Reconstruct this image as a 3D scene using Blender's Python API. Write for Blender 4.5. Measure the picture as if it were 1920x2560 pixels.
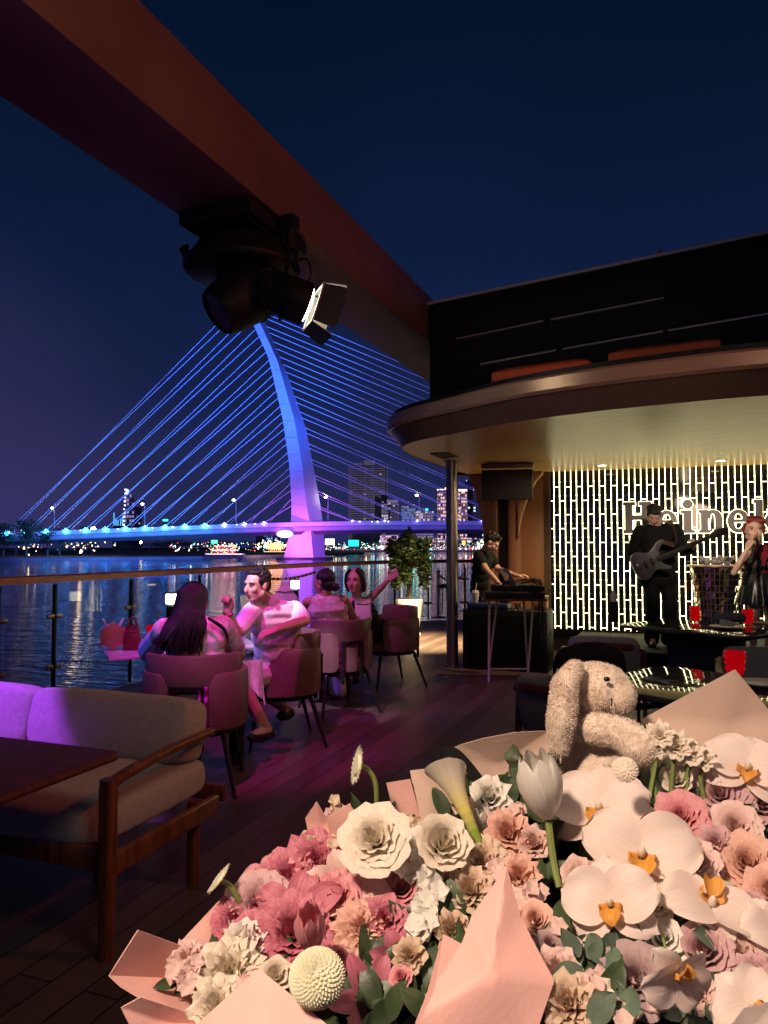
import bpy, bmesh, math, random
from mathutils import Vector, Matrix, noise
V = Vector
PI = math.pi
rnd = random.Random(7)
for o in list(bpy.data.objects): bpy.data.objects.remove(o)
S = bpy.context.scene
COL = S.collection
# ------------------------------------------------------------------ camera
F = 1900.0; TH = math.radians(20.9); PT = math.radians(2.56); EYE = 1.5
cam_d = bpy.data.cameras.new('camera'); cam = bpy.data.objects.new('camera', cam_d); COL.objects.link(cam)
cam_d.sensor_fit = 'VERTICAL'; cam_d.sensor_height = 24.0; cam_d.sensor_width = 18.0
cam_d.lens = 24.0*F/2560.0; cam_d.clip_start = 0.02; cam_d.clip_end = 6000
cam.location = (0, 0, EYE); cam.rotation_euler = (PI/2+PT, 0, TH)
S.camera = cam
RT = V((math.cos(TH), math.sin(TH), 0)); FW = V((-math.sin(TH), math.cos(TH), 0))
UPV = V((math.sin(TH)*math.sin(PT), -math.cos(TH)*math.sin(PT), math.cos(PT)))
FD = V((-math.sin(TH)*math.cos(PT), math.cos(TH)*math.cos(PT), math.sin(PT)))
def ray(px, py): return RT*((px-960)/F)+UPV*((1280-py)/F)+FD
def at(px, py, d):
    r = ray(px, py); return V((0, 0, EYE))+r*(d/r.dot(FW))
def flo(px, py, z=0.0):
    r = ray(px, py); return V((0, 0, EYE))+r*((z-EYE)/r.z)
def cw(xc, d, z): return V((xc*math.cos(TH)-d*math.sin(TH), xc*math.sin(TH)+d*math.cos(TH), z))
# ------------------------------------------------------------------ view + world
S.view_settings.view_transform = 'Standard'; S.view_settings.look = 'None'
S.view_settings.exposure = 0.0; S.view_settings.gamma = 1.0
S.cycles.use_denoising = True
S.cycles.max_bounces = 6; S.cycles.transparent_max_bounces = 12; S.cycles.sample_clamp_indirect = 4.0
S.cycles.caustics_reflective = False; S.cycles.caustics_refractive = False
W = bpy.data.worlds.new('World'); S.world = W; W.use_nodes = True
wn = W.node_tree; wn.nodes.clear()
def wnode(t, **k):
    n = wn.nodes.new(t)
    for a, b in k.items(): setattr(n, a, b)
    return n
wo = wnode('ShaderNodeOutputWorld'); bg = wnode('ShaderNodeBackground')
tc = wnode('ShaderNodeTexCoord'); sx = wnode('ShaderNodeSeparateXYZ'); wn.links.new(tc.outputs['Generated'], sx.inputs[0])
cr = wnode('ShaderNodeValToRGB'); wn.links.new(sx.outputs[2], cr.inputs[0])
e = cr.color_ramp.elements
e[0].position = 0.0; e[0].color = (.017, .024, .105, 1)
e[1].position = 1.0; e[1].color = (.0006, .0020, .0080, 1)
for p, c in ((.08, (.0165, .021, .083)), (.18, (.0085, .0155, .062)), (.32, (.0048, .0118, .046)), (.5, (.0020, .0075, .026)), (.68, (.0010, .0042, .015))):
    q = cr.color_ramp.elements.new(p); q.color = c+(1,)
# a violet city glow low over the town to the left
dt = wnode('ShaderNodeVectorMath', operation='DOT_PRODUCT'); wn.links.new(tc.outputs['Generated'], dt.inputs[0])
gl = (at(-500, 1340, 1)-V((0, 0, EYE))).normalized(); dt.inputs[1].default_value = gl
mr = wnode('ShaderNodeMapRange'); mr.inputs[1].default_value = .90; mr.inputs[2].default_value = 1.0
mr.interpolation_type = 'SMOOTHERSTEP'
wn.links.new(dt.outputs['Value'], mr.inputs[0])
mx = wnode('ShaderNodeMix', data_type='RGBA', blend_type='ADD'); wn.links.new(mr.outputs[0], mx.inputs[0])
wn.links.new(cr.outputs[0], mx.inputs[6]); mx.inputs[7].default_value = (.017, .009, .030, 1)
nz_ = wnode('ShaderNodeTexNoise'); nz_.inputs['Scale'].default_value = 2.2; nz_.inputs['Detail'].default_value = 6; wn.links.new(tc.outputs['Generated'], nz_.inputs['Vector'])
nr_ = wnode('ShaderNodeMapRange'); nr_.inputs[1].default_value = .3; nr_.inputs[2].default_value = .7; nr_.inputs[3].default_value = .86; nr_.inputs[4].default_value = 1.16; wn.links.new(nz_.outputs['Fac'], nr_.inputs[0])
mv = wnode('ShaderNodeVectorMath', operation='SCALE'); wn.links.new(mx.outputs[2], mv.inputs[0]); wn.links.new(nr_.outputs[0], mv.inputs[3])
wn.links.new(mv.outputs[0], bg.inputs[0]); bg.inputs[1].default_value = 1.0
wn.links.new(bg.outputs[0], wo.inputs[0])
# ------------------------------------------------------------------ lights
def lamp(name, kind, loc, tgt, power, col, size=.1, cone=60, blend=.5):
    l = bpy.data.lights.new(name, kind); o = bpy.data.objects.new(name, l); COL.objects.link(o)
    l.energy = power; l.color = col; o.location = loc
    o.rotation_euler = (V(tgt)-V(loc)).to_track_quat('-Z', 'Y').to_euler()
    if kind == 'SPOT': l.spot_size = math.radians(cone); l.spot_blend = blend; l.shadow_soft_size = size
    elif kind == 'AREA': l.size = size
    elif kind == 'POINT': l.shadow_soft_size = size
    elif kind == 'SUN': l.angle = math.radians(.5)
    return o
lamp('added_faint_sun', 'SUN', (0, 0, 50), (20, 30, 0), .006, (.7, .8, 1))  # faint bluish sun added, no moon in view
# event lighting of the deck, with a few fill lamps added
lamp('magenta_wash', 'SPOT', cw(-.9, 3.4, 3.75), cw(-.95, 5.4, .8), 480, (.90, .006, .52), .06, 37, .6)
lamp('back_fill', 'SPOT', cw(-.6, 1.2, 3.5), at(492, 1580, 4.7), 150, (.70, .55, 1.0), .05, 12, .5)  # narrow fill added for the long haired woman's back
lamp('violet_wash', 'SPOT', cw(-3.6, 5.2, 3.5), at(660, 1600, 6.2), 260, (.34, .12, 1.0), .08, 46, .7)
lamp('shirt_fill', 'SPOT', cw(-1.9, 3.4, 3.6), at(672, 1500, 5.8), 900, (.90, .84, 1.0), .05, 13, .6)  # narrow spot added to whiten the seated man's shirt
lamp('women_key', 'SPOT', cw(-1.5, 6.0, 3.5), at(870, 1560, 7.6), 210, (1.0, .12, .70), .05, 44, .7)
lamp('blue_wash', 'SPOT', cw(-3.4, 3.8, 3.4), at(400, 1590, 5.0), 190, (.04, .12, 1.0), .06, 18, .6)
lamp('sofa_violet', 'SPOT', cw(-2.9, 3.0, 3.2), cw(-2.35, 3.6, .7), 850, (.34, .05, 1.0), .02, 34, .3)
lamp('bouquet_warm', 'SPOT', cw(-.75, -.25, 2.75), cw(.32, .78, 1.2), 235, (1.0, .73, .56), .10, 42, .6)
lamp('warm_fill', 'AREA', cw(1.2, .6, 3.8), cw(-1.1, 2.9, .6), 20, (1.0, .74, .56), 1.2)  # broad weak fill added for the sofa
lamp('beam_amber', 'SPOT', cw(4.5, 2.2, 4.6), at(600, 360, 4.4), 330, (1.0, .20, .04), .2, 95, .9)
lamp('deck_warm', 'SPOT', cw(.62, 11.3, 2.5), cw(.57, 11.9, 0), 3200, (1.0, .72, .42), .05, 62, .9)
lamp('plant_warm', 'SPOT', cw(1.2, 11.4, 2.4), at(1040, 1440, 12.9), 110, (1.0, .80, .45), .05, 40, .8)
lamp('tables_warm', 'SPOT', cw(1.4, 3.2, 2.5), at(1600, 1600, 5.6), 5, (1.0, .72, .5), .15, 90, .9)
lamp('dj_warm', 'SPOT', cw(2.1, 8.9, 2.5), at(1240, 1430, 9.9), 130, (1.0, .64, .34), .05, 100, .8)
lamp('stage_front', 'SPOT', cw(2.4, 5.7, 2.35), at(1790, 1340, 9.0), 330, (1.0, .80, .60), .06, 36, .8)
lamp('canopy_wash', 'SPOT', cw(1.5, 2.4, 2.2), at(1350, 1010, 7.0), 66, (1.0, .62, .42), .3, 62, .9)
lamp('city_fill', 'SPOT', cw(60, 800, 0), cw(40, 1120, 60), 1.2e6, (.66, .58, 1.0), 1, 80, .8)  # added spot standing in for the town's ambient light on the facades
lamp('flood_boats', 'SPOT', cw(-60, 480, 0), cw(-120, 700, -4), 2.0e5, (1, .7, .5), 1, 70, .8)
# floodlights on the river that paint the bridge
lamp('flood_violet', 'SPOT', cw(-48, 330, -3), at(760, 1370, 459), 7e5, (.48, .055, 1.0), 1, 42, .9)
lamp('flood_base', 'SPOT', cw(-58, 425, -4), at(765, 1330, 459), 8e4, (.85, .12, 1.0), 1, 70, .9)
lamp('flood_blue', 'SPOT', cw(-70, 270, 10), at(655, 860, 459), 5.5e6, (.004, .11, 1.0), 1, 48, .9)
lamp('flood_cables', 'SPOT', cw(-60, 180, -2), at(640, 1080, 459), 2.7e6, (.17, .13, 1.0), 1, 80, .8)
lamp('flood_side_span', 'SPOT', cw(-110, 330, -3), at(330, 1290, 459), 1.1e6, (.01, .24, 1.0), 1, 75, .9)
# ------------------------------------------------------------------ materials
def mat(name, col, rough=.5, metal=0, emit=None, es=0, nz=None, bump=None, spec=.5, trans=0, sheen=0, sss=0, coat=0, tint2=None):
    """nz=(scale, amount[, stretch]) mottles the colour; bump=(scale, strength[, stretch])"""
    m = bpy.data.materials.new(name); m.use_nodes = True; nt = m.node_tree; b = nt.nodes['Principled BSDF']
    b.inputs['Base Color'].default_value = (*col, 1); b.inputs['Roughness'].default_value = rough
    b.inputs['Metallic'].default_value = metal; b.inputs['Specular IOR Level'].default_value = spec
    if emit: b.inputs['Emission Color'].default_value = (*emit, 1); b.inputs['Emission Strength'].default_value = es
    if trans: b.inputs['Transmission Weight'].default_value = trans
    if sheen: b.inputs['Sheen Weight'].default_value = sheen; b.inputs['Sheen Roughness'].default_value = .5
    if sss:
        b.inputs['Subsurface Weight'].default_value = sss; b.inputs['Subsurface Scale'].default_value = .01
    if coat: b.inputs['Coat Weight'].default_value = coat; b.inputs['Coat Roughness'].default_value = .12
    def tex(sc, st):
        t = nt.nodes.new('ShaderNodeTexCoord'); mp = nt.nodes.new('ShaderNodeMapping')
        nt.links.new(t.outputs['Object'], mp.inputs[0]); mp.inputs['Scale'].default_value = st
        n = nt.nodes.new('ShaderNodeTexNoise'); n.inputs['Scale'].default_value = sc; n.inputs['Detail'].default_value = 5
        nt.links.new(mp.outputs[0], n.inputs['Vector']); return n
    if nz:
        n = tex(nz[0], nz[2] if len(nz) > 2 else (1, 1, 1)); r = nt.nodes.new('ShaderNodeValToRGB')
        nt.links.new(n.outputs['Fac'], r.inputs[0]); a = nz[1]
        c2 = tint2 if tint2 else tuple(min(1, c*(1+a)) for c in col)
        r.color_ramp.elements[0].position = .35; r.color_ramp.elements[1].position = .68
        r.color_ramp.elements[0].color = (*[c*(1-a) for c in col], 1) if not tint2 else (*col, 1)
        r.color_ramp.elements[1].color = (*c2, 1)
        nt.links.new(r.outputs[0], b.inputs['Base Color'])
    if bump:
        n = tex(bump[0], bump[2] if len(bump) > 2 else (1, 1, 1)); bp = nt.nodes.new('ShaderNodeBump')
        bp.inputs['Strength'].default_value = bump[1]; bp.inputs['Distance'].default_value = .01
        nt.links.new(n.outputs['Fac'], bp.inputs['Height']); nt.links.new(bp.outputs[0], b.inputs['Normal'])
    return m
M = {}
M['black'] = mat('black_metal', (.008, .008, .009), .5, 0, spec=.25, bump=(60, .1))
M['blackp'] = mat('black_plastic', (.007, .007, .008), .55, spec=.25, bump=(90, .15))
M['darkpanel'] = mat('dark_louvre', (.004, .004, .005), .6, spec=.15, bump=(6, .3, (1, 1, 8)))
M['steel'] = mat('brushed_steel', (.28, .24, .21), .3, .9, bump=(25, .12, (12, 12, .3)))
M['gold'] = mat('brass', (.62, .42, .18), .28, .9, bump=(40, .05))
M['beam'] = mat('painted_steel_beam', (.13, .07, .06), .55, nz=(1.3, .16), bump=(18, .08))
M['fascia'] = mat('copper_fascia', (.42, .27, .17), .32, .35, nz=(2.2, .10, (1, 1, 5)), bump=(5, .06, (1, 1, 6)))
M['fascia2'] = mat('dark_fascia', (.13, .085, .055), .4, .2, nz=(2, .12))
M['ceil'] = mat('ceiling_laminate', (.56, .345, .115), .34, 0, nz=(1.6, .10, (1.0, 6, 1)), bump=(3, .05, (1, 9, 1)))
M['panelw'] = mat('brown_wall_panel', (.36, .18, .085), .42, nz=(1.5, .08, (3, 3, .5)), bump=(9, .05))
M['wood'] = mat('teak_wood', (.20, .060, .022), .30, nz=(5, .45, (6, 6, 1)), bump=(18, .08, (8, 8, 1)), coat=.3)
M['woodt'] = mat('table_wood', (.13, .035, .020), .42, spec=.25, nz=(4, .35, (1, 9, 9)), bump=(14, .06, (1, 9, 9)))
M['rail'] = mat('handrail_wood', (.52, .24, .12), .35, nz=(5, .3, (8, .6, 8)), coat=.2)
M['leather'] = mat('mauve_leather', (.155, .085, .08), .42, nz=(9, .10), bump=(120, .15))
M['leathere'] = mat('leather_piping', (.24, .17, .12), .45, bump=(120, .1))
M['fabric'] = mat('linen_cushion', (.50, .44, .37), .9, nz=(50, .10), bump=(260, .35), sheen=.3)
M['fabricg'] = mat('grey_cushion', (.20, .195, .19), .85, nz=(40, .12), bump=(200, .3), sheen=.2)
M['marble'] = mat('white_marble', (.68, .64, .66), .14, nz=(3, .13), coat=.3)
M['gloss'] = mat('polished_black_top', (.075, .075, .068), .05, nz=(6, .5))
M['skin'] = mat('skin', (.46, .24, .16), .5, nz=(14, .07), bump=(80, .05), sss=.05)
M['skinp'] = mat('skin_pale', (.58, .36, .27), .48, nz=(14, .06), bump=(80, .05), sss=.05)
M['hair'] = mat('black_hair', (.008, .006, .006), .38, bump=(60, .6, (8, 8, 1)))
M['hairb'] = mat('dark_brown_hair', (.020, .010, .008), .38, bump=(60, .6, (8, 8, 1)))
M['hairr'] = mat('red_hair', (.16, .012, .010), .38, bump=(60, .5, (8, 8, 1)))
M['white'] = mat('white_cotton', (.68, .66, .64), .8, nz=(6, .06), bump=(9, .5))
M['blackc'] = mat('black_cloth', (.008, .008, .009), .85, bump=(12, .8), spec=.2)
M['navy'] = mat('navy_cloth', (.012, .014, .035), .8, bump=(12, .5))
M['denim'] = mat('dark_denim', (.03, .035, .07), .85, bump=(14, .5))
M['lip'] = mat('lips', (.30, .06, .06), .4, bump=(60, .05))
M['eye'] = mat('eye_white', (.6, .58, .55), .3, bump=(60, .02))
M['iris'] = mat('iris', (.012, .008, .006), .2, bump=(60, .02))
M['redg'] = mat('red_cut_glass', (.85, .010, .018), .05, trans=.6, emit=(.9, .0, .01), es=.13, bump=(38, .6))  # faint glow put into the glass in place of a candle inside
M['shoe'] = mat('dark_shoe', (.015, .012, .012), .35, bump=(30, .1))
M['lampglow'] = mat('lamp_glow', (1, .95, .8), .5, emit=(1, .90, .62), es=7)
M['leafd'] = mat('leaf_dark', (.035, .060, .025), .45, nz=(30, .4))
M['leafg'] = mat('leaf_olive', (.09, .13, .04), .45, nz=(30, .4))
M['bark'] = mat('bark', (.16, .11, .07), .85, nz=(20, .3), bump=(30, .5))
M['pot'] = mat('white_ceramic', (.66, .64, .60), .35, nz=(3, .05))
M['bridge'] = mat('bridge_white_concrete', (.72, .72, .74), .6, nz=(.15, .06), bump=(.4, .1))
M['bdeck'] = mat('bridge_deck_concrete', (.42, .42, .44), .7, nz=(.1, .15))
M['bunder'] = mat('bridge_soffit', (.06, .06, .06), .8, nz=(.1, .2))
M['farbld'] = mat('far_facade', (.30, .27, .28), .8, nz=(.05, .2))
def panes(name, base, lit, share, sx_, sz_, es, two=None):
    """a facade: window grid where a share of panes is lit"""
    m = bpy.data.materials.new(name); m.use_nodes = True; nt = m.node_tree; b = nt.nodes['Principled BSDF']
    t = nt.nodes.new('ShaderNodeTexCoord'); sp = nt.nodes.new('ShaderNodeSeparateXYZ'); nt.links.new(t.outputs['Object'], sp.inputs[0])
    def mt(op, a, b_=None):
        n = nt.nodes.new('ShaderNodeMath'); n.operation = op
        for i, v in enumerate((a, b_)):
            if v is None: continue
            if isinstance(v, (int, float)): n.inputs[i].default_value = v
            else: nt.links.new(v, n.inputs[i])
        return n.outputs[0]
    ux = mt('DIVIDE', mt('ADD', sp.outputs[0], sp.outputs[1]), sx_); uz = mt('DIVIDE', sp.outputs[2], sz_)
    fx = mt('FRACT', ux); fz = mt('FRACT', uz)
    win = mt('MULTIPLY', mt('GREATER_THAN', fx, .30), mt('GREATER_THAN', fz, .45))
    cb = nt.nodes.new('ShaderNodeCombineXYZ'); nt.links.new(mt('FLOOR', ux), cb.inputs[0]); nt.links.new(mt('FLOOR', uz), cb.inputs[1])
    w = nt.nodes.new('ShaderNodeTexWhiteNoise'); nt.links.new(cb.outputs[0], w.inputs[0])
    on = mt('MULTIPLY', win, mt('LESS_THAN', w.outputs['Value'], share))
    mixc = nt.nodes.new('ShaderNodeMix'); mixc.data_type = 'RGBA'; nt.links.new(win, mixc.inputs[0])
    mixc.inputs[6].default_value = (*base, 1); mixc.inputs[7].default_value = (.02, .025, .03, 1)
    nt.links.new(mixc.outputs[2], b.inputs['Base Color']); b.inputs['Roughness'].default_value = .6
    b.inputs['Emission Color'].default_value = (*lit, 1)
    nt.links.new(mt('MULTIPLY', on, es), b.inputs['Emission Strength'])
    return m
# ------------------------------------------------------------------ mesh helpers
MW = {}
def thing(name, label, cat, loc=(0, 0, 0), rz=0, group=None):
    o = bpy.data.objects.new(name, None); COL.objects.link(o); o.empty_display_size = .1
    o.location = loc; o.rotation_euler = (0, 0, rz); MW[o.name] = Matrix.Translation(V(loc)) @ Matrix.Rotation(rz, 4, 'Z')
    o['label'] = label; o['category'] = cat
    if group: o['group'] = group
    return o
def tag(o, label, cat, group=None):
    o['label'] = label; o['category'] = cat
    if group: o['group'] = group
    return o
def obj(name, bm, m, parent=None, smooth=True, label=None, kind=None, bev=0, bseg=2, voxel=0, sm=0, sub=0, solid=0, ang=None):
    bmesh.ops.recalc_face_normals(bm, faces=bm.faces) if not solid else None
    me = bpy.data.meshes.new(name); bm.to_mesh(me); bm.free()
    mats = m if isinstance(m, (list, tuple)) else [m]
    for x in mats: me.materials.append(x)
    o = bpy.data.objects.new(name, me); COL.objects.link(o)
    mods = []
    if solid:
        q = o.modifiers.new('s', 'SOLIDIFY'); q.thickness = solid; q.offset = 0
    if bev:
        q = o.modifiers.new('b', 'BEVEL'); q.width = bev; q.segments = bseg; q.limit_method = 'ANGLE'; q.angle_limit = math.radians(35)
    if voxel:
        q = o.modifiers.new('r', 'REMESH'); q.mode = 'VOXEL'; q.voxel_size = voxel
    if sm:
        q = o.modifiers.new('m', 'SMOOTH'); q.factor = .5; q.iterations = sm
    if sub:
        q = o.modifiers.new('u', 'SUBSURF'); q.levels = sub; q.render_levels = sub
    if o.modifiers:
        dg = bpy.context.evaluated_depsgraph_get(); me2 = bpy.data.meshes.new_from_object(o.evaluated_get(dg))
        o.modifiers.clear(); o.data = me2; bpy.data.meshes.remove(me); me = me2; me.name = name
        if not me.materials:
            for x in mats: me.materials.append(x)
    if smooth:
        me.polygons.foreach_set('use_smooth', [True]*len(me.polygons))
        try: me.set_sharp_from_angle(angle=math.radians(ang or (40 if not voxel else 180)))
        except Exception: pass
    if parent:
        mw = MW[parent.name]; me.transform(mw.inverted()); o.parent = parent; MW[o.name] = mw
    else: MW[o.name] = Matrix()
    if label: o['label'] = label
    if kind: o['kind'] = kind
    return o
def B(): return bmesh.new()
def box(bm, c, s, R=None, mi=0):
    mtx = Matrix.Translation(V(c)) @ (R.to_4x4() if R else Matrix()) @ Matrix.Diagonal((*s, 1))
    r = bmesh.ops.create_cube(bm, size=1, matrix=mtx)
    if mi:
        for v in r['verts']:
            for f in v.link_faces: f.material_index = mi
    return bm
def frame_z(z, hint=None):
    z = V(z).normalized(); h = V(hint) if hint else (V((0, 0, 1)) if abs(z.z) < .95 else V((0, 1, 0)))
    x = h.cross(z)
    if x.length < 1e-6: x = V((1, 0, 0)).cross(z)
    x.normalize(); y = z.cross(x); return Matrix((x, y, z)).transposed()
def lathe(bm, prof, seg=24, mtx=None, capit=True, mi=0):
    """prof: list of (r, z)"""
    mtx = mtx or Matrix(); rows = []
    for r, z in prof:
        if r < 1e-6: rows.append([bm.verts.new(mtx @ V((0, 0, z)))])
        else: rows.append([bm.verts.new(mtx @ V((r*math.cos(2*PI*i/seg), r*math.sin(2*PI*i/seg), z))) for i in range(seg)])
    fs = []
    for a, b in zip(rows, rows[1:]):
        for i in range(seg):
            j = (i+1) % seg
            if len(a) == 1 and len(b) == 1: continue
            if len(a) == 1: fs.append(bm.faces.new((a[0], b[j], b[i])))
            elif len(b) == 1: fs.append(bm.faces.new((a[i], a[j], b[0])))
            else: fs.append(bm.faces.new((a[i], a[j], b[j], b[i])))
    if capit:
        if len(rows[0]) > 1: fs.append(bm.faces.new(rows[0][::-1]))
        if len(rows[-1]) > 1: fs.append(bm.faces.new(rows[-1]))
    for f in fs: f.material_index = mi
    return bm
def cap(bm, p0, p1, r0, r1=None, seg=10):
    r1 = r0 if r1 is None else r1; p0 = V(p0); p1 = V(p1); d = p1-p0; L = d.length
    if L < 1e-5: d = V((0, 0, 1)); L = 1e-4
    m = Matrix.Translation(p0) @ frame_z(d).to_4x4(); n = 3; pr = []
    for i in range(n+1):
        a = -PI/2+PI/2*i/n; pr.append((r0*math.cos(a) if i else 0, r0*math.sin(a)))
    for i in range(n+1):
        a = PI/2*i/n; pr.append((r1*math.cos(a) if i < n else 0, L+r1*math.sin(a)))
    return lathe(bm, pr, seg, m, False)
def ell(bm, c, r, R=None, seg=16):
    r = (r, r, r) if isinstance(r, (int, float)) else r
    bmesh.ops.create_uvsphere(bm, u_segments=seg, v_segments=max(6, seg*2//3), radius=1,
        matrix=Matrix.Translation(V(c)) @ (R.to_4x4() if R else Matrix()) @ Matrix.Diagonal((*r, 1)))
    return bm
def tube(bm, pts, r, seg=8, closed=False):
    pts = [V(p) for p in pts]; n = len(pts); rs = r if isinstance(r, (list, tuple)) else [r]*n
    rows = []; prev = None
    for i, p in enumerate(pts):
        t = (pts[min(i+1, n-1)]-pts[max(i-1, 0)]).normalized()
        if prev is None: R = frame_z(t); xx = R.col[0].copy()
        else:
            xx = prev-t*prev.dot(t)
            if xx.length < 1e-6: xx = frame_z(t).col[0].copy()
            xx.normalize()
        prev = xx; yy = t.cross(xx)
        rows.append([bm.verts.new(p+(xx*math.cos(2*PI*k/seg)+yy*math.sin(2*PI*k/seg))*rs[i]) for k in range(seg)])
    for a, b in zip(rows, rows[1:]):
        for k in range(seg): bm.faces.new((a[k], a[(k+1) % seg], b[(k+1) % seg], b[k]))
    bm.faces.new(rows[0][::-1]); bm.faces.new(rows[-1]); return bm
def prism(bm, poly, z0, z1, mtx=None, mi=0):
    mtx = mtx or Matrix()
    a = [bm.verts.new(mtx @ V((x, y, z0))) for x, y in poly]; b = [bm.verts.new(mtx @ V((x, y, z1))) for x, y in poly]
    fs = [bm.faces.new(a[::-1]), bm.faces.new(b)]
    for i in range(len(a)):
        j = (i+1) % len(a); fs.append(bm.faces.new((a[i], a[j], b[j], b[i])))
    for f in fs: f.material_index = mi
    return bm
def loft(bm, rows, closed=True, caps=True):
    rr = [[bm.verts.new(V(p)) for p in r] for r in rows]; n = len(rr[0])
    for a, b in zip(rr, rr[1:]):
        for i in range(n if closed else n-1): bm.faces.new((a[i], a[(i+1) % n], b[(i+1) % n], b[i]))
    if caps and closed: bm.faces.new(rr[0][::-1]); bm.faces.new(rr[-1])
    return bm
def rrect(w, h, r, n=5, cx=0, cy=0):
    o = []
    for sx_, sy_, a0 in ((1, 1, 0), (-1, 1, 90), (-1, -1, 180), (1, -1, 270)):
        for i in range(n+1):
            a = math.radians(a0+90*i/n); o.append((cx+sx_*(w/2-r)+r*math.cos(a), cy+sy_*(h/2-r)+r*math.sin(a)))
    return o
def bez(p0, p1, p2, n=8):
    p0, p1, p2 = V(p0), V(p1), V(p2)
    return [p0*(1-t)**2+p1*2*t*(1-t)+p2*t*t for t in [i/n for i in range(n+1)]]
def crv(pts, n=4):
    """catmull-rom through pts"""
    pts = [V(p) for p in pts]; P = [pts[0]*2-pts[1]]+pts+[pts[-1]*2-pts[-2]]; o = []
    for i in range(1, len(P)-2):
        a, b, c, d = P[i-1:i+3]
        for k in range(n):
            t = k/n; o.append(.5*((2*b)+(c-a)*t+(2*a-5*b+4*c-d)*t*t+(3*b-a-3*c+d)*t**3))
    return o+[pts[-1]]
def dup(root, loc, rz, label, group=None, rest=True):
    r = root.copy(); COL.objects.link(r); r.location = loc; r.rotation_euler = (0, 0, rz); r['label'] = label
    if group: r['group'] = group
    for ch in list(root.children):
        c = ch.copy(); COL.objects.link(c); c.parent = r
        for g in list(ch.children):
            d = g.copy(); COL.objects.link(d); d.parent = c
    return r
# ================================================================== river, banks
WZ = EYE-8.0
def water_mat():
    m = bpy.data.materials.new('river_water'); m.use_nodes = True; nt = m.node_tree; b = nt.nodes['Principled BSDF']
    b.inputs['Base Color'].default_value = (.003, .016, .080, 1); b.inputs['Roughness'].default_value = .03; b.inputs['IOR'].default_value = 1.33
    b.inputs['Specular IOR Level'].default_value = .75
    t = nt.nodes.new('ShaderNodeTexCoord'); mp = nt.nodes.new('ShaderNodeMapping'); nt.links.new(t.outputs['Object'], mp.inputs[0])
    mp.inputs['Rotation'].default_value = (0, 0, -TH); mp.inputs['Scale'].default_value = (.42, 1.5, 1)
    h = None
    for sc, w in ((.30, 1.2), (.85, .62), (2.2, .16)):
        n = nt.nodes.new('ShaderNodeTexNoise'); n.inputs['Scale'].default_value = sc; n.inputs['Detail'].default_value = 3; n.inputs['Distortion'].default_value = .6
        nt.links.new(mp.outputs[0], n.inputs['Vector'])
        k = nt.nodes.new('ShaderNodeMath'); k.operation = 'MULTIPLY'; k.inputs[1].default_value = w; nt.links.new(n.outputs['Fac'], k.inputs[0])
        if h: 
            a = nt.nodes.new('ShaderNodeMath'); a.operation = 'ADD'; nt.links.new(h, a.inputs[0]); nt.links.new(k.outputs[0], a.inputs[1]); h = a.outputs[0]
        else: h = k.outputs[0]
    bp = nt.nodes.new('ShaderNodeBump'); bp.inputs['Strength'].default_value = 1.0; bp.inputs['Distance'].default_value = .21
    nt.links.new(h, bp.inputs['Height']); nt.links.new(bp.outputs[0], b.inputs['Normal'])
    return m
bm = B(); 
q = [cw(-1500, -60, WZ), cw(1500, -60, WZ), cw(2600, 2600, WZ), cw(-2600, 2600, WZ)]
bm.faces.new([bm.verts.new(p) for p in q]); obj('river', bm, water_mat(), kind='structure')
M['land'] = mat('dark_land', (.030, .032, .030), .9, nz=(.02, .4), bump=(.1, .5))
M['quay'] = mat('quay_concrete', (.16, .14, .17), .8, nz=(.05, .3))
def land(name, pts, z0, z1, m):
    b = B(); a = [b.verts.new((p.x, p.y, z0)) for p in pts]; c = [b.verts.new((p.x, p.y, z1)) for p in pts]
    b.faces.new(c); b.faces.new(a[::-1])
    for i in range(len(a)): j = (i+1) % len(a); b.faces.new((a[i], a[j], c[j], c[i]))
    return obj(name, b, m, smooth=False, kind='structure')
land('far_shore', [cw(-1900, 1010, 0), cw(-400, 960, 0), cw(0, 1000, 0), cw(700, 1020, 0), cw(1900, 1050, 0), cw(2600, 2590, 0), cw(-2600, 2590, 0)], WZ-1, WZ+2.2, M['land'])
land('near_bank', [cw(-260, 395, 0), cw(-165, 425, 0), cw(-112, 470, 0), cw(-75, 560, 0), cw(-20, 760, 0), cw(-120, 900, 0), cw(-900, 900, 0), cw(-700, 400, 0)], WZ-1, WZ+1.6, M['quay'])

# ================================================================== bridge
DB = 459.0
LEFT = [(604, 740), (631, 804), (671, 891), (706, 1041), (723, 1157), (729, 1261), (727, 1320), (717, 1365), (708, 1397)]
MID = [(622, 738), (646, 801), (694, 905), (736, 1052), (756, 1168), (766, 1261), (777, 1320), (780, 1365), (784, 1397)]
RGT = [(634, 736), (662, 798), (717, 926), (764, 1064), (787, 1180), (801, 1261), (809, 1320), (811, 1365), (813, 1397)]
def ypoly(P, y):
    for (x0, y0), (x1, y1) in zip(P, P[1:]):
        if y0 <= y <= y1: return x0+(x1-x0)*(y-y0)/(y1-y0)
    return P[0][0] if y < P[0][1] else P[-1][0]
bridge = thing('cable_stayed_bridge', 'long white cable-stayed bridge with curved leaning pylon lit blue and violet', 'bridge', cw(-55, DB, WZ))
rows = []
for i in range(33):
    t = i/32; y = 738+(1397-738)*t; k = 1.0-.35*(1-t)
    l = at(ypoly(LEFT, y), y, DB-2*k); mm = at(ypoly(MID, y), y, DB-8*k); r = at(ypoly(RGT, y), y, DB+4*k); bk = at((ypoly(LEFT, y)+ypoly(RGT, y))/2, y, DB+10*k)
    z = (l.z+mm.z)/2
    for p in (l, mm, r, bk): p.z = z
    rows.append([l, mm, r, bk])
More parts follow.
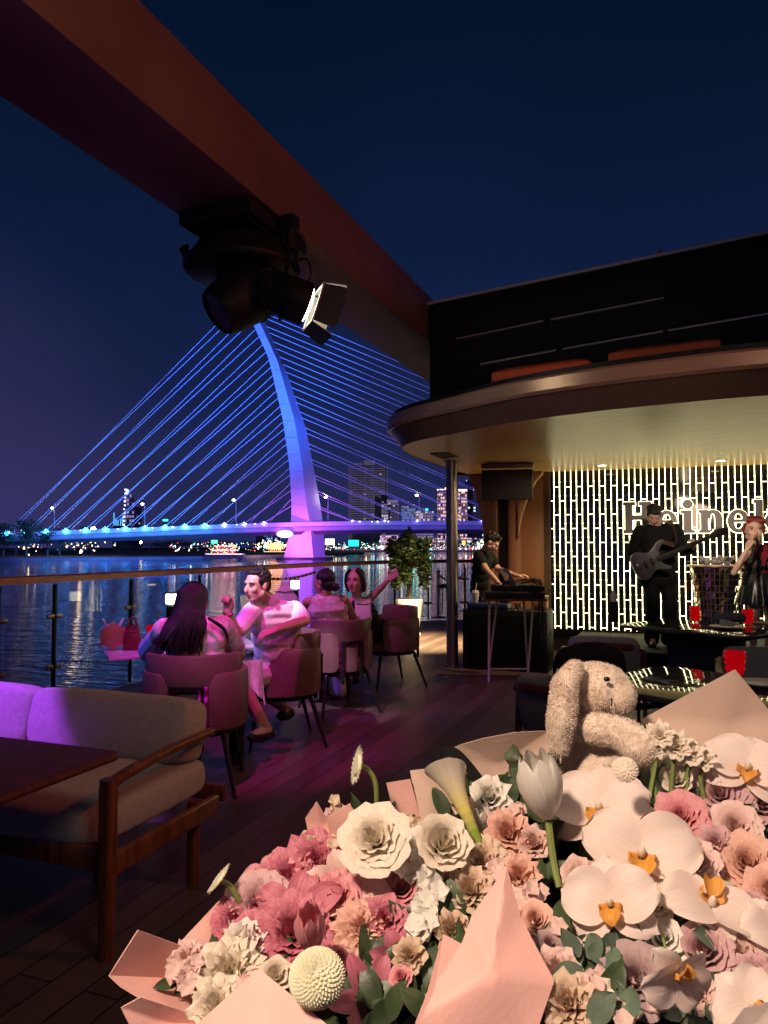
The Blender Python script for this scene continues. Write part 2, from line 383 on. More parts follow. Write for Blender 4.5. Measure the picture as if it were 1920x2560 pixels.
pyl = obj('pylon', loft(B(), rows), M['bridge'], bridge, ang=25)
b = B()
for y in range(800, 1300, 42):       # lift joints of the pylon
    a = at(ypoly(LEFT, y)+2, y, DB-3.0); c = at(ypoly(MID, y)-1, y+1, DB-8.2); tube(b, [a, c], .07, 4)
obj('joint_line', b, M['bdeck'], pyl, kind='stuff')
# pier foot
b = B(); lathe(b, [(17, WZ-1), (17, WZ+.8), (15.5, WZ+1.2)], 28, Matrix.Translation(V((0, 0, 0))) @ Matrix.Translation(at(762, 1398, DB-2).xy.to_3d()))
obj('pier_foot', b, M['bunder'], bridge)
# deck
def deck_y(px): return 1334-24*(px-15)/645 if px < 680 else 1310-5*min(1, (px-680)/200)
DW = 17
sec = []; sec2 = []; sec3 = []
for px in [-140, 15, 120, 260, 420, 560, 680, 800, 960, 1200, 1600, 2100]:
    y = deck_y(px); c = at(px, y, DB)
    top = c.z; 
    def P(d, z): p = at(px, y, d); return V((p.x, p.y, z))
    f = DB-DW/2; g = DB+DW/2
    sec.append([P(f, top+.4), P(f-.2, top-2.0), P(f+.8, top-2.4), P(g, top-2.4), P(g, top+.4), P(g-.6, top-.8), P(f+.6, top-.8)])
    sec2.append([P(f+.9, top-2.45), P(f+3.5, top-7.0), P(g-3.5, top-7.0), P(g-.9, top-2.45)])
    sec3.append([P(f-.6, top-2.5), P(f-1.0, top-4.6), P(f-.2, top-5.0), P(f+.6, top-2.5)])
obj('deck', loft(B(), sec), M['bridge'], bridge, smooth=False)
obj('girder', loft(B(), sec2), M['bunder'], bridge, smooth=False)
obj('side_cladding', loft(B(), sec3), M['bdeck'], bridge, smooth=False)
M['anchorlight'] = mat('anchor_light', (.5, .9, 1), .4, emit=(.03, .36, 1.0), es=34)
M['anchorviolet'] = mat('anchor_light_violet', (.6, .5, 1), .4, emit=(.30, .28, 1.0), es=10)
M['cable'] = mat('white_stay_cable', (.80, .80, .82), .6, nz=(.05, .04))
def cable(a, c, r=.19):
    obj('stay_cable', tube(B(), [a, c], r, 6), M['cable'], bridge)
for k in range(14):
    ax = 15+49.6*k; ay = deck_y(ax)-3; ty = 1262-38.5*(13-k)
    cable(at(ax, ay, DB-DW/2-.3), at(ypoly(LEFT, ty)+4, ty, DB-4))
    cable(at(ax+14, ay-2, DB+DW/2), at(ypoly(LEFT, ty-20)+6, ty-20, DB+2))
    lt = B(); p = at(ax, ay, DB-DW/2-1.2); tube(lt, [p+RT*-1.2+V((0, 0, -.9)), p+RT*1.3+V((0, 0, .2))], .1, 4)
    for dx, dz in ((0, .6), (1.1, -.1), (-.9, -.7), (.3, -1.2)): ell(lt, p+RT*dx*1.1+V((0, 0, dz*1.1)), .42 if k < 12 else .3, seg=8)
    obj('anchor_light', lt, M['anchorlight'] if k < 11 else M['anchorviolet'], bridge)
    wd = B(); q = at(ax-16, deck_y(ax-16)-1, DB-DW/2-.5); s = at(ax, ay+3, DB-DW/2-.5); t_ = at(ax, ay-4, DB-DW/2-.5)
    loft(wd, [[q+V((0, 0, .1)), q-V((0, 0, .3)), q-V((0, 0, .3))+FW, q+FW+V((0, 0, .1))], [t_, s, s+FW, t_+FW]])
    obj('anchor_fairing', wd, M['bridge'], bridge, smooth=False)
for k in range(14):
    ax = 881+81*k; ay = deck_y(ax)-2; ty = 1272-38*k
    cable(at(ax, ay, DB-DW/2-.3), at(ypoly(RGT, ty)-4, ty, DB-3))
    cable(at(ax-4, ay-3, DB+DW/2), at(ypoly(RGT, ty-6-1.5*k)-4, ty-6-1.5*k, DB+3))
    if ax < 1250:
        lt = B(); p = at(ax, ay-1, DB-DW/2-.8); ell(lt, p, .55, seg=8); obj('anchor_light', lt, M['anchorviolet'], bridge)
    q = at(ax+26, deck_y(ax)-1, DB-DW/2-.5); s = at(ax, ay+3, DB-DW/2-.5); t_ = at(ax, ay-3, DB-DW/2-.5); wd = B()
    loft(wd, [[q+V((0, 0, .1)), q-V((0, 0, .3)), q-V((0, 0, .3))+FW, q+FW+V((0, 0, .1))], [t_, s, s+FW, t_+FW]])
    obj('anchor_fairing', wd, M['bridge'], bridge, smooth=False)
# short parapet lights
PGL = mat('parapet_glow', (1, 1, 1), .5, emit=(.75, .85, 1), es=5)
for px in (640, 590, 520, 470, 905, 935, 945, 975, 430, 380, 330, 290, 205): obj('parapet_light', ell(B(), at(px+rnd.uniform(-6, 6), deck_y(px)-1, DB-DW/2-1.4), rnd.uniform(.25, .5), seg=8), PGL, bridge)
b = B(); ell(b, at(712, 1335, DB-DW/2-2), (5.5, 2.5, 2.3)); obj('deck_nosing', b, mat('nosing_glow', (.9, .8, .8), .5, emit=(.95, .75, 1.0), es=1.2), bridge)  # bulge on the deck edge that glows by itself
M['bulb'] = mat('street_bulb', (1, .95, .8), .5, emit=(1, .90, .62), es=40)
for i, (px, py, lab) in enumerate(((130, 1270, 'above the dark bank trees'), (356, 1260, 'before the distant sail shaped tower'), (584, 1250, 'midway between the bank and the pylon'),
                       (814, 1243, 'just beside the bridge pylon'), (1042, 1238, 'between the low office blocks and the pink hotel'))):
    s = thing('street_lamp', 'tall bridge street lamp with glowing head '+lab, 'street lamp', at(px+5, deck_y(px)-2, DB+2), 0, 'street lamps on the bridge')
    t0 = at(px+6, deck_y(px)-2, DB+2); t1 = at(px+6, py+6, DB+2); t2 = at(px, py, DB+2)
    obj('pole', tube(B(), [t0, t1, (t1+t2)/2+V((0, 0, .7)), t2], .16, 6), M['bridge'], s)
    obj('lamp_head', ell(B(), t2, (.85, .85, .5), seg=10), M['bulb'], s)
b = B(); ell(b, at(233, 1324, DB+20), 1.7, seg=10); tube(b, [at(233, 1324, DB+20), at(233, 1342, DB+20)], .2, 5)
tag(obj('floodlight', b, M['bulb']), 'very bright floodlight shining behind the left end of the bridge deck', 'floodlight')

# ================================================================== far city
def building(label, px0, px1, py, d, m, roofs=(), depth=None, extra=None, name='office_building'):
    p0 = at(px0, py, d); p1 = at(px1, py, d); w = (p1-p0).length; c = (p0+p1)/2; dp = depth or w*.6
    t = thing(name, label, 'building', (c.x, c.y, WZ+2.2)); R = Matrix.Rotation(TH, 3, 'Z')
    H = c.z-(WZ+2.2); cc = V((c.x, c.y, WZ+2.2+H/2))+FW*dp/2
    obj('facade', box(B(), cc, (w, dp, H), R), m, t, smooth=False)
    for (f0, f1, hh, mm, nm) in roofs:
        x0 = -w/2+w*f0; x1 = -w/2+w*f1
        obj(nm, box(B(), cc+RT*((x0+x1)/2)+V((0, 0, H/2+hh/2)), (x1-x0, dp*.7, hh), R), mm, t, smooth=False)
    if extra: extra(t, cc, w, dp, H, R)
    return t
glow = lambda n, c, s: mat(n, c, .5, emit=c, es=s)
M['gw'] = glow('sign_white', (1, .95, .85), 2.6); M['gt'] = glow('sign_teal', (.02, .75, .70), 1.5); M['gp'] = glow('crown_pink', (1, .75, .80), 2.2)
hm = panes('tower_facade', (.15, .13, .19), (.9, .7, .6), .02, 5.2, 3.4, .5)
def grid_lines(t, cc, w, dp, H, R):
    # floor slabs and balcony fins of the tall tower
    b = B(); fr = cc-FW*(dp/2+.6)
    for k in range(int(H/3.6)):
        for a, c in ((.05, .40), (.44, .60), (.64, .92)):
            box(b, fr+V((0, 0, -H/2+3.6*k+1))+RT*(w*(a+c)/2-w/2), (w*(c-a), 1.2, 1.1), R)
    obj('balcony_band', b, M['slab'], t, smooth=False)
    b = B()
    for f in (.0, .05, .40, .44, .60, .64, .92, 1.0): box(b, fr+RT*(w*f-w/2), (.9, 1.6, H*.99), R)
    obj('fin', b, M['slab'], t, smooth=False)
M['slab'] = mat('pale_slab', (.42, .40, .46), .7, nz=(.1, .1))
building('tall dark residential tower with many balcony bands behind the bridge cables', 873, 968, 1165, 1150, hm,
         ((.38, .68, 9, M['slab'], 'roof_crown'), (.1, .35, 5, M['slab'], 'roof_block'), (.7, .95, -8, M['slab'], 'roof_step')), extra=grid_lines, name='apartment_tower')
pb = panes('white_office', (.55, .52, .58), (.9, .8, .9), .22, 4.2, 3.6, .7)
M['pale'] = mat('pale_render', (.6, .56, .62), .7, nz=(.05, .1))
building('pale office block with an arched white gable beside the tall tower', 954, 997, 1258, 1100, pb, ((.3, .95, 5, M['pale'], 'arched_gable'), (0, .12, 3, M['pale'], 'roof_block')))
building('narrow slab office with dark glass and pale edges beside the arched gable block', 975, 996, 1266, 1085, hm)
building('mid height office with a glowing blue glass side', 1004, 1040, 1270, 1080, panes('blue_office', (.16, .22, .45), (.35, .6, 1), .7, 4, 3.6, .35), ((.0, .5, 3, M['pale'], 'roof_block'),))
building('low cream block with regular lit windows left of the steel column', 1040, 1084, 1278, 1060, panes('cream_office', (.5, .44, .5), (1, .85, .8), .4, 4, 3.6, .8), ((.1, .3, 2, M['pale'], 'roof_block'), (.55, .7, 4, M['gt'], 'roof_sign')))
building('pink floodlit hotel with bright rows of windows and white rooftop lamps', 1095, 1150, 1225, 1120, panes('pink_hotel', (.75, .36, .45), (1, .66, .58), .62, 4.2, 5.2, 1.1), ((.35, .8, 4, M['gp'], 'roof_crown'), (0, .28, 1.5, M['gw'], 'roof_light')))
building('pink and cream hotel block showing between steel column and arched wall', 1146, 1168, 1228, 1140, panes('pink_hotel_wing', (.66, .34, .40), (1, .75, .62), .55, 3.6, 4.6, 1.2), ((.0, 1, 3, M['gp'], 'roof_crown'),))
building('blue glass high rise with scattered lights beyond the arched wall', 1166, 1225, 1200, 1250, panes('glass_rise', (.10, .11, .22), (.55, .75, 1), .10, 6, 5, 1.5))
building('low dark riverside hall with small lit windows behind the steel column', 1090, 1240, 1345, 1020, panes('river_hall', (.30, .2, .26), (1, .72, .7), .5, 4.6, 4.4, .9))
building('low row of lit riverside shops under the bridge right of the pylon', 830, 975, 1358, 1015, panes('shops', (.16, .15, .2), (.9, .8, .8), .18, 7, 3.8, .9), depth=20)
building('pink lit riverside block behind the potted tree', 950, 995, 1338, 1012, panes('pink_shop', (.8, .5, .6), (1, .6, .7), .8, 3.2, 3.2, 1.0), depth=20)
building('distant dark office with few lights left of the pylon under the deck', 640, 700, 1340, 1300, panes('dk_office', (.06, .07, .12), (.2, .4, 1), .3, 5, 5, 1.2))
building('square dark block with lit sign top beside the sail tower', 338, 352, 1268, 980, panes('dk_office2', (.05, .05, .07), (.8, .7, .6), .06, 4, 4, .5))
building('low flat bright roofed hall behind the left bridge deck', 200, 216, 1316, 960, M['pale'])
building('low dark podium under the sail tower', 282, 340, 1310, 920, mat('podium', (.03, .03, .045), .8, nz=(.1, .2)))
# the sail shaped tower
s = thing('sail_tower', 'distant sail shaped tower outlined in violet lights behind the bridge cables', 'building', at(320, 1330, 925))
b = B(); rws = []
for i in range(9):
    t = i/8; y = 1312-86*t; rws.append([at(308+5*t, y, 920), at(345-18*t**2, y, 920), at(345-18*t**2, y, 940), at(308+5*t, y, 940)])
obj('facade', loft(b, rws), panes('sail', (.16, .14, .30), (.55, .45, 1), .40, 4, 5, .55), s, smooth=False)
b = B()
for i in range(10): ell(b, at(309+5*i/9+rnd.uniform(-1, 1), 1312-88*i/9, 918), rnd.uniform(.8, 1.5), seg=6)
for y in (1226, 1229, 1233): ell(b, at(318, y, 918), 1.6, seg=6)
obj('outline_light', b, glow('sail_light', (.6, .6, 1), 3), s)
s = thing('mast_sculpture', 'cluster of thin cyan lit masts left of the sail tower', 'sculpture', at(292, 1312, 880))
for x, y0 in ((285, 1282), (290, 1296), (295, 1300), (301, 1298), (306, 1286)):
    obj('mast', tube(B(), [at(x, 1314, 880), at(x+1.5*(x > 299), y0, 880)], .5, 5), glow('mast_cyan', (.08, .5, .9), 1.6), s)
# billboards
def board(label, px0, px1, py0, py1, d, m, txt=None):
    t = thing('billboard', label, 'billboard', at((px0+px1)/2, py1+6, d)); R = Matrix.Rotation(TH, 3, 'Z')
    p0 = at(px0, py0, d); p1 = at(px1, py1, d); c = (p0+p1)/2; w = (p1-p0).dot(RT); h = p0.z-p1.z
    obj('screen', box(B(), c, (w, 1.0, h), R), m, t, smooth=False)
    obj('frame', box(B(), c+FW*1.0, (w+1.2, .8, h+1.2), R), M['bunder'], t, smooth=False)
    b = B()
    for f in (-.3, .3): box(b, V((c.x, c.y, 0))+RT*(w*f)+FW*.6+V((0, 0, (p1.z+WZ)/2)), (.7, .7, p1.z-WZ), R)
    obj('post', b, M['bunder'], t, smooth=False); return t
board('white lit billboard right of the pylon foot', 813, 836, 1347, 1362, 900, M['gw'])
board('teal lit billboard with faint lines left of the potted tree', 871, 897, 1350, 1366, 900, M['gt'])
board('small green lit billboard above the red pleasure boat', 528, 544, 1350, 1359, 930, glow('sign_green', (.15, .9, .5), 1.4))
board('small teal sign high above the left bridge deck', 407, 420, 1298, 1303, 900, glow('sign_aqua', (.05, .95, .75), 2))
board('tiny orange sign low behind the tree on the far shore', 1156, 1163, 1352, 1362, 930, glow('sign_orange', (1, .35, .02), 3))
# countless far lights of the promenade
ML = [glow('far_light_'+n, c, s) for n, c, s in (('warm', (1, .66, .30), 6), ('white', (1, .92, .8), 5), ('green', (.2, 1, .6), 5), ('red', (1, .08, .05), 5), ('blue', (.12, .40, 1), 6), ('pink', (1, .45, .65), 4))]
b = B(); r2 = random.Random(3)
OCT = [V((1, 0, 0)), V((0, 1, 0)), V((-1, 0, 0)), V((0, -1, 0)), V((0, 0, 1)), V((0, 0, -1))]
def octa(bb, c, r, mi=0):
    v = [bb.verts.new(c+o*r) for o in OCT]
    for i in range(4):
        bb.faces.new((v[i], v[(i+1) % 4], v[4])).material_index = mi; bb.faces.new((v[(i+1) % 4], v[i], v[5])).material_index = mi
def dotl(px, py, d, r, mi): octa(b, at(px, py, d), r*1.15, mi)
for i in range(330):
    px = r2.uniform(815, 1260); dotl(px, 1368+abs(r2.gauss(0, 7))*-1+r2.uniform(0, 8), r2.uniform(960, 1000), r2.choice((.3, .35, .5, .5, .9)), r2.choice((0, 0, 1, 1, 1, 2, 2, 3, 4, 5)))
for i in range(130):
    px = r2.uniform(420, 725); dotl(px, r2.uniform(1356, 1377), r2.uniform(940, 965), r2.choice((.3, .4, .5, .9)), r2.choice((0, 0, 1, 1, 2, 3, 4)))
for i in range(46): px = r2.uniform(640, 700); dotl(px, r2.uniform(1350, 1372), 930, .8, r2.choice((0, 1)))
for i in range(30): px = r2.uniform(1190, 1220); dotl(px, r2.uniform(1345, 1372), 980, r2.choice((.5, .9)), r2.choice((1, 1, 4, 0)))
o = obj('far_shore_lights', b, ML, kind='stuff'); tag(o, 'countless tiny coloured lights along the far river promenade', 'lights')
b = B()
for i in range(70):
    px = r2.uniform(40, 300); dotl(px, 1352+r2.gauss(0, 1)*8+8, r2.uniform(480, 560), r2.choice((.15, .2, .35, .5)), r2.choice((0, 0, 0, 1, 1)))
for i in range(40): dotl(r2.uniform(10, 160), r2.uniform(1325, 1345), 475, r2.choice((.2, .3, .4)), r2.choice((1, 1, 4)))
for px, py, r in ((43, 1338, .8), (60, 1370, .9), (167, 1366, 1.0), (186, 1331, 1.4), (30, 1343, .7), (200, 1382, .5), (128, 1336, .7), (203, 1378, 1.1), (72, 1387, .5)): dotl(px, py, 465, r, 0 if py > 1345 else 1)
ML[0] and ML.append(glow('bank_lamp', (1, .70, .25), 32))
for px, py, r in ((97, 1352, .8), (130, 1354, .9), (165, 1358, .5), (352, 1356, .9), (20, 1356, .5)): dotl(px, py, 470, r, 6)
o = obj('near_bank_lights', b, ML, kind='stuff'); tag(o, 'scattered warm lights glowing among the trees of the left bank', 'lights')
# ---------------------------------------------------------------- boats
def pleasure_boat(label, px0, px1, py, d, hullm, deckm, m3, dk):
    t = thing('pleasure_boat', label, 'boat', (at((px0+px1)/2, py, d).xy.to_3d()+V((0, 0, WZ))))
    a = at(px0, py, d); c = at(px1, py, d); w = (c-a).length; ce = V(((a.x+c.x)/2, (a.y+c.y)/2, WZ)); R = Matrix.Rotation(TH, 3, 'Z')
    rows_ = []
    for f, hw, zb in ((-.5, .15, 1.9), (-.42, 2.2, 1.4), (-.2, 3.2, 1.0), (.3, 3.2, 1.0), (.5, 2.4, 1.2)):
        q = ce+RT*w*f; rows_.append([q-FW*hw+V((0, 0, zb+1.2)), q-FW*hw*.7-V((0, 0, .3)), q+FW*hw*.7-V((0, 0, .3)), q+FW*hw+V((0, 0, zb+1.2))])
    obj('hull', loft(B(), rows_), hullm, t)
    obj('rub_rail', box(B(), ce+V((0, 0, 2.1))-FW*3.3, (w*.9, .3, .5), R), deckm, t)
    for k in range(dk):
        z = 2.4+3.0*k
        bb = B()
        for i in range(int(w*.55/2)): box(bb, ce+RT*(-w*.25+i*2.0)+V((0, 0, z+1.2))-FW*(2.5), (.4, .4, 2.4), R)
        obj('deck_post', bb, m3, t, smooth=False)
        obj('cabin', box(B(), ce+V((0, 0, z+1.2)), (w*.55, 3.6, 2.2), R), M['redboat'] if k == 0 else m3, t, smooth=False)
        obj('canopy', box(B(), ce+V((0, 0, z+2.6)), (w*(.62-.1*k), 5.4, .35), R), deckm, t, smooth=False)
    bb = B(); r3 = random.Random(int(px0))
    for i in range(70): octa(bb, ce+RT*r3.uniform(-w*.33, w*.33)+V((0, 0, 3+r3.random()*3*dk))-FW*(3.1), .26)
    obj('string_light', bb, ML[0], t)
M['redboat'] = mat('red_boat_paint', (.45, .03, .03), .5)
pleasure_boat('red lit pleasure boat with pale hull stripe moored under the left bridge span', 512, 612, 1391, 563, mat('white_hull', (.6, .6, .6), .5, nz=(.5, .1)), glow('deck_edge', (1, .85, .6), 1.3), M['redboat'], 2)
pleasure_boat('golden illuminated palace-like boat beside the pylon foot', 657, 722, 1384, 800, M['bunder'], glow('gold_edge', (1, .65, .25), 2.0), glow('gold_cabin', (1, .55, .2), .9), 3)
# ---------------------------------------------------------------- trees
def leafball(bm, c, r, n, ls, rg, flat=1.0, mi=None):
    for i in range(n):
        v = V((rg.gauss(0, 1), rg.gauss(0, 1), rg.gauss(0, 1))).normalized()*(rg.random()**.45)
        p = V(c)+V((v.x*r[0], v.y*r[1], v.z*r[2])); q = frame_z(V((rg.gauss(0, 1), rg.gauss(0, 1), rg.gauss(0, .8)+.4)))
        a = q.col[0]*ls*rg.uniform(.6, 1.2); d = q.col[1]*ls*.45*rg.uniform(.7, 1.2)
        f = bm.faces.new([bm.verts.new(p-a), bm.verts.new(p+d+q.col[2]*ls*.1), bm.verts.new(p+a), bm.verts.new(p-d+q.col[2]*ls*.1)])
        if mi: f.material_index = rg.choice(mi)
def bank_tree(label, px, pyt, w, d, rg, grp='trees on the left bank', base=WZ+1.6):
    top = at(px, pyt, d); H = top.z-base; g = V((top.x, top.y, base)); wm = w*d/F
    t = thing('riverside_tree', label, 'tree', g, 0, grp)
    bb = B(); tube(bb, [g, g+V((.2, 0, H*.35)), g+V((0, .3, H*.6))], [H*.03, H*.022, H*.012], 6)
    for k in range(4): a = rg.random()*6.3; tube(bb, [g+V((0, 0, H*.35)), g+V((math.cos(a)*wm*.3, math.sin(a)*wm*.3, H*.65))], [H*.014, H*.006], 5)
    obj('trunk', bb, M['bark'], t)
    bb = B()
    for k in range(9):
        a = rg.random()*6.3; rr = rg.random()*wm*.36; c = g+V((math.cos(a)*rr, math.sin(a)*rr, H*rg.uniform(.45, .88)))
        leafball(bb, c, (wm*.20, wm*.20, H*.15), 120, H*.035, rg)
    obj('crown', bb, M['leafd'], t, smooth=False)
rg = random.Random(11)
for (px, py, w, d, lab) in ((10, 1303, 90, 430, 'tall dark tree at the far left edge of the river bank'), (68, 1297, 80, 440, 'broad dark tree with lights below, second on the bank'),
                         (120, 1308, 60, 450, 'loose crowned tree under the leftmost bridge lamp'), (150, 1312, 50, 455, 'narrow dark tree where the bridge deck begins'),
                         (40, 1345, 110, 415, 'low wide bush-like tree at the left waterline'), (150, 1352, 90, 430, 'low dark tree below the start of the bridge deck'),
                         (230, 1350, 90, 560, 'dark tree beneath the bridge right of the bank lights'), (300, 1352, 80, 640, 'dark tree under the side span, farther along the bank'),
                         (375, 1346, 90, 700, 'dark leafy tree under the bridge before the red boat'), (455, 1345, 90, 740, 'dark round tree just left of the red boat')):
    bank_tree(lab, px, py, w, d, rg)
b = B(); rg = random.Random(5)
for i in range(150):
    px = rg.uniform(380, 1260); c = at(px, 1366-rg.random()*9, 985); leafball(b, c, (8, 8, 3.5), 40, 1.1, rg)
o = obj('treeline', b, M['leafd'], smooth=False, kind='stuff'); tag(o, 'dark mass of trees along the far promenade', 'treeline')
# ================================================================== the boat deck
def deck_mat():
    m = bpy.data.materials.new('deck_planks'); m.use_nodes = True; nt = m.node_tree; b = nt.nodes['Principled BSDF']
    t = nt.nodes.new('ShaderNodeTexCoord'); mp = nt.nodes.new('ShaderNodeMapping'); nt.links.new(t.outputs['Object'], mp.inputs[0])
    mp.inputs['Rotation'].default_value = (0, 0, PI/2)
    br = nt.nodes.new('ShaderNodeTexBrick'); nt.links.new(mp.outputs[0], br.inputs['Vector']); br.offset = .37; br.offset_frequency = 2
    br.inputs['Scale'].default_value = 1; br.inputs['Brick Width'].default_value = 2.1; br.inputs['Row Height'].default_value = .145
    br.inputs['Mortar Size'].default_value = .004; br.inputs['Mortar Smooth'].default_value = .2
    br.inputs['Color1'].default_value = (.075, .05, .037, 1); br.inputs['Color2'].default_value = (.135, .093, .068, 1); br.inputs['Mortar'].default_value = (.008, .006, .005, 1)
    n = nt.nodes.new('ShaderNodeTexNoise'); n.inputs['Scale'].default_value = 3; n.inputs['Detail'].default_value = 6
    m2 = nt.nodes.new('ShaderNodeMapping'); nt.links.new(t.outputs['Object'], m2.inputs[0]); m2.inputs['Scale'].default_value = (14, .8, 1); nt.links.new(m2.outputs[0], n.inputs['Vector'])
    r = nt.nodes.new('ShaderNodeMapRange'); r.inputs[3].default_value = .55; r.inputs[4].default_value = 1.25; nt.links.new(n.outputs['Fac'], r.inputs[0])
    mu = nt.nodes.new('ShaderNodeMix'); mu.data_type = 'RGBA'; mu.blend_type = 'MULTIPLY'; mu.inputs[0].default_value = 1
    nt.links.new(br.outputs['Color'], mu.inputs[6]); nt.links.new(r.outputs[0], mu.inputs[7]); nt.links.new(mu.outputs[2], b.inputs['Base Color'])
    rr = nt.nodes.new('ShaderNodeMapRange'); rr.inputs[3].default_value = .30; rr.inputs[4].default_value = .58; nt.links.new(n.outputs['Fac'], rr.inputs[0]); nt.links.new(rr.outputs[0], b.inputs['Roughness'])
    bp = nt.nodes.new('ShaderNodeBump'); bp.inputs['Strength'].default_value = .6; bp.inputs['Distance'].default_value = .006; bp.invert = True
    nt.links.new(br.outputs['Fac'], bp.inputs['Height']); nt.links.new(bp.outputs[0], b.inputs['Normal'])
    return m
RAILP = [(-900, 2.9), (-250, 5.35), (0, 6.75), (140, 7.3), (330, 8.35), (500, 9.55), (665, 11.2), (820, 13.0), (987, 14.9), (1070, 15.4), (1160, 15.6), (1330, 15.7), (1800, 15.4)]
RP = [cw((px-960)/F*d, d, 0) for px, d in RAILP]
b = B(); poly = [p+V((0, 0, 0)) for p in RP]+[V((14, 10, 0)), V((14, -6, 0)), V((-5.6, -6, 0))]
v = [b.verts.new((p.x, p.y, 0)) for p in poly]; v2 = [b.verts.new((p.x, p.y, -.35)) for p in poly]
b.faces.new(v); b.faces.new(v2[::-1])
for i in range(len(v)): b.faces.new((v[i], v[(i+1) % len(v)], v2[(i+1) % len(v)], v2[i]))
obj('deck', b, deck_mat(), kind='structure', smooth=False)
b = B(); v = [b.verts.new((p.x*.98+.1, p.y*.98, -.352)) for p in poly]; v2 = [b.verts.new((p.x*.9+.3, p.y*.92, WZ-.5)) for p in poly]
for i in range(len(v)): b.faces.new((v[i], v[(i+1) % len(v)], v2[(i+1) % len(v)], v2[i]))
obj('hull', b, M['black'], kind='structure')
# ---------------- railing
RZ = 1.2
def glass_mat():
    m = bpy.data.materials.new('clear_rail_glass'); m.use_nodes = True; nt = m.node_tree; nt.nodes.clear()
    o = nt.nodes.new('ShaderNodeOutputMaterial'); tr = nt.nodes.new('ShaderNodeBsdfTransparent'); tr.inputs[0].default_value = (.93, .95, .96, 1)
    gl_ = nt.nodes.new('ShaderNodeBsdfGlossy'); gl_.inputs['Roughness'].default_value = .02; lw = nt.nodes.new('ShaderNodeLayerWeight'); lw.inputs[0].default_value = .5; pw = nt.nodes.new('ShaderNodeMath'); pw.operation = 'POWER'; pw.inputs[1].default_value = 4; nt.links.new(lw.outputs['Facing'], pw.inputs[0]); fr = nt.nodes.new('ShaderNodeMath'); fr.operation = 'MULTIPLY_ADD'; fr.inputs[1].default_value = .8; fr.inputs[2].default_value = .025; nt.links.new(pw.outputs[0], fr.inputs[0])
    mx_ = nt.nodes.new('ShaderNodeMixShader'); nt.links.new(fr.outputs[0], mx_.inputs[0]); nt.links.new(tr.outputs[0], mx_.inputs[1]); nt.links.new(gl_.outputs[0], mx_.inputs[2]); nt.links.new(mx_.outputs[0], o.inputs[0])
    return m
M['glass'] = glass_mat()
def railing(label, idx, wood=True, grp='railing sections along the deck edge'):
    pts = [RP[i] for i in idx]; t = thing('deck_railing', label, 'railing', pts[0], 0, grp)
    L = [p+V((0, 0, RZ)) for p in pts]; bb = B(); rows_ = []
    for i, p in enumerate(L):
        dr = (L[min(i+1, len(L)-1)]-L[max(i-1, 0)]).normalized(); n = V((dr.y, -dr.x, 0))
        rows_.append([p+n*.05+V((0, 0, -.045)), p+n*.05+V((0, 0, .012)), p+n*.03+V((0, 0, .025)), p-n*.03+V((0, 0, .025)), p-n*.05+V((0, 0, .012)), p-n*.05+V((0, 0, -.045))])
    obj('handrail', loft(bb, rows_), M['rail'] if wood else M['gold'], t, bev=0)
    for p, q in zip(pts, pts[1:]):
        L_ = (q-p).length; k = max(1, round(L_/3.2)); dr = (q-p).normalized(); R = None
        for j in range(k):
            a = p+(q-p)*(j/k); c = p+(q-p)*((j+1)/k); mid = (a+c)/2
            obj('post', box(B(), a+V((0, 0, .575)), (.032, .032, 1.12), frame_z(V((0, 0, 1)), dr)), M['black'] if wood else M['gold'], t, bev=.004)
            R2 = Matrix((dr, V((-dr.y, dr.x, 0)), V((0, 0, 1)))).transposed()
            obj('glass_panel', box(B(), mid+V((0, 0, .58)), ((c-a).length-.09, .010, .98), R2), M['glass'], t, smooth=False)
            for z in (.35, .83):
                bb = B(); box(bb, a+dr*.05+V((0, 0, z)), (.09, .03, .045), R2); box(bb, a-dr*.05+V((0, 0, z)), (.09, .03, .045), R2)
                obj('glass_clamp', bb, M['steel'], t, bev=.008)
railing('wooden topped glass railing along the near river side of the deck', [0, 1, 2, 3, 4, 5, 6])
railing('wooden topped glass railing continuing behind the seated women towards the potted tree', [6, 7, 8, 9])
railing('thin brass topped railing behind the steel column and the disc jockey', [9, 10, 11, 12], False)
# hazard tape strung across the gap
b = B(); a = at(655, 1446, 11.0); c = at(790, 1430, 12.4)
n = 26
for i in range(n):
    t0 = i/n; t1 = (i+1)/n
    p = a.lerp(c, t0)-V((0, 0, .05*math.sin(PI*t0))); q = a.lerp(c, t1)-V((0, 0, .05*math.sin(PI*t1)))
    R2 = frame_z((q-p), (0, 0, 1)); f0 = len(b.faces)
    cap(b, p, q, .022, seg=6); b.faces.ensure_lookup_table()
    for f in b.faces[f0:]: f.material_index = i % 2
tag(obj('barrier_rope', b, [M['black'], mat('yellow_tape', (.6, .38, .05), .6, bump=(40, .1))]), 'black and yellow striped rope strung behind the seated man', 'rope')
# two lantern bollards
for (px, py0, py1, d, lab) in ((428, 1497, 1700, 8.0, 'square lit lantern bollard peeking out behind the long haired woman'), (738, 1461, 1640, 9.6, 'square lit lantern bollard between the seated man and the woman with a bun')):
    p = at(px, py0, d); t = thing('lantern_bollard', lab, 'lantern', (p.x, p.y, 0), TH*.6, 'lantern bollards by the railing')
    R = Matrix.Rotation(TH*.6, 3, 'Z'); z = p.z
    obj('post', box(B(), (p.x, p.y, (z-.07)/2), (.075, .075, z-.07), R), M['black'], t, bev=.004)
    obj('lamp_glass', box(B(), (p.x, p.y, z), (.092, .092, .105), R), M['lampglow'], t, bev=.012)
    obj('cap', box(B(), (p.x, p.y, z+.06), (.10, .10, .015), R), M['black'], t, bev=.004)
    obj('base_plate', box(B(), (p.x, p.y, .01), (.16, .16, .02), R), M['black'], t, bev=.004)

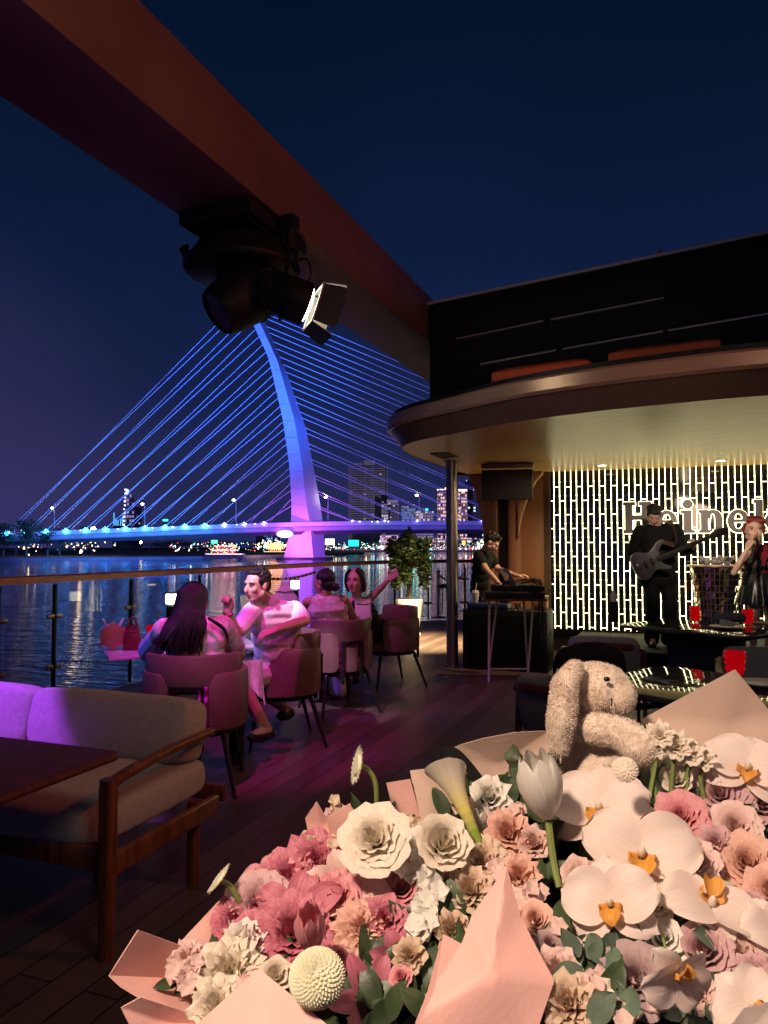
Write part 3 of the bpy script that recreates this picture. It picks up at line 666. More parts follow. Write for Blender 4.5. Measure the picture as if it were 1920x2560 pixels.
# ---------------- canopy
CZ = 2.577
edge = [flo(px, py, CZ) for px, py in ((1172, 1187), (1111, 1162), (1058, 1142), (1016, 1128), (1002, 1115), (1016, 1108), (1046, 1100), (1147, 1080), (1294, 1056), (1472, 1030), (1649, 1009), (1920, 988))]
E = crv([edge[0]+V((.05, 1.5, 0)), V((-2.88, 11.1, CZ)), V((-2.90, 10.0, CZ)), V((-2.90, 9.1, CZ)), V((-2.88, 8.4, CZ)), V((-2.74, 7.78, CZ)), V((-2.42, 7.34, CZ)), V((-1.88, 6.95, CZ)), V((-1.25, 6.52, CZ)), V((-.6, 6.25, CZ)), V((.1, 6.08, CZ)), V((.75, 6.0, CZ)), V((2.5, 5.95, CZ)), V((5, 5.95, CZ))], 5)
nE = len(E); NRM = []
for i in range(nE):
    d = (E[min(i+1, nE-1)]-E[max(i-1, 0)]).normalized(); NRM.append(V((d.y, -d.x, 0)))   # outward is to the right of travel? checked below
if (E[nE//2]+NRM[nE//2]).length > E[nE//2].length: NRM = [-x for x in NRM]
canopy = thing('stage_canopy', 'wide curved canopy with copper edge band over the stage', 'canopy', (-1.2, 9.3, 0))
def sweep(prof, m, name):
    bb = B(); rws = [[bb.verts.new(E[i]+NRM[i]*r+V((0, 0, z))) for r, z in prof] for i in range(nE)]
    for a, c in zip(rws, rws[1:]):
        for k in range(len(prof)-1): bb.faces.new((a[k], a[k+1], c[k+1], c[k]))
    return obj(name, bb, m, canopy, ang=30)
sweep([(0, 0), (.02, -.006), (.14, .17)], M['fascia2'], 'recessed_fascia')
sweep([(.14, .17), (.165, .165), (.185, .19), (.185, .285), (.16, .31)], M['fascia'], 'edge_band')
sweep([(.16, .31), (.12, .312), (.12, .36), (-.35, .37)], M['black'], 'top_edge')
b = B(); cen = [b.verts.new(p) for p in E]+[b.verts.new((5, 11.6, CZ)), b.verts.new((-2.8, 12.9, CZ))]
b.faces.new(cen); obj('ceiling', b, M['ceil'], canopy, smooth=False)
b = B(); cen = [b.verts.new(p+V((0, 0, .368))-NRM[i]*.3) for i, p in enumerate(E)]+[b.verts.new((5, 12.6, CZ+.36)), b.verts.new((-2.6, 12.6, CZ+.36))]
b.faces.new(cen); obj('roof_sheet', b, M['black'], canopy, smooth=False)
M['down'] = mat('downlight_glow', (1, .95, .8), .5, emit=(1, .90, .66), es=11)
for (px, py) in ((1505, 1163), (1802, 1151)):
    p = flo(px, py, CZ); bb = B(); lathe(bb, [(.062, -.006), (.078, -.006), (.078, 0), (.062, 0)], 20, Matrix.Translation(p+V((0, 0, -.001))), False)
    d_ = obj('downlight', bb, M['pot'], canopy); 
    obj('bulb', lathe(B(), [(.06, -.004), (.06, -.001)], 20, Matrix.Translation(p)), M['down'], d_)
    lamp('downlight_beam', 'SPOT', p+V((0, 0, -.03)), p+V((0, -.05, -2)), 26, (1, .86, .62), .05, 110, .8)
# orange covers on top
M['orange'] = mat('orange_canvas', (.55, .10, .028), .7, nz=(3, .12), bump=(10, .3))
for (x0, x1, y0, y1, lab) in ((1262, 1500, 908, 958, 'flat orange canvas cover on the canopy roof, the smaller one nearer the beam'), (1540, 1812, 866, 905, 'flat orange canvas cover on the canopy roof, the wider one towards the right')):
    p = at(x0, y1, 7.6); q = at(x1, y1-30, 7.1); w = (q-p).length; c = (p+q)/2; c.z = (CZ+.37); X = V((q.x-p.x, q.y-p.y, 0)).normalized(); Rm = Matrix((X, V((-X.y, X.x, 0)), V((0, 0, 1)))).transposed()
    zt = at((x0+x1)/2, (y0+y1)/2-14, 7.3).z
    rws = []
    for z, k in ((c.z, 1), (zt-.05, 1), (zt, .72)):
        rws.append([V((c.x, c.y, z))+Rm @ V((sx_*w/2*k, sy_*.35*k, 0)) for sx_, sy_ in ((1, 1), (-1, 1), (-1, -1), (1, -1))])
    tag(obj('canvas_cover', loft(B(), rws), M['orange'], bev=.02), lab, 'cover', 'orange covers on the canopy roof')
# tilted louvred gantry behind the canopy edge
g0 = at(1070, 763, 8.75); g1 = at(1920, 585, 7.47); gx = (g1-g0); gx.z = 0; L0 = gx.length; gx.normalize(); sl = (g1.z-g0.z)/L0
gan = thing('louvred_gantry', 'dark louvred crossbeam with thin bright edge lines above the canopy', 'gantry', (g0.x, g0.y, CZ+.38))
def gp(u, w, dn=0): return V((g0.x, g0.y, g0.z))+gx*u+V((0, 0, sl*u+w))+V((gx.y, -gx.x, 0))*dn
b = B(); loft(b, [[gp(u, 0, 0), gp(u, -1.75, 0), gp(u, -1.75, -.5), gp(u, 0, -.5)] for u in (.02, 3, 6.5)]); obj('housing', b, M['darkpanel'], gan, smooth=False)
b = B(); loft(b, [[gp(u, .025, .03), gp(u, -.005, .03), gp(u, -.005, -.5), gp(u, .025, -.5)] for u in (0, 3, 6.5)]); obj('top_trim', b, mat('pale_trim', (.42, .38, .36), .5, .3, bump=(20, .1)), gan, smooth=False)
M['slat'] = mat('slat_edge', (.40, .35, .32), .3, .6, bump=(20, .1))
for (xa, ya, xb, yb) in ((1144, 848, 1360, 803), (1378, 800, 1659, 746), (1203, 911, 1391, 876), (1408, 873, 1658, 829), (1671, 827, 1920, 785), (1940, 690, 2000, 678)):
    def onp(x, y):
        r = ray(x, y); n_ = V((gx.y, -gx.x, 0)); t = (g0-V((0, 0, EYE))).dot(n_)/r.dot(n_); return V((0, 0, EYE))+r*t
    a = onp(xa, ya); c = onp(xb, yb); nn = V((gx.y, -gx.x, 0))*.05
    if nn.y > 0: nn = -nn
    obj('slat', loft(B(), [[p+nn, p+nn-V((0, 0, .018)), p-V((0, 0, .018)), p] for p in (a, c)]), M['slat'], gan, smooth=False)
ns = V((gx.y, -gx.x, 0)); ns = ns if ns.y < 0 else -ns
for k in range(5):
    bb = B(); w0 = -.18-.32*k
    loft(bb, [[gp(u, w0, 0)+ns*.04, gp(u, w0-.26, 0)+ns*.012, gp(u, w0-.26, 0)+ns*.002, gp(u, w0, 0)+ns*.002] for u in (.15, 3, 6.4)])
    obj('louvre', bb, M['darkpanel'], gan, smooth=False)
b = B(); p = gp(2.55, .02, -.1); lathe(b, [(.03, 0), (.03, .04), (.02, .09), (0, .1)], 10, Matrix.Translation(p)); obj('beacon', b, M['orange'], gan)
# big painted beam
bz = EYE+2.4; bt = EYE+2.94; X0, X1 = -3.33, -2.645
tag(obj('overhead_beam', box(B(), ((X0+X1)/2, (11.3-4)/2, (bz+bt)/2), (X1-X0, 15.3, bt-bz)), M['beam'], smooth=True, bev=.012), 'massive reddish painted steel beam running overhead towards the canopy', 'beam')
# ---------------- stage lights under the beam
def ring(c, r, w): return [c+V((r*math.cos(a), r*math.sin(a), 0)) for a in [2*PI*i/24 for i in range(24)]]
p = at(605, 560, 5.62); hx, hy = -3.0, p.y
mh = thing('moving_head_light', 'dark moving head stage light hanging under the beam from a round base', 'stage light', (hx, hy, bz))
zb = at(600, 650, 5.5).z
b = B(); lathe(b, [(.30, -.13), (.33, -.16), (.36, -.22), (.40, -.26), (.44, zb-bz-.02), (.42, zb-bz-.06), (.2, zb-bz-.08)], 36, Matrix.Translation((hx, hy, bz)))
obj('base', b, M['black'], mh, bev=.01)
arm_c = at(595, 690, 5.45); 
b = B()
for px in (562, 668):
    a = at(px, 655, 5.5); c = at(px, 745, 5.5); tube(b, [a, a.lerp(c, .5), c], [.055, .06, .07], 12)
obj('yoke_arm', b, M['black'], mh)
c = at(597, 750, 5.42); ax = (RT*-.62+V((0, 0, -.55))-FW*.35).normalized()
m_ = Matrix.Translation(c-ax*.10) @ frame_z(ax).to_4x4()
b = B(); lathe(b, [(0, -.20), (.12, -.18), (.20, -.10), (.215, .02), (.205, .12), (.19, .24), (.165, .30), (.15, .30), (.15, .27), (0, .27)], 30, m_)
obj('head', b, M['blackp'], mh)
b = B()
for z in (-.06, -.02, .02): lathe(b, [(.216, z), (.224, z+.006), (.216, z+.012)], 30, m_, False)
obj('cooling_fin', b, M['black'], mh)
b = B(); lathe(b, [(.0, .285), (.145, .285)], 30, m_, False); obj('lens', b, M['gloss'], mh)
b = B(); a0 = at(470, 640, 5.5)
for k in range(5): tube(b, bez(a0+V((0, 0, .02*k)), at(440-6*k, 660-8*k, 5.4), at(520, 628+6*k, 5.35), 8), .012, 6)
obj('cable_loop', b, M['black'], mh)
fr = thing('fresnel_spotlight', 'black theatre spotlight with lit barn doors clamped under the beam', 'stage light', (at(740, 600, 5.5).x, at(740, 600, 5.5).y, bz))
fc = at(720, 742, 5.35); fa = (RT*.93-V((0, 0, .30))+FW*.33).normalized(); fm = Matrix.Translation(fc) @ frame_z(fa).to_4x4()
b = B(); lathe(b, [(0, -.22), (.10, -.22), (.135, -.16), (.14, -.02), (.155, .0), (.155, .10), (.16, .12), (.16, .14), (.14, .14), (.14, .03), (0, .03)], 28, fm); obj('housing', b, M['blackp'], fr)
b = B()
for k in range(6): lathe(b, [(.142, -.14+.022*k), (.15, -.135+.022*k), (.142, -.13+.022*k)], 28, fm, False)
obj('vent_ring', b, M['black'], fr)
obj('lens', lathe(B(), [(0, .175), (.07, .17), (.12, .155), (.135, .14)], 28, fm, False), mat('fresnel_lens', (1, .95, .8), .3, emit=(1, .93, .74), es=22), fr)
lamp('fresnel_beam', 'SPOT', fc+fa*.16, fc+fa*3, 25, (1, .93, .76), .08, 120, .6)
M['door'] = mat('barn_door_black', (.03, .03, .03), .4, .3, bump=(30, .1)); M['doorin'] = mat('barn_door_pale_inner', (.22, .24, .22), .45, .2, nz=(20, .2))  # inner faces and edges of the doors in a paler tone
fx, fy, fz = fm.to_3x3().col[0], fm.to_3x3().col[1], fm.to_3x3().col[2]
fo = fc+fa*.195
for (s1, s2) in ((fx, fy), (-fx, fy), (fy, fx), (-fy, fx)):
    bb = B(); o1 = fo+s1*.145; out = (fz*.96+s1*.26)
    pts = [o1-s2*.14, o1+s2*.14, o1+out*.155+s2*.155, o1+out*.175+s2*.13, o1+out*.175-s2*.13, o1+out*.155-s2*.155]
    nn = (out.cross(s2)).normalized(); nn = nn if nn.dot(s1) > 0 else -nn
    a_ = [bb.verts.new(q) for q in pts]; c_ = [bb.verts.new(q+nn*.006) for q in pts]
    f1 = bb.faces.new(a_); f1.material_index = 1; bb.faces.new(c_[::-1])
    for i in range(6): bb.faces.new((a_[i], a_[(i+1) % 6], c_[(i+1) % 6], c_[i])).material_index = 1
    obj('barn_door', bb, [M['door'], M['doorin']], fr, smooth=False)
b = B()
for s1, s2 in ((fx, fy), (-fx, fy), (fy, fx), (-fy, fx)): box(b, fo+s1*.145, (.016, .30, .012) if s1 in (fx, -fx) else (.30, .016, .012), fm.to_3x3())
obj('door_frame', b, M['doorin'], fr, bev=.002)
b = B(); y0 = at(725, 640, 5.45); tube(b, [V((y0.x, y0.y, bz-.08)), y0+V((0, 0, -.04))], .03, 8)
tube(b, crv([fc-fy*.19, fc-fy*.19+V((0, 0, .16)), y0, fc+fy*.19+V((0, 0, .16)), fc+fy*.19], 4), .014, 6)
box(b, (y0.x, y0.y, bz-.04), (.10, .10, .09)); obj('yoke', b, M['black'], fr)
b = B(); tube(b, crv([at(712, 660, 5.3), at(765, 648, 5.3), at(778, 690, 5.3), at(762, 712, 5.3)], 5), .010, 6); tube(b, crv([at(730, 655, 5.4), at(738, 690, 5.4), at(700, 720, 5.4)], 5), .008, 6)
obj('power_cable', b, M['black'], fr)
lb = thing('control_box', 'black electrical box mounted on the beam above the stage lights', 'box', (-3.0, hy, bz))
bb = B(); box(bb, (-2.98, hy+.02, bz-.055), (.60, .86, .11)); obj('case', bb, M['black'], lb, bev=.02)
bb = B(); box(bb, (-2.98, hy-.02, bz-.12), (.52, .74, .02)); obj('cover', bb, M['blackp'], lb, bev=.01)

# ---------------- column, back wall, tv
p = flo(1131, 1666, 0)
col = thing('steel_column', 'slim brushed metal column holding the left edge of the canopy', 'column', (p.x, p.y, 0))
obj('shaft', lathe(B(), [(.073, .0), (.073, CZ)], 32, Matrix.Translation((p.x, p.y, 0)), False), M['steel'], col)
obj('collar', lathe(B(), [(.095, 0), (.095, .02), (.074, .022)], 32, Matrix.Translation((p.x, p.y, .002))), M['steel'], col)
obj('top_collar', lathe(B(), [(.074, -.03), (.09, -.02), (.09, 0)], 32, Matrix.Translation((p.x, p.y, CZ-.002))), M['steel'], col)
WY = 11.13
def wx(px, Y=WY):   # X on plane Y for a pixel column
    k = (px-960)/F; return Y*(k*math.cos(TH)-math.sin(TH))/(math.cos(TH)+k*math.sin(TH))
def wz(px, py, Y=WY): return at(px, py, 1).z and (lambda r: EYE+r.z*(Y/r.y))(ray(px, py))
SZ = .29
st = obj('stage_platform', box(B(), (2.0, (9.2+WY+.4)/2, SZ/2+.002), (6.5, WY+.4-9.2, SZ)), M['darkpanel'], bev=.01, kind='structure')
wall = thing('arched_wall_panel', 'brown curved wall panel with a large arched opening behind the disc jockey', 'wall', (wx(1260), WY+.1, 0))
# panel A outline (x px, y px) on the wall plane
arch = [(1120, 1166), (1146, 1172), (1165, 1182), (1176, 1196), (1184, 1215), (1192, 1240), (1199, 1268), (1205, 1296), (1209, 1330), (1211, 1370), (1212, 1450), (1212, 1600)]
poly = [(wx(a), wz(a, c)) for a, c in arch]; poly[0] = (poly[0][0], CZ); poly[-1] = (poly[-1][0], 0)
poly += [(wx(1243), 0), (wx(1243), CZ)]
Rx = Matrix.Rotation(PI/2, 4, 'X')
def vprism(poly_, y0, y1): return prism(B(), [(a, c) for a, c in poly_], -y1, -y0, Rx)
obj('arched_panel', vprism(poly, WY-.05, WY+.12), M['panelw'], wall, bev=.012)
obj('edge_highlight_strip', box(B(), (wx(1243), WY-.06, CZ/2), (.02, .03, CZ-.01)), mat('edge_highlight', (.5, .32, .16), .3, .4, bump=(20, .1)), wall, bev=.004)  # brighter strip painted in for the highlight along the panel edge
obj('shadow_gap', box(B(), (wx(1255), WY+.16, CZ/2), (.30, .04, CZ-.01)), M['darkpanel'], wall)
obj('round_pillar', lathe(B(), [(.15, 0), (.15, CZ)], 32, Matrix.Translation((wx(1290), WY+.13, 0)), False), M['panelw'], wall)
pr = [(wx(1303), 0), (wx(1359), 0), (wx(1359), CZ-.02), (wx(1340), CZ-.10), (wx(1322), CZ-.35), (wx(1312), CZ-.7), (wx(1304), 1.2)]
obj('flat_panel', vprism([(wx(1302), 0), (wx(1361), 0), (wx(1361), CZ), (wx(1302), CZ)], WY, WY+.08), M['panelw'], wall, bev=.008)
bb = B(); prof = [(wx(1361), CZ-.003), (wx(1299), CZ-.003), (wx(1299), CZ-.95), (wx(1310), CZ-.62), (wx(1326), CZ-.34), (wx(1346), CZ-.13), (wx(1361), CZ-.04)]
obj('flared_bracket', prism(B(), [(1*a, c) for a, c in prof], -(WY-.004), -(WY-.16), Rx), M['panelw'], wall, bev=.02)
obj('dark_gap_strip', box(B(), (wx(1368), WY+.02, CZ/2), (wx(1376)-wx(1361), .10, CZ-.004)), M['fascia2'], wall)  # dark strip standing in for the dark gap before the tube wall
# led wall
def mirror_mat():
    return mat('smoked_mirror', (.09, .085, .07), .03, .92, nz=(2, .3))
x_l, x_r = wx(1377), 4.6
led = thing('led_tube_wall', 'smoked mirror stage backdrop covered by glowing white tubes', 'stage backdrop', ((x_l+x_r)/2, WY, SZ))
obj('mirror_panel', box(B(), ((x_l+x_r)/2, WY+.043, (CZ)/2), (x_r-x_l, .06, CZ-.004)), mirror_mat(), led, smooth=False)
M['tube'] = mat('warm_led_tube', (1, .98, .8), .4, emit=(1, .90, .48), es=7.5)
sp = .0795; nt_ = 56; r3 = random.Random(2)
for i in range(nt_):
    x = x_l+.05+sp*i; zt = CZ-.05; bb = B(); pts = []; rs = []
    z = SZ+.03
    while z < zt:
        pts.append((x, WY, z)); rs.append(.0038); pts.append((x, WY, z+.09)); rs.append(.0038)
        pts.append((x, WY, z+.10)); rs.append(.0070); pts.append((x, WY, z+.108)); rs.append(.0070); pts.append((x, WY, z+.118)); rs.append(.0038); z += .2
    pts.append((x, WY, zt+.02)); rs.append(.002)
    tube(bb, pts, rs, 6)
    z = SZ+.06+(.2 if i % 2 else 0)
    while z < zt-.04:
        if i < nt_-1: box(bb, (x+sp/2, WY+.002, z), (sp-.005, .006, .0064))
        z += .4
    if i == 0:
        z = SZ+.26
        while z < zt: box(bb, (x-sp/4, WY+.002, z), (sp/2, .007, .0078)); z += .4
    obj('light_tube', bb, M['tube'], led, smooth=False)
# sign letters
sign = thing('mirror_letter_sign', 'row of chunky mirrored slab serif letters fixed on the glowing tube wall', 'sign', (1.0, WY-.05, 1.6))
LY = WY-.075
zb_ = wz(1719, 1333, LY); xh = wz(1719, 1275, LY)-zb_; ah = wz(1719, 1252, LY)-zb_
def bx(x0, x1, z0, z1): return ('b', x0, x1, z0, z1)
def glyph(ch, w):
    s = w*.29; sr = w*.07; st_ = xh*.14
    if ch == 'H': s = w*.27; return [bx(w*.07, w*.07+s, 0, ah), bx(w-w*.07-s, w-w*.07, 0, ah), bx(0, w*.44, 0, ah*.12), bx(w*.56, w, 0, ah*.12), bx(0, w*.44, ah*.88, ah), bx(w*.56, w, ah*.88, ah), bx(w*.2, w*.8, ah*.42, ah*.58)]
    if ch == 'i': s = w*.58; return [bx(w*.2, w*.2+s, 0, xh), bx(0, w, 0, st_), bx(0, w*.5, xh-st_, xh), ('o', w*.5, xh+ah*.18, w*.36)]
    if ch == 'n': return [bx(w*.08, w*.08+s, 0, xh), bx(0, w*.47, 0, st_), bx(w*.55, w, 0, st_), bx(0, w*.3, xh-st_, xh), bx(w*.92-s, w*.92, 0, xh*.66), ('a', w*.55, xh*.62, w*.37, xh*.38, w*.37-s)]
    if ch == 'k': return [bx(w*.08, w*.08+s, 0, ah), bx(0, w*.47, 0, st_), bx(0, w*.3, ah-st_, ah), ('p', [(w*.36, xh*.42), (w*.66, xh), (w*.98, xh), (w*.62, xh*.52), (w*1.02, 0), (w*.66, 0), (w*.36, xh*.5)]), bx(w*.56, w*1.02, xh-st_, xh), bx(w*.58, w*1.06, 0, st_)]
    if ch == 'e': return [('e', w*.5, xh/2, w*.5, xh/2)]
def build_glyph(prs, x, y, th, g):
    bb = B()
    def add(poly_): prism(bb, poly_, -(y+th/2), -(y-th/2), Rx)
    for q in prs:
        if q[0] == 'b': add([(x+q[1]-g, zb_+q[3]-g), (x+q[2]+g, zb_+q[3]-g), (x+q[2]+g, zb_+q[4]+g), (x+q[1]-g, zb_+q[4]+g)])
        elif q[0] == 'o': add([(x+q[1]+(q[3]+g)*math.cos(a), zb_+q[2]+(q[3]+g)*math.sin(a)) for a in [2*PI*i/28 for i in range(28)]])
        elif q[0] == 'p':
            cx = sum(a for a, _ in q[1])/len(q[1]); cz = sum(c for _, c in q[1])/len(q[1])
            add([(x+a+(g if a > cx else -g), zb_+c+(g if c > cz else -g)) for a, c in q[1]])
        elif q[0] == 'a':
            n = 12; o_ = [(x+q[1]+(q[3]+g)*math.cos(PI*i/n), zb_+q[2]+(q[4]+g)*math.sin(PI*i/n)) for i in range(n+1)]
            i_ = [(x+q[1]+max(.004, q[5]-g)*math.cos(PI*i/n), zb_+q[2]+max(.004, q[4]*.55-g)*math.sin(PI*i/n)) for i in range(n, -1, -1)]; add(o_+i_)
        elif q[0] == 'e':
            w2, h2 = q[3]+g, q[4]+g; wi, hi = q[3]*.40-g, q[4]*.66-g; n = 30; a0, a1 = math.radians(8), math.radians(328)
            o_ = [(x+q[1]+w2*math.cos(a0+(a1-a0)*i/n), zb_+q[2]+h2*math.sin(a0+(a1-a0)*i/n)) for i in range(n+1)]
            i_ = [(x+q[1]+wi*math.cos(a0+(a1-a0)*i/n), zb_+q[2]+hi*math.sin(a0+(a1-a0)*i/n)) for i in range(n, -1, -1)]; add(o_+i_)
            add([(x+q[1]-w2*.6, zb_+q[2]-xh*.05-g), (x+q[1]+w2*.985, zb_+q[2]-xh*.05-g), (x+q[1]+w2*.985, zb_+q[2]+xh*.085+g), (x+q[1]-w2*.6, zb_+q[2]+xh*.085+g)])
    return bb
M['chrome'] = mat('letter_mirror', (.14, .12, .12), .42, .35, bump=(7, .25))
for ch, a, c in (('H', 1558, 1629), ('e', 1641, 1694), ('i', 1702, 1738), ('n', 1747, 1812), ('e', 1819, 1874), ('k', 1884, 1950), ('e', 1960, 2015), ('n', 2024, 2090)):
    x = wx(a, LY); w = wx(c, LY)-x
    l = obj('letter', build_glyph(glyph(ch, w), x, LY, .04, 0), M['chrome'], sign, smooth=False, voxel=.005)
    obj('letter_outline', build_glyph(glyph(ch, w), x, LY+.035, .02, .0052), M['tube'], l, smooth=False, voxel=.005)
# tv screen
tv = thing('hanging_monitor', 'black flat monitor in a slim housing hung below the canopy ceiling', 'monitor', flo(1268, 1160, CZ))
tc_ = at(1268, 1212, 9.9); Rz = Matrix.Rotation(TH*.25, 3, 'Z') @ Matrix.Rotation(math.radians(4), 3, 'X')
w = 127*9.9/F; h = 76*9.9/F
obj('screen', box(B(), tc_-Rz.col[1]*.032, (w-.02, .012, h-.02), Rz), mat('screen_black', (.004, .004, .005), .4, spec=.2, bump=(50, .02)), tv, smooth=False)
obj('frame', box(B(), tc_, (w, .05, h), Rz), M['blackp'], tv, bev=.006)
hz = at(1268, 1162, 9.9)
obj('housing', box(B(), (hz.x, hz.y+.02, (CZ+tc_.z+h/2)/2+.01), (w*1.02, .16, CZ-tc_.z-h/2-.03), Matrix.Rotation(TH*.25, 3, 'Z')), M['fascia2'], tv, bev=.008)
s = thing('ceiling_spotlight', 'tiny lit spotlight beside the column under the canopy', 'spotlight', flo(1160, 1160, CZ))
p = at(1161, 1173, 10.9); obj('bulb', lathe(B(), [(0, -.01), (.03, 0), (.022, .05), (.008, .06)], 12, Matrix.Translation(p)), M['down'], s)
obj('stem', tube(B(), [p+V((0, 0, .055)), V((p.x, p.y, CZ))], .008, 6), M['steel'], s)
# ================================================================== figure toolkit
def R3(r, f, u): return Matrix((r, f, u)).transposed()
def prims(pr, g=0):
    b = B()
    for q in pr:
        if q[0] == 'c': cap(b, q[1], q[2], q[3]+g, q[4]+g)
        else: ell(b, q[1], tuple(x+g for x in q[2]), q[3])
    return b
def lerp(a, b, t): return V(a)*(1-t)+V(b)*t
def head(c, f, u=(0, 0, 1), s=1.0):
    c = V(c); f = V(f).normalized(); u = V(u); u = (u-f*u.dot(f)).normalized(); r = f.cross(u); R = R3(r, f, u)
    P = lambda x, y, z: c+(r*x+f*y+u*z)*s
    pr = [('e', P(0, -.010, .028), (.074*s, .094*s, .088*s), R), ('e', P(0, .020, -.035), (.058*s, .070*s, .075*s), R), ('e', P(0, .054, -.088), (.026*s, .024*s, .020*s), R),
          ('c', P(0, .088, .008), P(0, .104, -.030), .008*s, .0125*s), ('c', P(-.034, .072, .026), P(.034, .072, .026), .014*s, .014*s)]
    for k in (-1, 1):
        pr += [('e', P(k*.032, .060, -.022), (.026*s, .026*s, .026*s), R), ('e', P(k*.076, -.004, -.004), (.009*s, .018*s, .028*s), R), ('c', P(k*.048, .0, -.05), P(k*.020, .05, -.085), .022*s, .018*s)]
    return dict(c=c, f=f, u=u, r=r, R=R, P=P, s=s, pr=pr)
def face(h, parent, lip=None, brow=None, open_=0, wear=False):
    P, s, R = h['P'], h['s'], h['R']; brow = brow or M['hair']
    for k in (-1, 1):
        e_ = obj('eye', ell(B(), P(k*.031, .080, .004), (.0135*s, .008*s, .0065*s), R, 12), M['eye'], parent)
        obj('iris', ell(B(), P(k*.031, .0855, .004), (.0058*s, .004*s, .0058*s), R, 10), M['iris'], e_)
        obj('eyebrow', tube(B(), [P(k*.014, .088, .022), P(k*.032, .087, .028), P(k*.048, .076, .022)], [.0028*s, .0036*s, .002*s], 6), brow, parent)
        b = B(); tube(b, [P(k*.017, .087, .008), P(k*.031, .0895, .0125), P(k*.046, .079, .006)], .0020*s, 5); obj('eyelid', b, M['iris'], parent)
    b = B(); ell(b, P(0, .088, -.0525), (.021*s, .009*s, .0048*s), R, 12); ell(b, P(0, .087, -.0605-open_), (.018*s, .009*s, .0056*s), R, 12)
    obj('lips', b, lip or M['lip'], parent, voxel=.002)
def hand(w, d, n, side=1, curl=(.4, .6, .5), L=1.0, point=False):
    w = V(w); d = V(d).normalized(); n = V(n); n = (n-d*n.dot(d)).normalized(); t = d.cross(n)*side; pr = []
    for i, o in enumerate((.030, .010, -.010, -.030)):
        kn = w+(d*(.088 if i in (1, 2) else .082)+t*o*1.05)*L; pr.append(('c', w+t*o*.6*L+d*.008, kn, .014*L, .0115*L))
        p = kn; a = 0; fl = (.072, .080, .075, .058)[i]*L; cs = (.05, .08, .05) if (point and i == 0) else curl
        for k, (fr_, ca) in enumerate(zip((.45, .31, .24), cs)):
            a += ca; q = p+(d*math.cos(a)+n*math.sin(a)+t*o*.9)*fl*fr_; pr.append(('c', p, q, (.0092-.0008*k)*L, (.0086-.0010*k)*L)); p = q
    a = w+(t*.026+d*.018)*L; b = a+(d*.62+t*.62+n*.25).normalized()*.042*L; c = b+(d*.85+t*.10+n*.45).normalized()*.034*L; e = c+(d*.8-t*.15+n*.5).normalized()*.024*L
    pr += [('c', a, b, .014*L, .011*L), ('c', b, c, .0105*L, .0095*L), ('c', c, e, .009*L, .0075*L)]
    return pr
def figure(J, h, hands, sx_=1.0, female=False, neck=.052):
    """J: joints; h: head; returns (skin prims, torso prims)"""
    sh = (V(J['shL'])+V(J['shR']))/2; hp = (V(J['hL'])+V(J['hR']))/2; J['sh'] = sh; J['hp'] = hp
    wv = (V(J['shR'])-V(J['shL'])); hv = (V(J['hR'])-V(J['hL'])); tor = []
    W_ = [.55, .50, .34, .36, .42, .40] if female else [.50, .52, .46, .44, .46, .40]
    RR = [.110, .108, .094, .098, .098, .072] if female else [.108, .112, .104, .104, .104, .078]
    for i, t in enumerate((0, .18, .40, .62, .82, .96)):
        c = lerp(hp, sh, t); v = lerp(hv*1.2, wv*.9, t)*W_[i]*.62; r = RR[i]*sx_
        if i: tor.append(('c', c-v, c+v, r, r)); tor.append(('c', pc, c, pr_, r))
        else: tor.append(('c', c-v, c+v, r, r))
        pc, pr_ = c, r
    if female: 
        fw = V(J.get('front', h['f']))
        for k in (-1, 1): c = lerp(hp, sh, .68)+fw*.085+wv.normalized()*k*.068; tor.append(('e', c, (.056, .056, .054), Matrix.Identity(3)))
    sk = list(h['pr'])+list(tor)
    a = h['P'](0, -.020, -.05); sk.append(('c', a, sh+V((0, 0, .03)), neck, neck*1.08)); sk.append(('c', sh+V((0, 0, .035)), lerp(sh, J['shL'], .8), neck, .05)); sk.append(('c', sh+V((0, 0, .035)), lerp(sh, J['shR'], .8), neck, .05))
    k = .86 if female else 1.0; k *= sx_
    for s in 'LR':
        sk += [('c', J['sh'+s], J['el'+s], .053*k, .038*k), ('c', J['el'+s], lerp(J['el'+s], J['wr'+s], .35), .037*k, .039*k), ('c', lerp(J['el'+s], J['wr'+s], .35), J['wr'+s], .039*k, .025*k),
               ('c', J['h'+s], J['kn'+s], .088*sx_, .056*sx_), ('c', J['kn'+s], lerp(J['kn'+s], J['an'+s], .35), .055*sx_, .056*sx_), ('c', lerp(J['kn'+s], J['an'+s], .35), J['an'+s], .056*sx_, .036*sx_),
               ('c', J['an'+s], V(J['to'+s]), .038, .030)]
    for hh in hands: sk += hh
    return sk, tor
def arm(J, s, f, g, fore=0):
    k = J.get('k', 1); o = [('c', J['sh'+s], lerp(J['sh'+s], J['el'+s], min(f, 1)), .055*k+g, .055*k*(1-f)+.040*k*f+g)]
    if fore: o.append(('c', J['el'+s], lerp(J['el'+s], J['wr'+s], fore), .040*k+g, .032*k+g))
    return o
def leg(J, s, g, f=1.0, flare=0):
    o = [('c', J['h'+s], J['kn'+s] if f >= .5 else lerp(J['h'+s], J['kn'+s], f*2), .092+g, .060+g+flare*.5)]
    if f > .5: o.append(('c', J['kn'+s], lerp(J['kn'+s], J['an'+s], (f-.5)*2), .060+g+flare*.5, .045+g+flare))
    return o
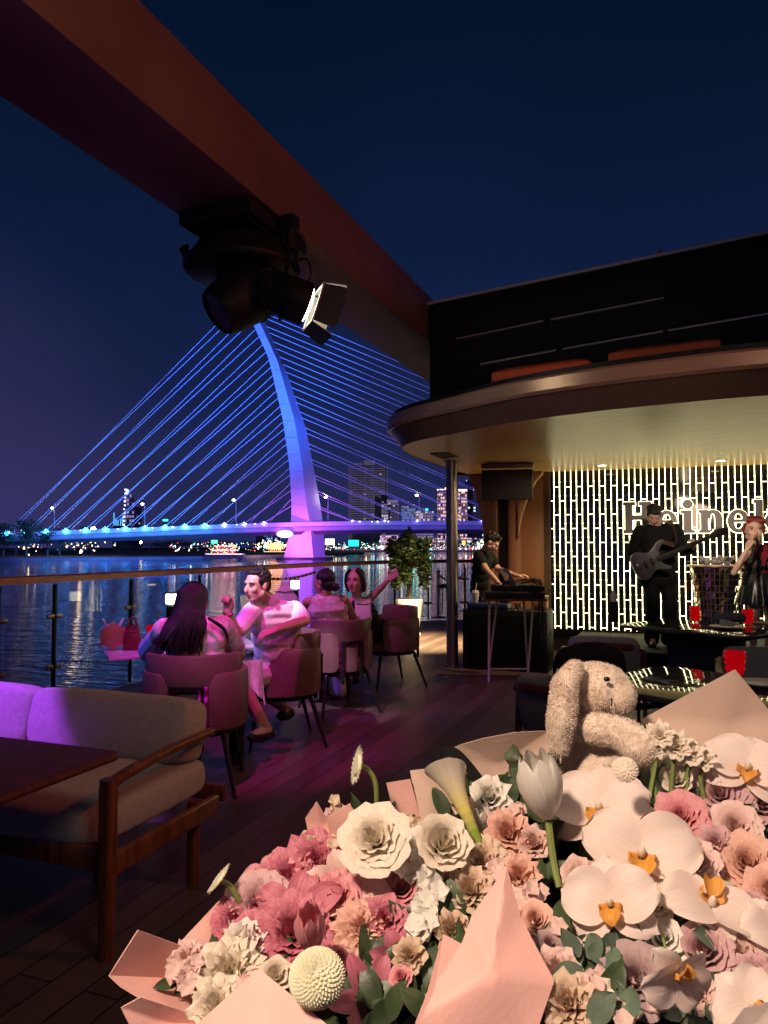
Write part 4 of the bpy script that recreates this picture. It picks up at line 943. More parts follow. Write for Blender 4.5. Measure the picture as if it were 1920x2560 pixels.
def shoes(J, t, m):
    for s in 'LR':
        a = V(J['an'+s]); o = V(J['to'+s]); d = (o-a); d.z = 0; d = d.normalized(); z = min(a.z, o.z)-.0
        b = B(); cap(b, a-d*.035+V((0, 0, -.03)), a+d*.06+V((0, 0, -.035)), .043, .044); cap(b, a+d*.06+V((0, 0, -.035)), o+d*.02+V((0, 0, -.01)), .044, .034); box(b, lerp(a-d*.03, o, .5)+V((0, 0, -.055)), (.07, .07, .02))
        obj('shoe', b, m, t, voxel=.008, sm=2)
def tufts(b, h, n, r, L_, sd):
    g_ = random.Random(sd)
    for i in range(n):
        a = g_.uniform(0, 2*PI); e_ = g_.uniform(.15, 1.5); x, y, z = math.cos(a)*math.cos(e_), math.sin(a)*math.cos(e_), math.sin(e_)
        if y > .55 and z < .62: continue
        p = h['P'](x*.074, -.02+y*.090, .045+z*.068); q = p+(h['P'](x+g_.gauss(0, .5), y*.6+g_.gauss(.25, .4), z*.7+g_.gauss(0, .3))-h['c']).normalized()*L_*g_.uniform(.5, 1.2); cap(b, p, q, r, r*.35, 6)
def skin_obj(t, sk, m, vox=.0062): return obj('body', prims(sk), m, t, voxel=vox, sm=3)
def strands(pr_pts, r0, r1, n=6): pass
def A(px, py, d): return at(px, py, d)
def D(rx, fy, z=0): return (RT*rx+FW*fy+V((0, 0, z)))

# ================================================================== barrel chairs
def arcslab(a0, a1, ri, ro, z0, z1, n=18, round_=.05, lean=0.0, taper=0):
    """padded curved slab; angle 0 = back (-Y)"""
    rows_ = []
    for i in range(n+1):
        t = i/n; a = math.radians(a0+(a1-a0)*t); e_ = min(t, 1-t)*n
        zt = z1-round_*(1-math.sqrt(max(0, 1-(1-min(1, e_/2.2))**2))); zb_ = z0+round_*.6*(1-math.sqrt(max(0, 1-(1-min(1, e_/2.2))**2)))
        th = 1.0 if e_ > .6 else .55+.45*e_/.6
        d = V((math.sin(a), -math.cos(a), 0)); rm = (ri+ro)/2; hh = (ro-ri)/2*th; row = []
        for k in range(12):
            b_ = 2*PI*k/12; cx = math.copysign(abs(math.cos(b_))**.45, math.cos(b_)); cz = math.copysign(abs(math.sin(b_))**.25, math.sin(b_))
            z = (zt+zb_)/2+cz*(zt-zb_)/2; row.append(d*(rm+hh*cx+lean*(z-z0))+V((0, 0, z)))
        rows_.append(row)
    return rows_
def make_barrel():
    t = thing('barrel_chair', 'proto', 'chair')
    b = B(); lathe(b, [(0, .37), (.24, .37), (.262, .385), (.268, .42), (.255, .455), (.22, .468), (0, .472)], 32); obj('seat', b, M['leather'], t)
    b = B(); loft(b, arcslab(-80, 80, .262, .306, .655, .845, 22, .03, .03)); obj('backrest', b, M['leather'], t)
    for s in (-1, 1):
        b = B(); loft(b, arcslab(s*24, s*128, .272, .326, .385, .735, 18, .07)); w = obj('side_wing', b, M['leather'], t)
        rr = arcslab(s*24, s*128, .272, .328, .385, .735, 18, .07); b = B(); tube(b, [max(r, key=lambda p: (round(p.z, 3), p.length)) for r in rr], .0045, 5); obj('piping', b, M['leathere'], w)
    b = B(); loft(b, arcslab(-13, 13, .268, .294, .385, .635, 8, .012)); obj('back_insert', b, M['leather'], t)
    b = B(); pts = [V((.313*math.sin(math.radians(a)), -.313*math.cos(math.radians(a)), z)) for a, z in ((-17, .30), (-17, .648), (-9, .650), (0, .650), (9, .650), (17, .648), (17, .30))]
    for p, q in zip(pts, pts[1:]): box(b, (p+q)/2, ((.02), .026, (q-p).length+.018), frame_z(q-p, (p.x, p.y, 0)))
    obj('back_frame', b, M['black'], t, voxel=0)
    b = B(); lathe(b, [(.25, .345), (.27, .35), (.27, .38), (.25, .385)], 32); obj('seat_ring', b, M['black'], t)
    for x, y, fx_, fy_ in ((-.20, -.19, -.29, -.30), (.20, -.19, .29, -.30), (-.20, .20, -.26, .27), (.20, .20, .26, .27)):
        obj('leg', tube(B(), [(x, y, .37), (fx_, fy_, .0)], [.019, .011], 10), M['black'], t)
    return t
BC = make_barrel()
def face_rz(f): return math.atan2(f.y, f.x)-PI/2
GRP = 'mauve leather barrel chairs at the railing'
def chair_at(xc, d, f, lab, src=[0]):
    p = cw(xc, d, 0); rz = face_rz(f)
    if src[0] == 0:
        src[0] = 1; BC.location = p; BC.rotation_euler = (0, 0, rz); BC['label'] = lab; BC['group'] = GRP; return BC
    return dup(BC, p, rz, lab, GRP)
chair_at(-1.19, 4.86, D(-.06, 1), 'mauve barrel chair with its back to us holding the long haired woman')
chair_at(-.80, 5.93, D(-.93, -.30), 'mauve barrel chair turned sideways under the man in white shirt')
chair_at(-.43, 7.02, D(-.5, .86), 'mauve barrel chair holding the woman with a hair bun')
chair_at(.06, 8.30, D(-.88, -.42), 'mauve barrel chair beside the white plant pot, under the woman reaching out')
# ================================================================== tables by the rail
def quad_table(label, ctr, rot, w, dpt, z, top, th=.025, leg_=None, rad=.03, name='dining_table', ped=True):
    t = thing(name, label, 'table', (ctr.x, ctr.y, 0), rot); Rm = Matrix.Translation((ctr.x, ctr.y, 0)) @ Matrix.Rotation(rot, 4, 'Z')
    obj('tabletop', prism(B(), rrect(w, dpt, rad), z-th, z, Rm), top, t, bev=.004)
    if ped:
        obj('pedestal', prism(B(), rrect(.09, .09, .01), .02, z-th, Rm), leg_ or M['black'], t, bev=.004)
        obj('base_plate', prism(B(), rrect(.46, .46, .03), 0.002, .02, Rm), leg_ or M['black'], t, bev=.004)
    return t
# table 1 corners from the photo
c1 = [flo(273, 1645, .75), flo(642, 1612, .75), flo(600, 1584, .75), flo(245, 1603, .75)]
cc_ = cw(-1.60, 5.78, 0)
t1 = thing('dining_table', 'white marble dining table between the long haired woman and the railing', 'table', cc_)
b = B(); a_ = [b.verts.new((p.x, p.y, .75)) for p in c1]; e_ = [b.verts.new((p.x, p.y, .728)) for p in c1]
b.faces.new(a_); b.faces.new(e_[::-1])
for i in range(4): b.faces.new((a_[i], a_[(i+1) % 4], e_[(i+1) % 4], e_[i]))
obj('tabletop', b, M['marble'], t1, bev=.004, smooth=False)
obj('pedestal', tube(B(), [cc_+V((0, 0, .02)), cc_+V((0, 0, .727))], .035, 16), M['black'], t1)
obj('base_plate', lathe(B(), [(.24, .002), (.24, .016), (.22, .02)], 28, Matrix.Translation(cc_)), M['black'], t1)
quad_table('second marble dining table between the woman with a bun and the woman reaching out', cw(-.62, 7.92, 0), .3, .7, .7, .75, M['marble'])
# things on table 1
def handbag(label, base, w, h, dp, rz, m, lid=None, name='handbag', top=.72):
    t = thing(name, label, 'handbag', base, rz); Rm = Matrix.Translation(base) @ Matrix.Rotation(rz, 4, 'Z')
    rws = []
    for z, k, kd in ((0, 1, 1), (h*.08, 1.03, 1.03), (h*.6, .92, .72), (h*.9, top, .32), (h, top*.98, .26)):
        rws.append([Rm @ V((x*k, y*kd, z)) for x, y in rrect(w, dp, min(w, dp)*.2, 3)])
    obj('body', loft(B(), rws), m, t)
    for s in (-1, 1):
        b = B(); tube(b, [Rm @ V((x, s*dp*.14, z)) for x, z in [(w*top*.34*math.cos(a), h*.92+h*.42*math.sin(a)) for a in [PI*i/12 for i in range(13)]]], .006, 8); obj('handle', b, m, t)
    b = B(); tube(b, [Rm @ V((-w*.42, -dp*.30, h*.78)), Rm @ V((0, -dp*.35, h*.74)), Rm @ V((w*.42, -dp*.30, h*.78))], .004, 6); obj('seam_strap', b, lid or m, t)
    return t
M['burg'] = mat('burgundy_leather', (.10, .012, .018), .35, nz=(30, .2), bump=(90, .2)); M['whitel'] = mat('white_leather', (.66, .60, .58), .4, bump=(90, .15))
handbag('burgundy leather handbag standing on the white marble table beside the hexagonal box', flo(331, 1624, .752), .125, .175, .085, TH+.25, M['burg'])
hb = thing('hexagonal_box', 'hexagonal wooden napkin box with pale top on the white table', 'box', flo(285, 1600, .752))
hc = A(283, 1565, 5.55)+V((0, 0, .0)); hr = .098; pts = [(hr*math.cos(math.radians(a)), hr*math.sin(math.radians(a))) for a in (90, 150, 210, 270, 330, 30)]
zb0 = .752-(hc.z-hr); Rm = Matrix.Translation(hc+V((0, 0, zb0))) @ Matrix.Rotation(TH+.35, 4, 'Z') @ Matrix.Rotation(PI/2, 4, 'X')
obj('body', prism(B(), pts, -.06, .06, Rm), mat('light_plywood', (.34, .21, .11), .5, nz=(6, .2, (1, 6, 1)), bump=(30, .1)), hb, bev=.003)
pp = [(x*1.03, y*1.03+.004) for x, y in pts[:2]]; 
b = B()
for (p, q) in ((pts[0], pts[1]), (pts[5], pts[0])):
    d = (V((*q, 0))-V((*p, 0))).normalized(); n = V((d.y, -d.x, 0)); n = n if n.y > 0 else -n
    c = (V((*p, 0))+V((*q, 0)))/2+n*.006; box(b, Rm @ c, (hr*1.0, .008, .118), (Rm.to_3x3() @ frame_z((0, 0, 1), d)))
obj('pale_lid', b, M['white'], hb)
b = B(); p = flo(262, 1609, .756); box(b, p, (.15, .075, .009), Matrix.Rotation(TH-.1, 3, 'Z')); tag(obj('phone', b, M['gloss'], bev=.003), 'dark phone lying on the white table before the hexagonal box', 'phone')
def tumbler(label, base, h=.10, r=.038, m=None, grp='red cut glass tumblers', name='glass_tumbler'):
    t = thing(name, label, 'glass', base, 0, grp); b = B(); seg = 20
    prof = [(r*.78, 0), (r*.80, h*.1), (r*.88, h*.5), (r, h*.97), (r*.98, h), (r*.90, h*.97), (r*.78, h*.5), (r*.70, h*.14), (0, h*.12)]
    lathe(b, prof, seg, Matrix.Translation(base), True); obj('cup', b, m or M['redg'], t)
    b = B()
    for k in range(10):
        a = 2*PI*k/10
        for zz in (.25, .5, .75):
            aa = a+(PI/10 if zz == .5 else 0); rr_ = r*(.80+.2*zz)+.001; ell(b, V(base)+V((math.cos(aa)*rr_, math.sin(aa)*rr_, h*zz)), (.007, .007, .010), seg=8)
    obj('cut_pattern', b, m or M['redg'], t, kind='stuff'); return t
tumbler('red cut glass tumbler on the white table half hidden by the long haired woman', flo(378, 1588, .752)+V((0, 0, 0)), .085)
# white tote behind the man
handbag('tall white tote bag with dark straps standing behind the man in white shirt', A(712, 1545, 7.4), .26, .34, .12, TH+.2, M['white'], M['black'], name='tote_bag', top=.34)
s = thing('side_stool', 'small dark stool under the white tote bag', 'stool', V((A(712, 1545, 7.4).x, A(712, 1545, 7.4).y, 0)))
zq = A(712, 1545, 7.4).z-.003; p0 = A(712, 1545, 7.4); b = B(); lathe(b, [(.17, zq-.03), (.18, zq-.01), (.17, zq)], 24, Matrix.Translation((p0.x, p0.y, 0))); obj('seat', b, M['black'], s)
for k in range(4): a = k*PI/2+.5; obj('leg', tube(B(), [(p0.x+.13*math.cos(a), p0.y+.13*math.sin(a), zq-.02), (p0.x+.17*math.cos(a), p0.y+.17*math.sin(a), 0)], .012, 8), M['black'], s)
hbp = cw(-.215, 7.75, .752)
handbag('white leather bucket handbag standing on the table beside the woman reaching out', hbp, .175, .215, .13, TH+.1, M['whitel'], M['black'], top=.95)

# ================================================================== persons
# ---- long haired woman (back view)
def pants_top(t, J, tor, m, g, sl, name='shirt', fore=0, lo=.0, legs=None, vox=.007, extra=()):
    pr = [q for i, q in enumerate(tor)]
    o = prims(pr+[x for s in 'LR' for x in (arm(J, s, sl, 0, fore) if sl else [])]+list(extra), g)
    return obj(name, o, m, t, voxel=vox, sm=4)
d = 4.82
J = dict(shL=A(412, 1573, 4.80), shR=A(556, 1566, 4.86), elL=A(375, 1625, 5.1), elR=A(602, 1640, 5.1), wrL=A(360, 1618, 5.38), wrR=A(592, 1618, 5.38),
         hL=cw(-1.31, 4.90, .53), hR=cw(-1.06, 4.90, .53), knL=cw(-1.34, 5.32, .54), knR=cw(-1.02, 5.32, .54), anL=cw(-1.30, 5.25, .10), anR=cw(-1.00, 5.22, .10), toL=cw(-1.31, 5.40, .05), toR=cw(-1.0, 5.38, .05))
w1 = thing('person', 'woman seen from behind with very long black hair and patterned blouse with one blue-lit sleeve', 'person', cw(-1.19, 4.95, 0))
h = head(A(487, 1503, 4.86), D(.45, .9, -.05)); 
sk, tor = figure(J, h, [hand(J['wrL'], D(.1, .9, -.1), (0, 0, -1), -1), hand(J['wrR'], D(-.2, .9, -.1), (0, 0, -1), 1)], 1.0, True)
skin_obj(w1, sk, M['skin'])
M['blouse'] = mat('patterned_blouse', (.86, .82, .84), .8, nz=(13, .1, (1, 1, .5)), tint2=(.34, .06, .09), bump=(10, .5))
M['white2'] = mat('white_shirt', (.82, .80, .80), .8, nz=(6, .04), bump=(14, .7))
M['bluelit'] = mat('blue_lit_sleeve', (.45, .52, .80), .6, bump=(10, .6))  # blue light on the left sleeve put into its colour
pants_top(w1, J, tor, M['blouse'], .020, .75, 'blouse')
sleeve = prims([('c', J['shL'], lerp(J['shL'], J['elL'], 1.0), .066, .072), ('c', lerp(J['shL'], J['elL'], .4), J['elL'], .075, .082)]); obj('sleeve', sleeve, M['bluelit'], w1, voxel=.008, sm=4)
obj('trousers', prims([x for s in 'LR' for x in leg(J, s, .006)]+[tor[0]], .0), M['blackc'], w1, voxel=.01, sm=2)
shoes(J, w1, M['shoe'])
P = h['P']; b = B(); rg = random.Random(4)
ell(b, P(0, -.016, .030), (.090, .105, .100), h['R'])
back = -h['f']
for i in range(58):
    a = -1.5+3.0*i/57+rg.uniform(-.1, .1); side = math.sin(a); bk = math.cos(a)
    p0 = h['P'](side*.075, -.02-bk*.085, .05+.02*rg.random()); p1 = h['P'](side*.095, -.03-bk*.10, -.07)
    sw = rg.uniform(-.02, .02); e1 = A(474+side*42+sw*400, 1556, 4.80)-FW*(.085+.045*bk); ln = rg.uniform(0, 1)
    e2 = A(454+side*46+sw*900, 1590+ln*40, 4.80)-FW*(.11+.05*bk); e0 = p1+V((0, 0, -.06))
    tube(b, crv([p0, p1, e1, e2], 4), [.020]*5+[.019]*4+[.014, .011, .007, .003][:4], 6) if False else tube(b, crv([p0, p1, e1, e2], 4), [.020, .021, .021, .021, .021, .020, .020, .019, .018, .015, .012, .008, .003], 6)
obj('hair', b, M['hair'], w1, voxel=.0055, sm=1)
b = B()
for i in range(54):
    x = -1+2*i/53+rg.uniform(-.05, .05); y1 = 1600+rg.random()*22; y2 = y1+12+rg.random()*22; q = 4.63+.10*x*x+rg.uniform(-.012, .012)
    tube(b, crv([A(474+x*38, 1530+rg.random()*14, q+.03), A(466+x*43+rg.uniform(-4, 4), 1570, q), A(455+x*47+rg.uniform(-6, 6), y1, q-.01), A(453+x*50+rg.uniform(-9, 9), y2, q-.005)], 3), [.006, .0065, .0065, .006, .006, .0055, .005, .004, .003, .0015], 5)
for i in range(9): tube(b, crv([A(520, 1545, 4.72), A(535+i*2.5, 1555+i*1.5, 4.72), A(556+i*1.5, 1572+i*2, 4.72), A(566+i*.6, 1590+i*2.5, 4.74)], 3), [.010]*5+[.008, .006, .005, .004, .002], 5)
obj('hair_strands', b, M['hair'], w1, kind='stuff')
# ---- man in white shirt
J = dict(shR=A(632, 1528, 5.45), shL=A(737, 1525, 5.72), elR=A(590, 1583, 5.10), elL=A(762, 1553, 5.55), wrR=A(569, 1530, 4.98), wrL=A(690, 1574, 5.10),
         hL=cw(-.72, 5.98, .55), hR=cw(-.86, 5.76, .55), knR=A(622, 1672, 5.30), knL=cw(-1.20, 5.90, .55), anR=A(668, 1825, 5.52), anL=A(718, 1775, 6.3), toR=A(632, 1838, 5.4), toL=A(705, 1785, 6.25), front=D(-.8, -.55))
J['knR'] = cw(-1.03, 5.38, .56)
m1 = thing('person', 'man in white short sleeved shirt gesturing with a raised fist, arm over chair', 'person', cw(-.8, 5.9, 0))
h = head(A(643, 1464, 5.42), D(-.62, -.80, -.04), (0, 0, 1), 1.03)
hR = hand(J['wrR'], D(.05, .1, .95), D(-.5, -.9, 0), 1, (1.3, 1.3, .9)); hL = hand(J['wrL'], D(-.92, -.30, -.28), D(-.3, .2, -.95), -1, (.5, .6, .4), 1.0)
sk, tor = figure(J, h, [hR, hL], 1.03); skin_obj(m1, sk, M['skinp'])
face(h, m1)
pants_top(m1, J, tor, M['white2'], .019, .78, 'shirt')
b = B()
for s in (-1, 1):
    q = lerp(J['sh'], h['c'], .42); b2 = [q+D(-.02*s, -.055, .02)+D(.0, 0, .02), q+D(-.085, -.10, -.045)+D(.045*s, -.0*s, 0), q+D(-.05, -.105, -.09)+D(.02*s, 0, 0), q+D(-.04, -.09, -.03)]
    f0 = [b.verts.new(x) for x in b2]; b.faces.new(f0)
obj('collar', b, M['white'], m1, solid=.006, smooth=False)
b = B(); cap(b, h['P'](0, .0, -.13)+V((0, 0, -.005)), h['P'](0, -.01, -.10), .062, .060); 
obj('collar_band', prims([('c', lerp(J['sh'], h['c'], .34), lerp(J['sh'], h['c'], .44), .066, .062)]), M['white'], m1, voxel=.006, sm=2); b.free()
P = h['P']; b = B(); ell(b, P(0, -.022, .048), (.078, .094, .078), h['R']); ell(b, P(0, .026, .090), (.060, .046, .026), h['R']); ell(b, P(0, -.062, .0), (.066, .045, .065), h['R'])
for k in (-1, 1): ell(b, P(k*.066, .012, .035), (.014, .035, .035), h['R'])
tufts(b, h, 90, .010, .022, 1); obj('hair', b, M['hair'], m1, voxel=.005, sm=2)
obj('shorts', prims([x for s in 'LR' for x in [('c', J['h'+s], J['kn'+s], .105, .085)]]+[tor[0], ('c', J['knR'], J['knR']+V((0, 0, -.10)), .082, .085)], .004), M['white'], m1, voxel=.008, sm=4)
obj('watch', lathe(B(), [(.029, -.011), (.033, -.009), (.033, .009), (.029, .011)], 20, Matrix.Translation(lerp(J['wrR'], J['elR'], .06)) @ frame_z(J['elR']-J['wrR']).to_4x4(), False), M['steel'], m1)
shoes(J, m1, M['shoe'])
# hanging napkin cloth
b = B(); g_ = []
for i in range(13):
    r_ = []
    for j in range(9):
        u, v_ = i/12, j/8; p = lerp(A(604, 1652, 5.05), A(655, 1648, 5.3), v_)*(1-u)+lerp(A(618+u*6, 1716, 5.0), A(668, 1765, 5.2), v_)*u
        r_.append(b.verts.new(p+D(.008*math.sin(9*v_+3*u), -.02*math.sin(12*v_+u*2)*(.4+u))))
    g_.append(r_)
for i in range(12):
    for j in range(8): b.faces.new((g_[i][j], g_[i][j+1], g_[i+1][j+1], g_[i+1][j]))
tag(obj('shawl', b, mat('lace_cloth', (.62, .6, .66), .8, nz=(28, .2), bump=(30, .5)), solid=.004, sub=1), 'white lace trimmed cloth hanging beside the knee of the man in white', 'cloth')
# ---- woman with bun (back view)
J = dict(shL=A(768, 1506, 7.05), shR=A(860, 1500, 7.10), elL=A(762, 1555, 7.3), elR=A(888, 1550, 7.35), wrL=A(742, 1560, 7.6), wrR=A(893, 1545, 7.6),
         hL=cw(-.56, 7.12, .53), hR=cw(-.34, 7.22, .53), knL=cw(-.72, 7.46, .54), knR=cw(-.50, 7.58, .54), anL=cw(-.66, 7.40, .10), anR=cw(-.44, 7.52, .10), toL=cw(-.72, 7.52, .05), toR=cw(-.5, 7.64, .05), front=D(-.5, .86))
w2 = thing('person', 'woman seen from behind with hair in a low bun and white floral sleeveless top', 'person', cw(-.45, 7.1, 0))
h = head(A(810, 1455, 7.08), D(-.85, .5, 0), s=1.02)
sk, tor = figure(J, h, [hand(J['wrL'], D(-.6, .7, 0), (0, 0, -1), -1), hand(J['wrR'], D(-.3, .9, .05), (0, 0, -1), 1)], 1.04, True); skin_obj(w2, sk, M['skin'], .007)
M['floral'] = mat('white_floral_top', (.72, .66, .66), .8, nz=(24, .1), tint2=(.62, .30, .34), bump=(10, .4))
pants_top(w2, J, tor, M['floral'], .014, 0, 'top')
P = h['P']; b = B(); ell(b, P(0, -.020, .038), (.082, .100, .090), h['R']); ell(b, P(0, -.05, -.02), (.07, .07, .07), h['R']); ell(b, P(.02, -.105, -.045), (.052, .045, .042), h['R'])
obj('hair', b, M['hair'], w2, voxel=.006, sm=2)
b = B(); cap(b, P(-.0, -.115, -.005), P(.05, -.11, -.015), .012, .010); obj('hair_clip', b, M['steel'], w2)
for k in (-1, 1): obj('earring', ell(B(), P(k*.082, -.002, -.038), .008, seg=10), M['pot'], w2)
obj('trousers', prims([x for s in 'LR' for x in leg(J, s, .01, 1, .03)]+[tor[0]], .0), M['white'], w2, voxel=.01, sm=3); shoes(J, w2, M['pot'])
# ---- woman reaching out
J = dict(shR=A(868, 1510, 7.75), shL=A(915, 1505, 7.85), elR=A(862, 1560, 7.6), elL=A(945, 1478, 7.75), wrR=A(885, 1585, 7.55), wrL=A(972, 1448, 7.6),
         hL=cw(-.02, 8.38, .55), hR=cw(-.14, 8.16, .55), knL=cw(-.36, 8.22, .56), knR=cw(-.46, 7.95, .56), anL=cw(-.32, 8.2, .1), anR=cw(-.40, 7.95, .1), toL=cw(-.45, 8.12, .05), toR=cw(-.52, 7.85, .05), front=D(-.7, -.7), k=.86)
w3 = thing('person', 'woman in dark sleeveless top facing us and stretching one arm to her side', 'person', cw(-.1, 8.2, 0))
h = head(A(889, 1452, 7.72), D(-.38, -.92, .02), (.0, 0, 1), 1.12)
sk, tor = figure(J, h, [hand(J['wrL'], D(.55, -.3, .5), D(-.2, -.9, .1), -1, (.25, .5, .4), 1, True), hand(J['wrR'], D(.7, -.5, -.1), (0, 0, -1), 1, (.6, .6, .4))], 1.0, True); skin_obj(w3, sk, M['skinp'], .007)
face(h, w3, mat('bright_lips', (.40, .03, .05), .35, bump=(60, .05)))
pants_top(w3, J, tor, M['navy'], .012, 0, 'top')
P = h['P']; b = B(); ell(b, P(0, -.024, .040), (.086, .094, .090), h['R']); ell(b, P(0, -.05, -.04), (.082, .055, .10), h['R'])
for k in (-1, 1): tube(b, crv([P(k*.03, .060, .104), P(k*.070, .035, .050), P(k*.082, .005, -.03), P(k*.074, -.01, -.10)], 3), [.018, .022, .024, .026, .026, .028, .028, .026, .022, .014], 8)
obj('hair', b, M['hairb'], w3, voxel=.006, sm=2)
for k in (-1, 1): obj('earring', tube(B(), [P(k*.084+.012*math.sin(a)*0, .012*math.sin(a)+.004, -.045+.014*math.cos(a)) for a in [2*PI*i/12 for i in range(13)]], .0022, 5), M['gold'], w3)
obj('trousers', prims([x for s in 'LR' for x in leg(J, s, .008)]+[tor[0]], .0), M['denim'], w3, voxel=.01, sm=2); shoes(J, w3, M['shoe'])
# ---- disc jockey
d = 9.65
J = dict(shL=A(1222, 1386, 9.9), shR=A(1196, 1388, 9.55), elR=A(1216, 1424, 9.25), elL=A(1246, 1424, 9.8), wrR=A(1250, 1462, 9.05), wrL=A(1294, 1440, 9.2),
         hL=cw(1.24, 9.98, .93), hR=cw(1.22, 9.74, .93), knL=cw(1.28, 9.95, .50), knR=cw(1.24, 9.75, .50), anL=cw(1.25, 10.0, .09), anR=cw(1.16, 9.72, .09), toL=cw(1.42, 9.92, .04), toR=cw(1.34, 9.66, .04), front=D(.9, -.3))
dj = thing('person', 'disc jockey in black t-shirt bending over his mixing gear', 'person', cw(1.22, 9.85, 0))
h = head(A(1229, 1357, 9.55), D(.72, -.35, -.62), D(.45, -.1, .85), 1.0)
sk, tor = figure(J, h, [hand(J['wrR'], D(.85, -.3, -.28), (0, 0, -1), 1, (.15, .2, .2)), hand(J['wrL'], D(.8, -.3, .1), (0, 0, -1), -1, (.5, .6, .4))], 1.0); skin_obj(dj, sk, M['skinp'], .0075)
face(h, dj); pants_top(dj, J, tor, M['blackc'], .014, .62, 't_shirt')
P = h['P']; b = B(); ell(b, P(0, -.022, .042), (.082, .098, .082), h['R']); ell(b, P(0, .030, .086), (.062, .046, .026), h['R']); ell(b, P(0, -.06, -.005), (.068, .05, .06), h['R'])
for i in range(18): ell(b, P(rg.uniform(-.055, .055), rg.uniform(-.07, .06), .095+rg.uniform(0, .018)), .022, seg=8)
tufts(b, h, 110, .012, .034, 2); obj('hair', b, M['hair'], dj, voxel=.006, sm=1)
obj('trousers', prims([x for s in 'LR' for x in leg(J, s, .006)]+[tor[0], tor[1]], .004), M['blackc'], dj, voxel=.01, sm=2); shoes(J, dj, M['shoe'])
# ---- guitarist
J = dict(shR=A(1600, 1328, 9.2), shL=A(1690, 1324, 9.3), elR=A(1579, 1378, 9.15), elL=A(1712, 1378, 9.2), wrR=A(1590, 1412, 8.98), wrL=A(1733, 1372, 8.98),
         hL=cw(3.43, 9.28, SZ+.92), hR=cw(3.24, 9.28, SZ+.92), knL=cw(3.47, 9.24, SZ+.48), knR=cw(3.25, 9.22, SZ+.48), anL=cw(3.44, 9.26, SZ+.09), anR=cw(3.24, 9.26, SZ+.09), toL=cw(3.50, 9.08, SZ+.05), toR=cw(3.20, 9.08, SZ+.05), front=D(0, -1))
gt = thing('person', 'guitarist in black suit looking down at his bass guitar on the stage', 'person', cw(3.33, 9.25, SZ))
h = head(A(1634, 1288, 9.10), D(-.12, -.80, -.62), D(0, -.5, .86), 1.02)
hR = hand(J['wrR'], D(.35, -.25, -.85), D(.3, .85, .1), 1, (.35, .5, .4)); hL = hand(J['wrL'], D(-.25, -.55, .65), D(-.35, .8, .2), -1, (.7, .9, .6))
sk, tor = figure(J, h, [hR, hL], 1.05); skin_obj(gt, sk, M['skinp'], .007)
face(h, gt); pants_top(gt, J, tor, M['blackc'], .026, 1.0, 'jacket', .85, extra=[('c', J['hL']+V((0, 0, -.10)), J['hR']+V((0, 0, -.10)), .12, .12)])
P = h['P']; b = B(); ell(b, P(0, -.022, .045), (.084, .100, .084), h['R']); ell(b, P(0, .030, .090), (.064, .046, .026), h['R']); ell(b, P(0, -.062, -.004), (.070, .05, .062), h['R'])
for k in (-1, 1): ell(b, P(k*.072, .006, .025), (.014, .03, .034), h['R'])
tufts(b, h, 190, .012, .030, 3); ell(b, h['P'](0, .048, .078), (.064, .040, .034), h['R']); obj('hair', b, M['hair'], gt, voxel=.006, sm=1)
obj('trousers', prims([x for s in 'LR' for x in leg(J, s, .012, 1, .035)]+[tor[0]], .0), M['blackc'], gt, voxel=.01, sm=2); shoes(J, gt, M['shoe'])
# bass guitar
bg_ = thing('bass_guitar', 'grey bass guitar with long neck held diagonally by the guitarist', 'bass guitar', A(1630, 1400, 8.9))
g0_ = A(1632, 1402, 8.86); g1_ = A(1811, 1325, 8.80); gd = (g1_-g0_).normalized(); gn = (-FW+RT*.05); gn = (gn-gd*gn.dot(gd)).normalized(); gu = gn.cross(gd); gu = gu if gu.z > 0 else -gu
GM = Matrix.Translation(g0_) @ R3(gd, gu, gn).to_4x4() if gd.cross(gu).dot(gn) > 0 else Matrix.Translation(g0_) @ R3(gd, -gu, gn).to_4x4()
sg = 1 if gd.cross(gu).dot(gn) > 0 else -1
oc = [(-.24, .02), (-.235, .10), (-.19, .155), (-.12, .16), (-.05, .125), (.0, .115), (.06, .145), (.14, .19), (.20, .185), (.19, .155), (.12, .10), (.09, .045), (.085, -.045), (.11, -.09), (.165, -.14), (.155, -.165), (.10, -.15), (.03, -.115), (-.04, -.12), (-.10, -.165), (-.17, -.175), (-.225, -.12), (-.24, -.05)]
oc = [(x, y*sg) for x, y in oc]; ocs = [(p.x, p.y) for p in crv([V((x, y, 0)) for x, y in oc]+[V((oc[0][0], oc[0][1], 0))], 3)[:-1]]
obj('body', prism(B(), ocs, -.022, .022, GM), mat('grey_satin_guitar', (.10, .10, .105), .3, .3, nz=(3, .5), coat=.4), bg_, bev=.010, bseg=3)
obj('pickguard', prism(B(), [(x*.55+.0, y*.5-.03*sg) for x, y in ocs[::2]], .0225, .025, GM), M['gloss'], bg_)
nk = (g1_-g0_).length-.19
obj('neck', prism(B(), [(.05, -.030), (nk, -.021), (nk, .021), (.05, .030)], .020, .046, GM), M['blackp'], bg_, bev=.004)
hs = [(nk, -.021), (nk+.03, -.036), (nk+.17, -.050), (nk+.21, -.03), (nk+.20, .03), (nk+.12, .048), (nk+.03, .035), (nk, .021)]
obj('headstock', prism(B(), hs, .018, .036, GM), M['blackp'], bg_, bev=.003)
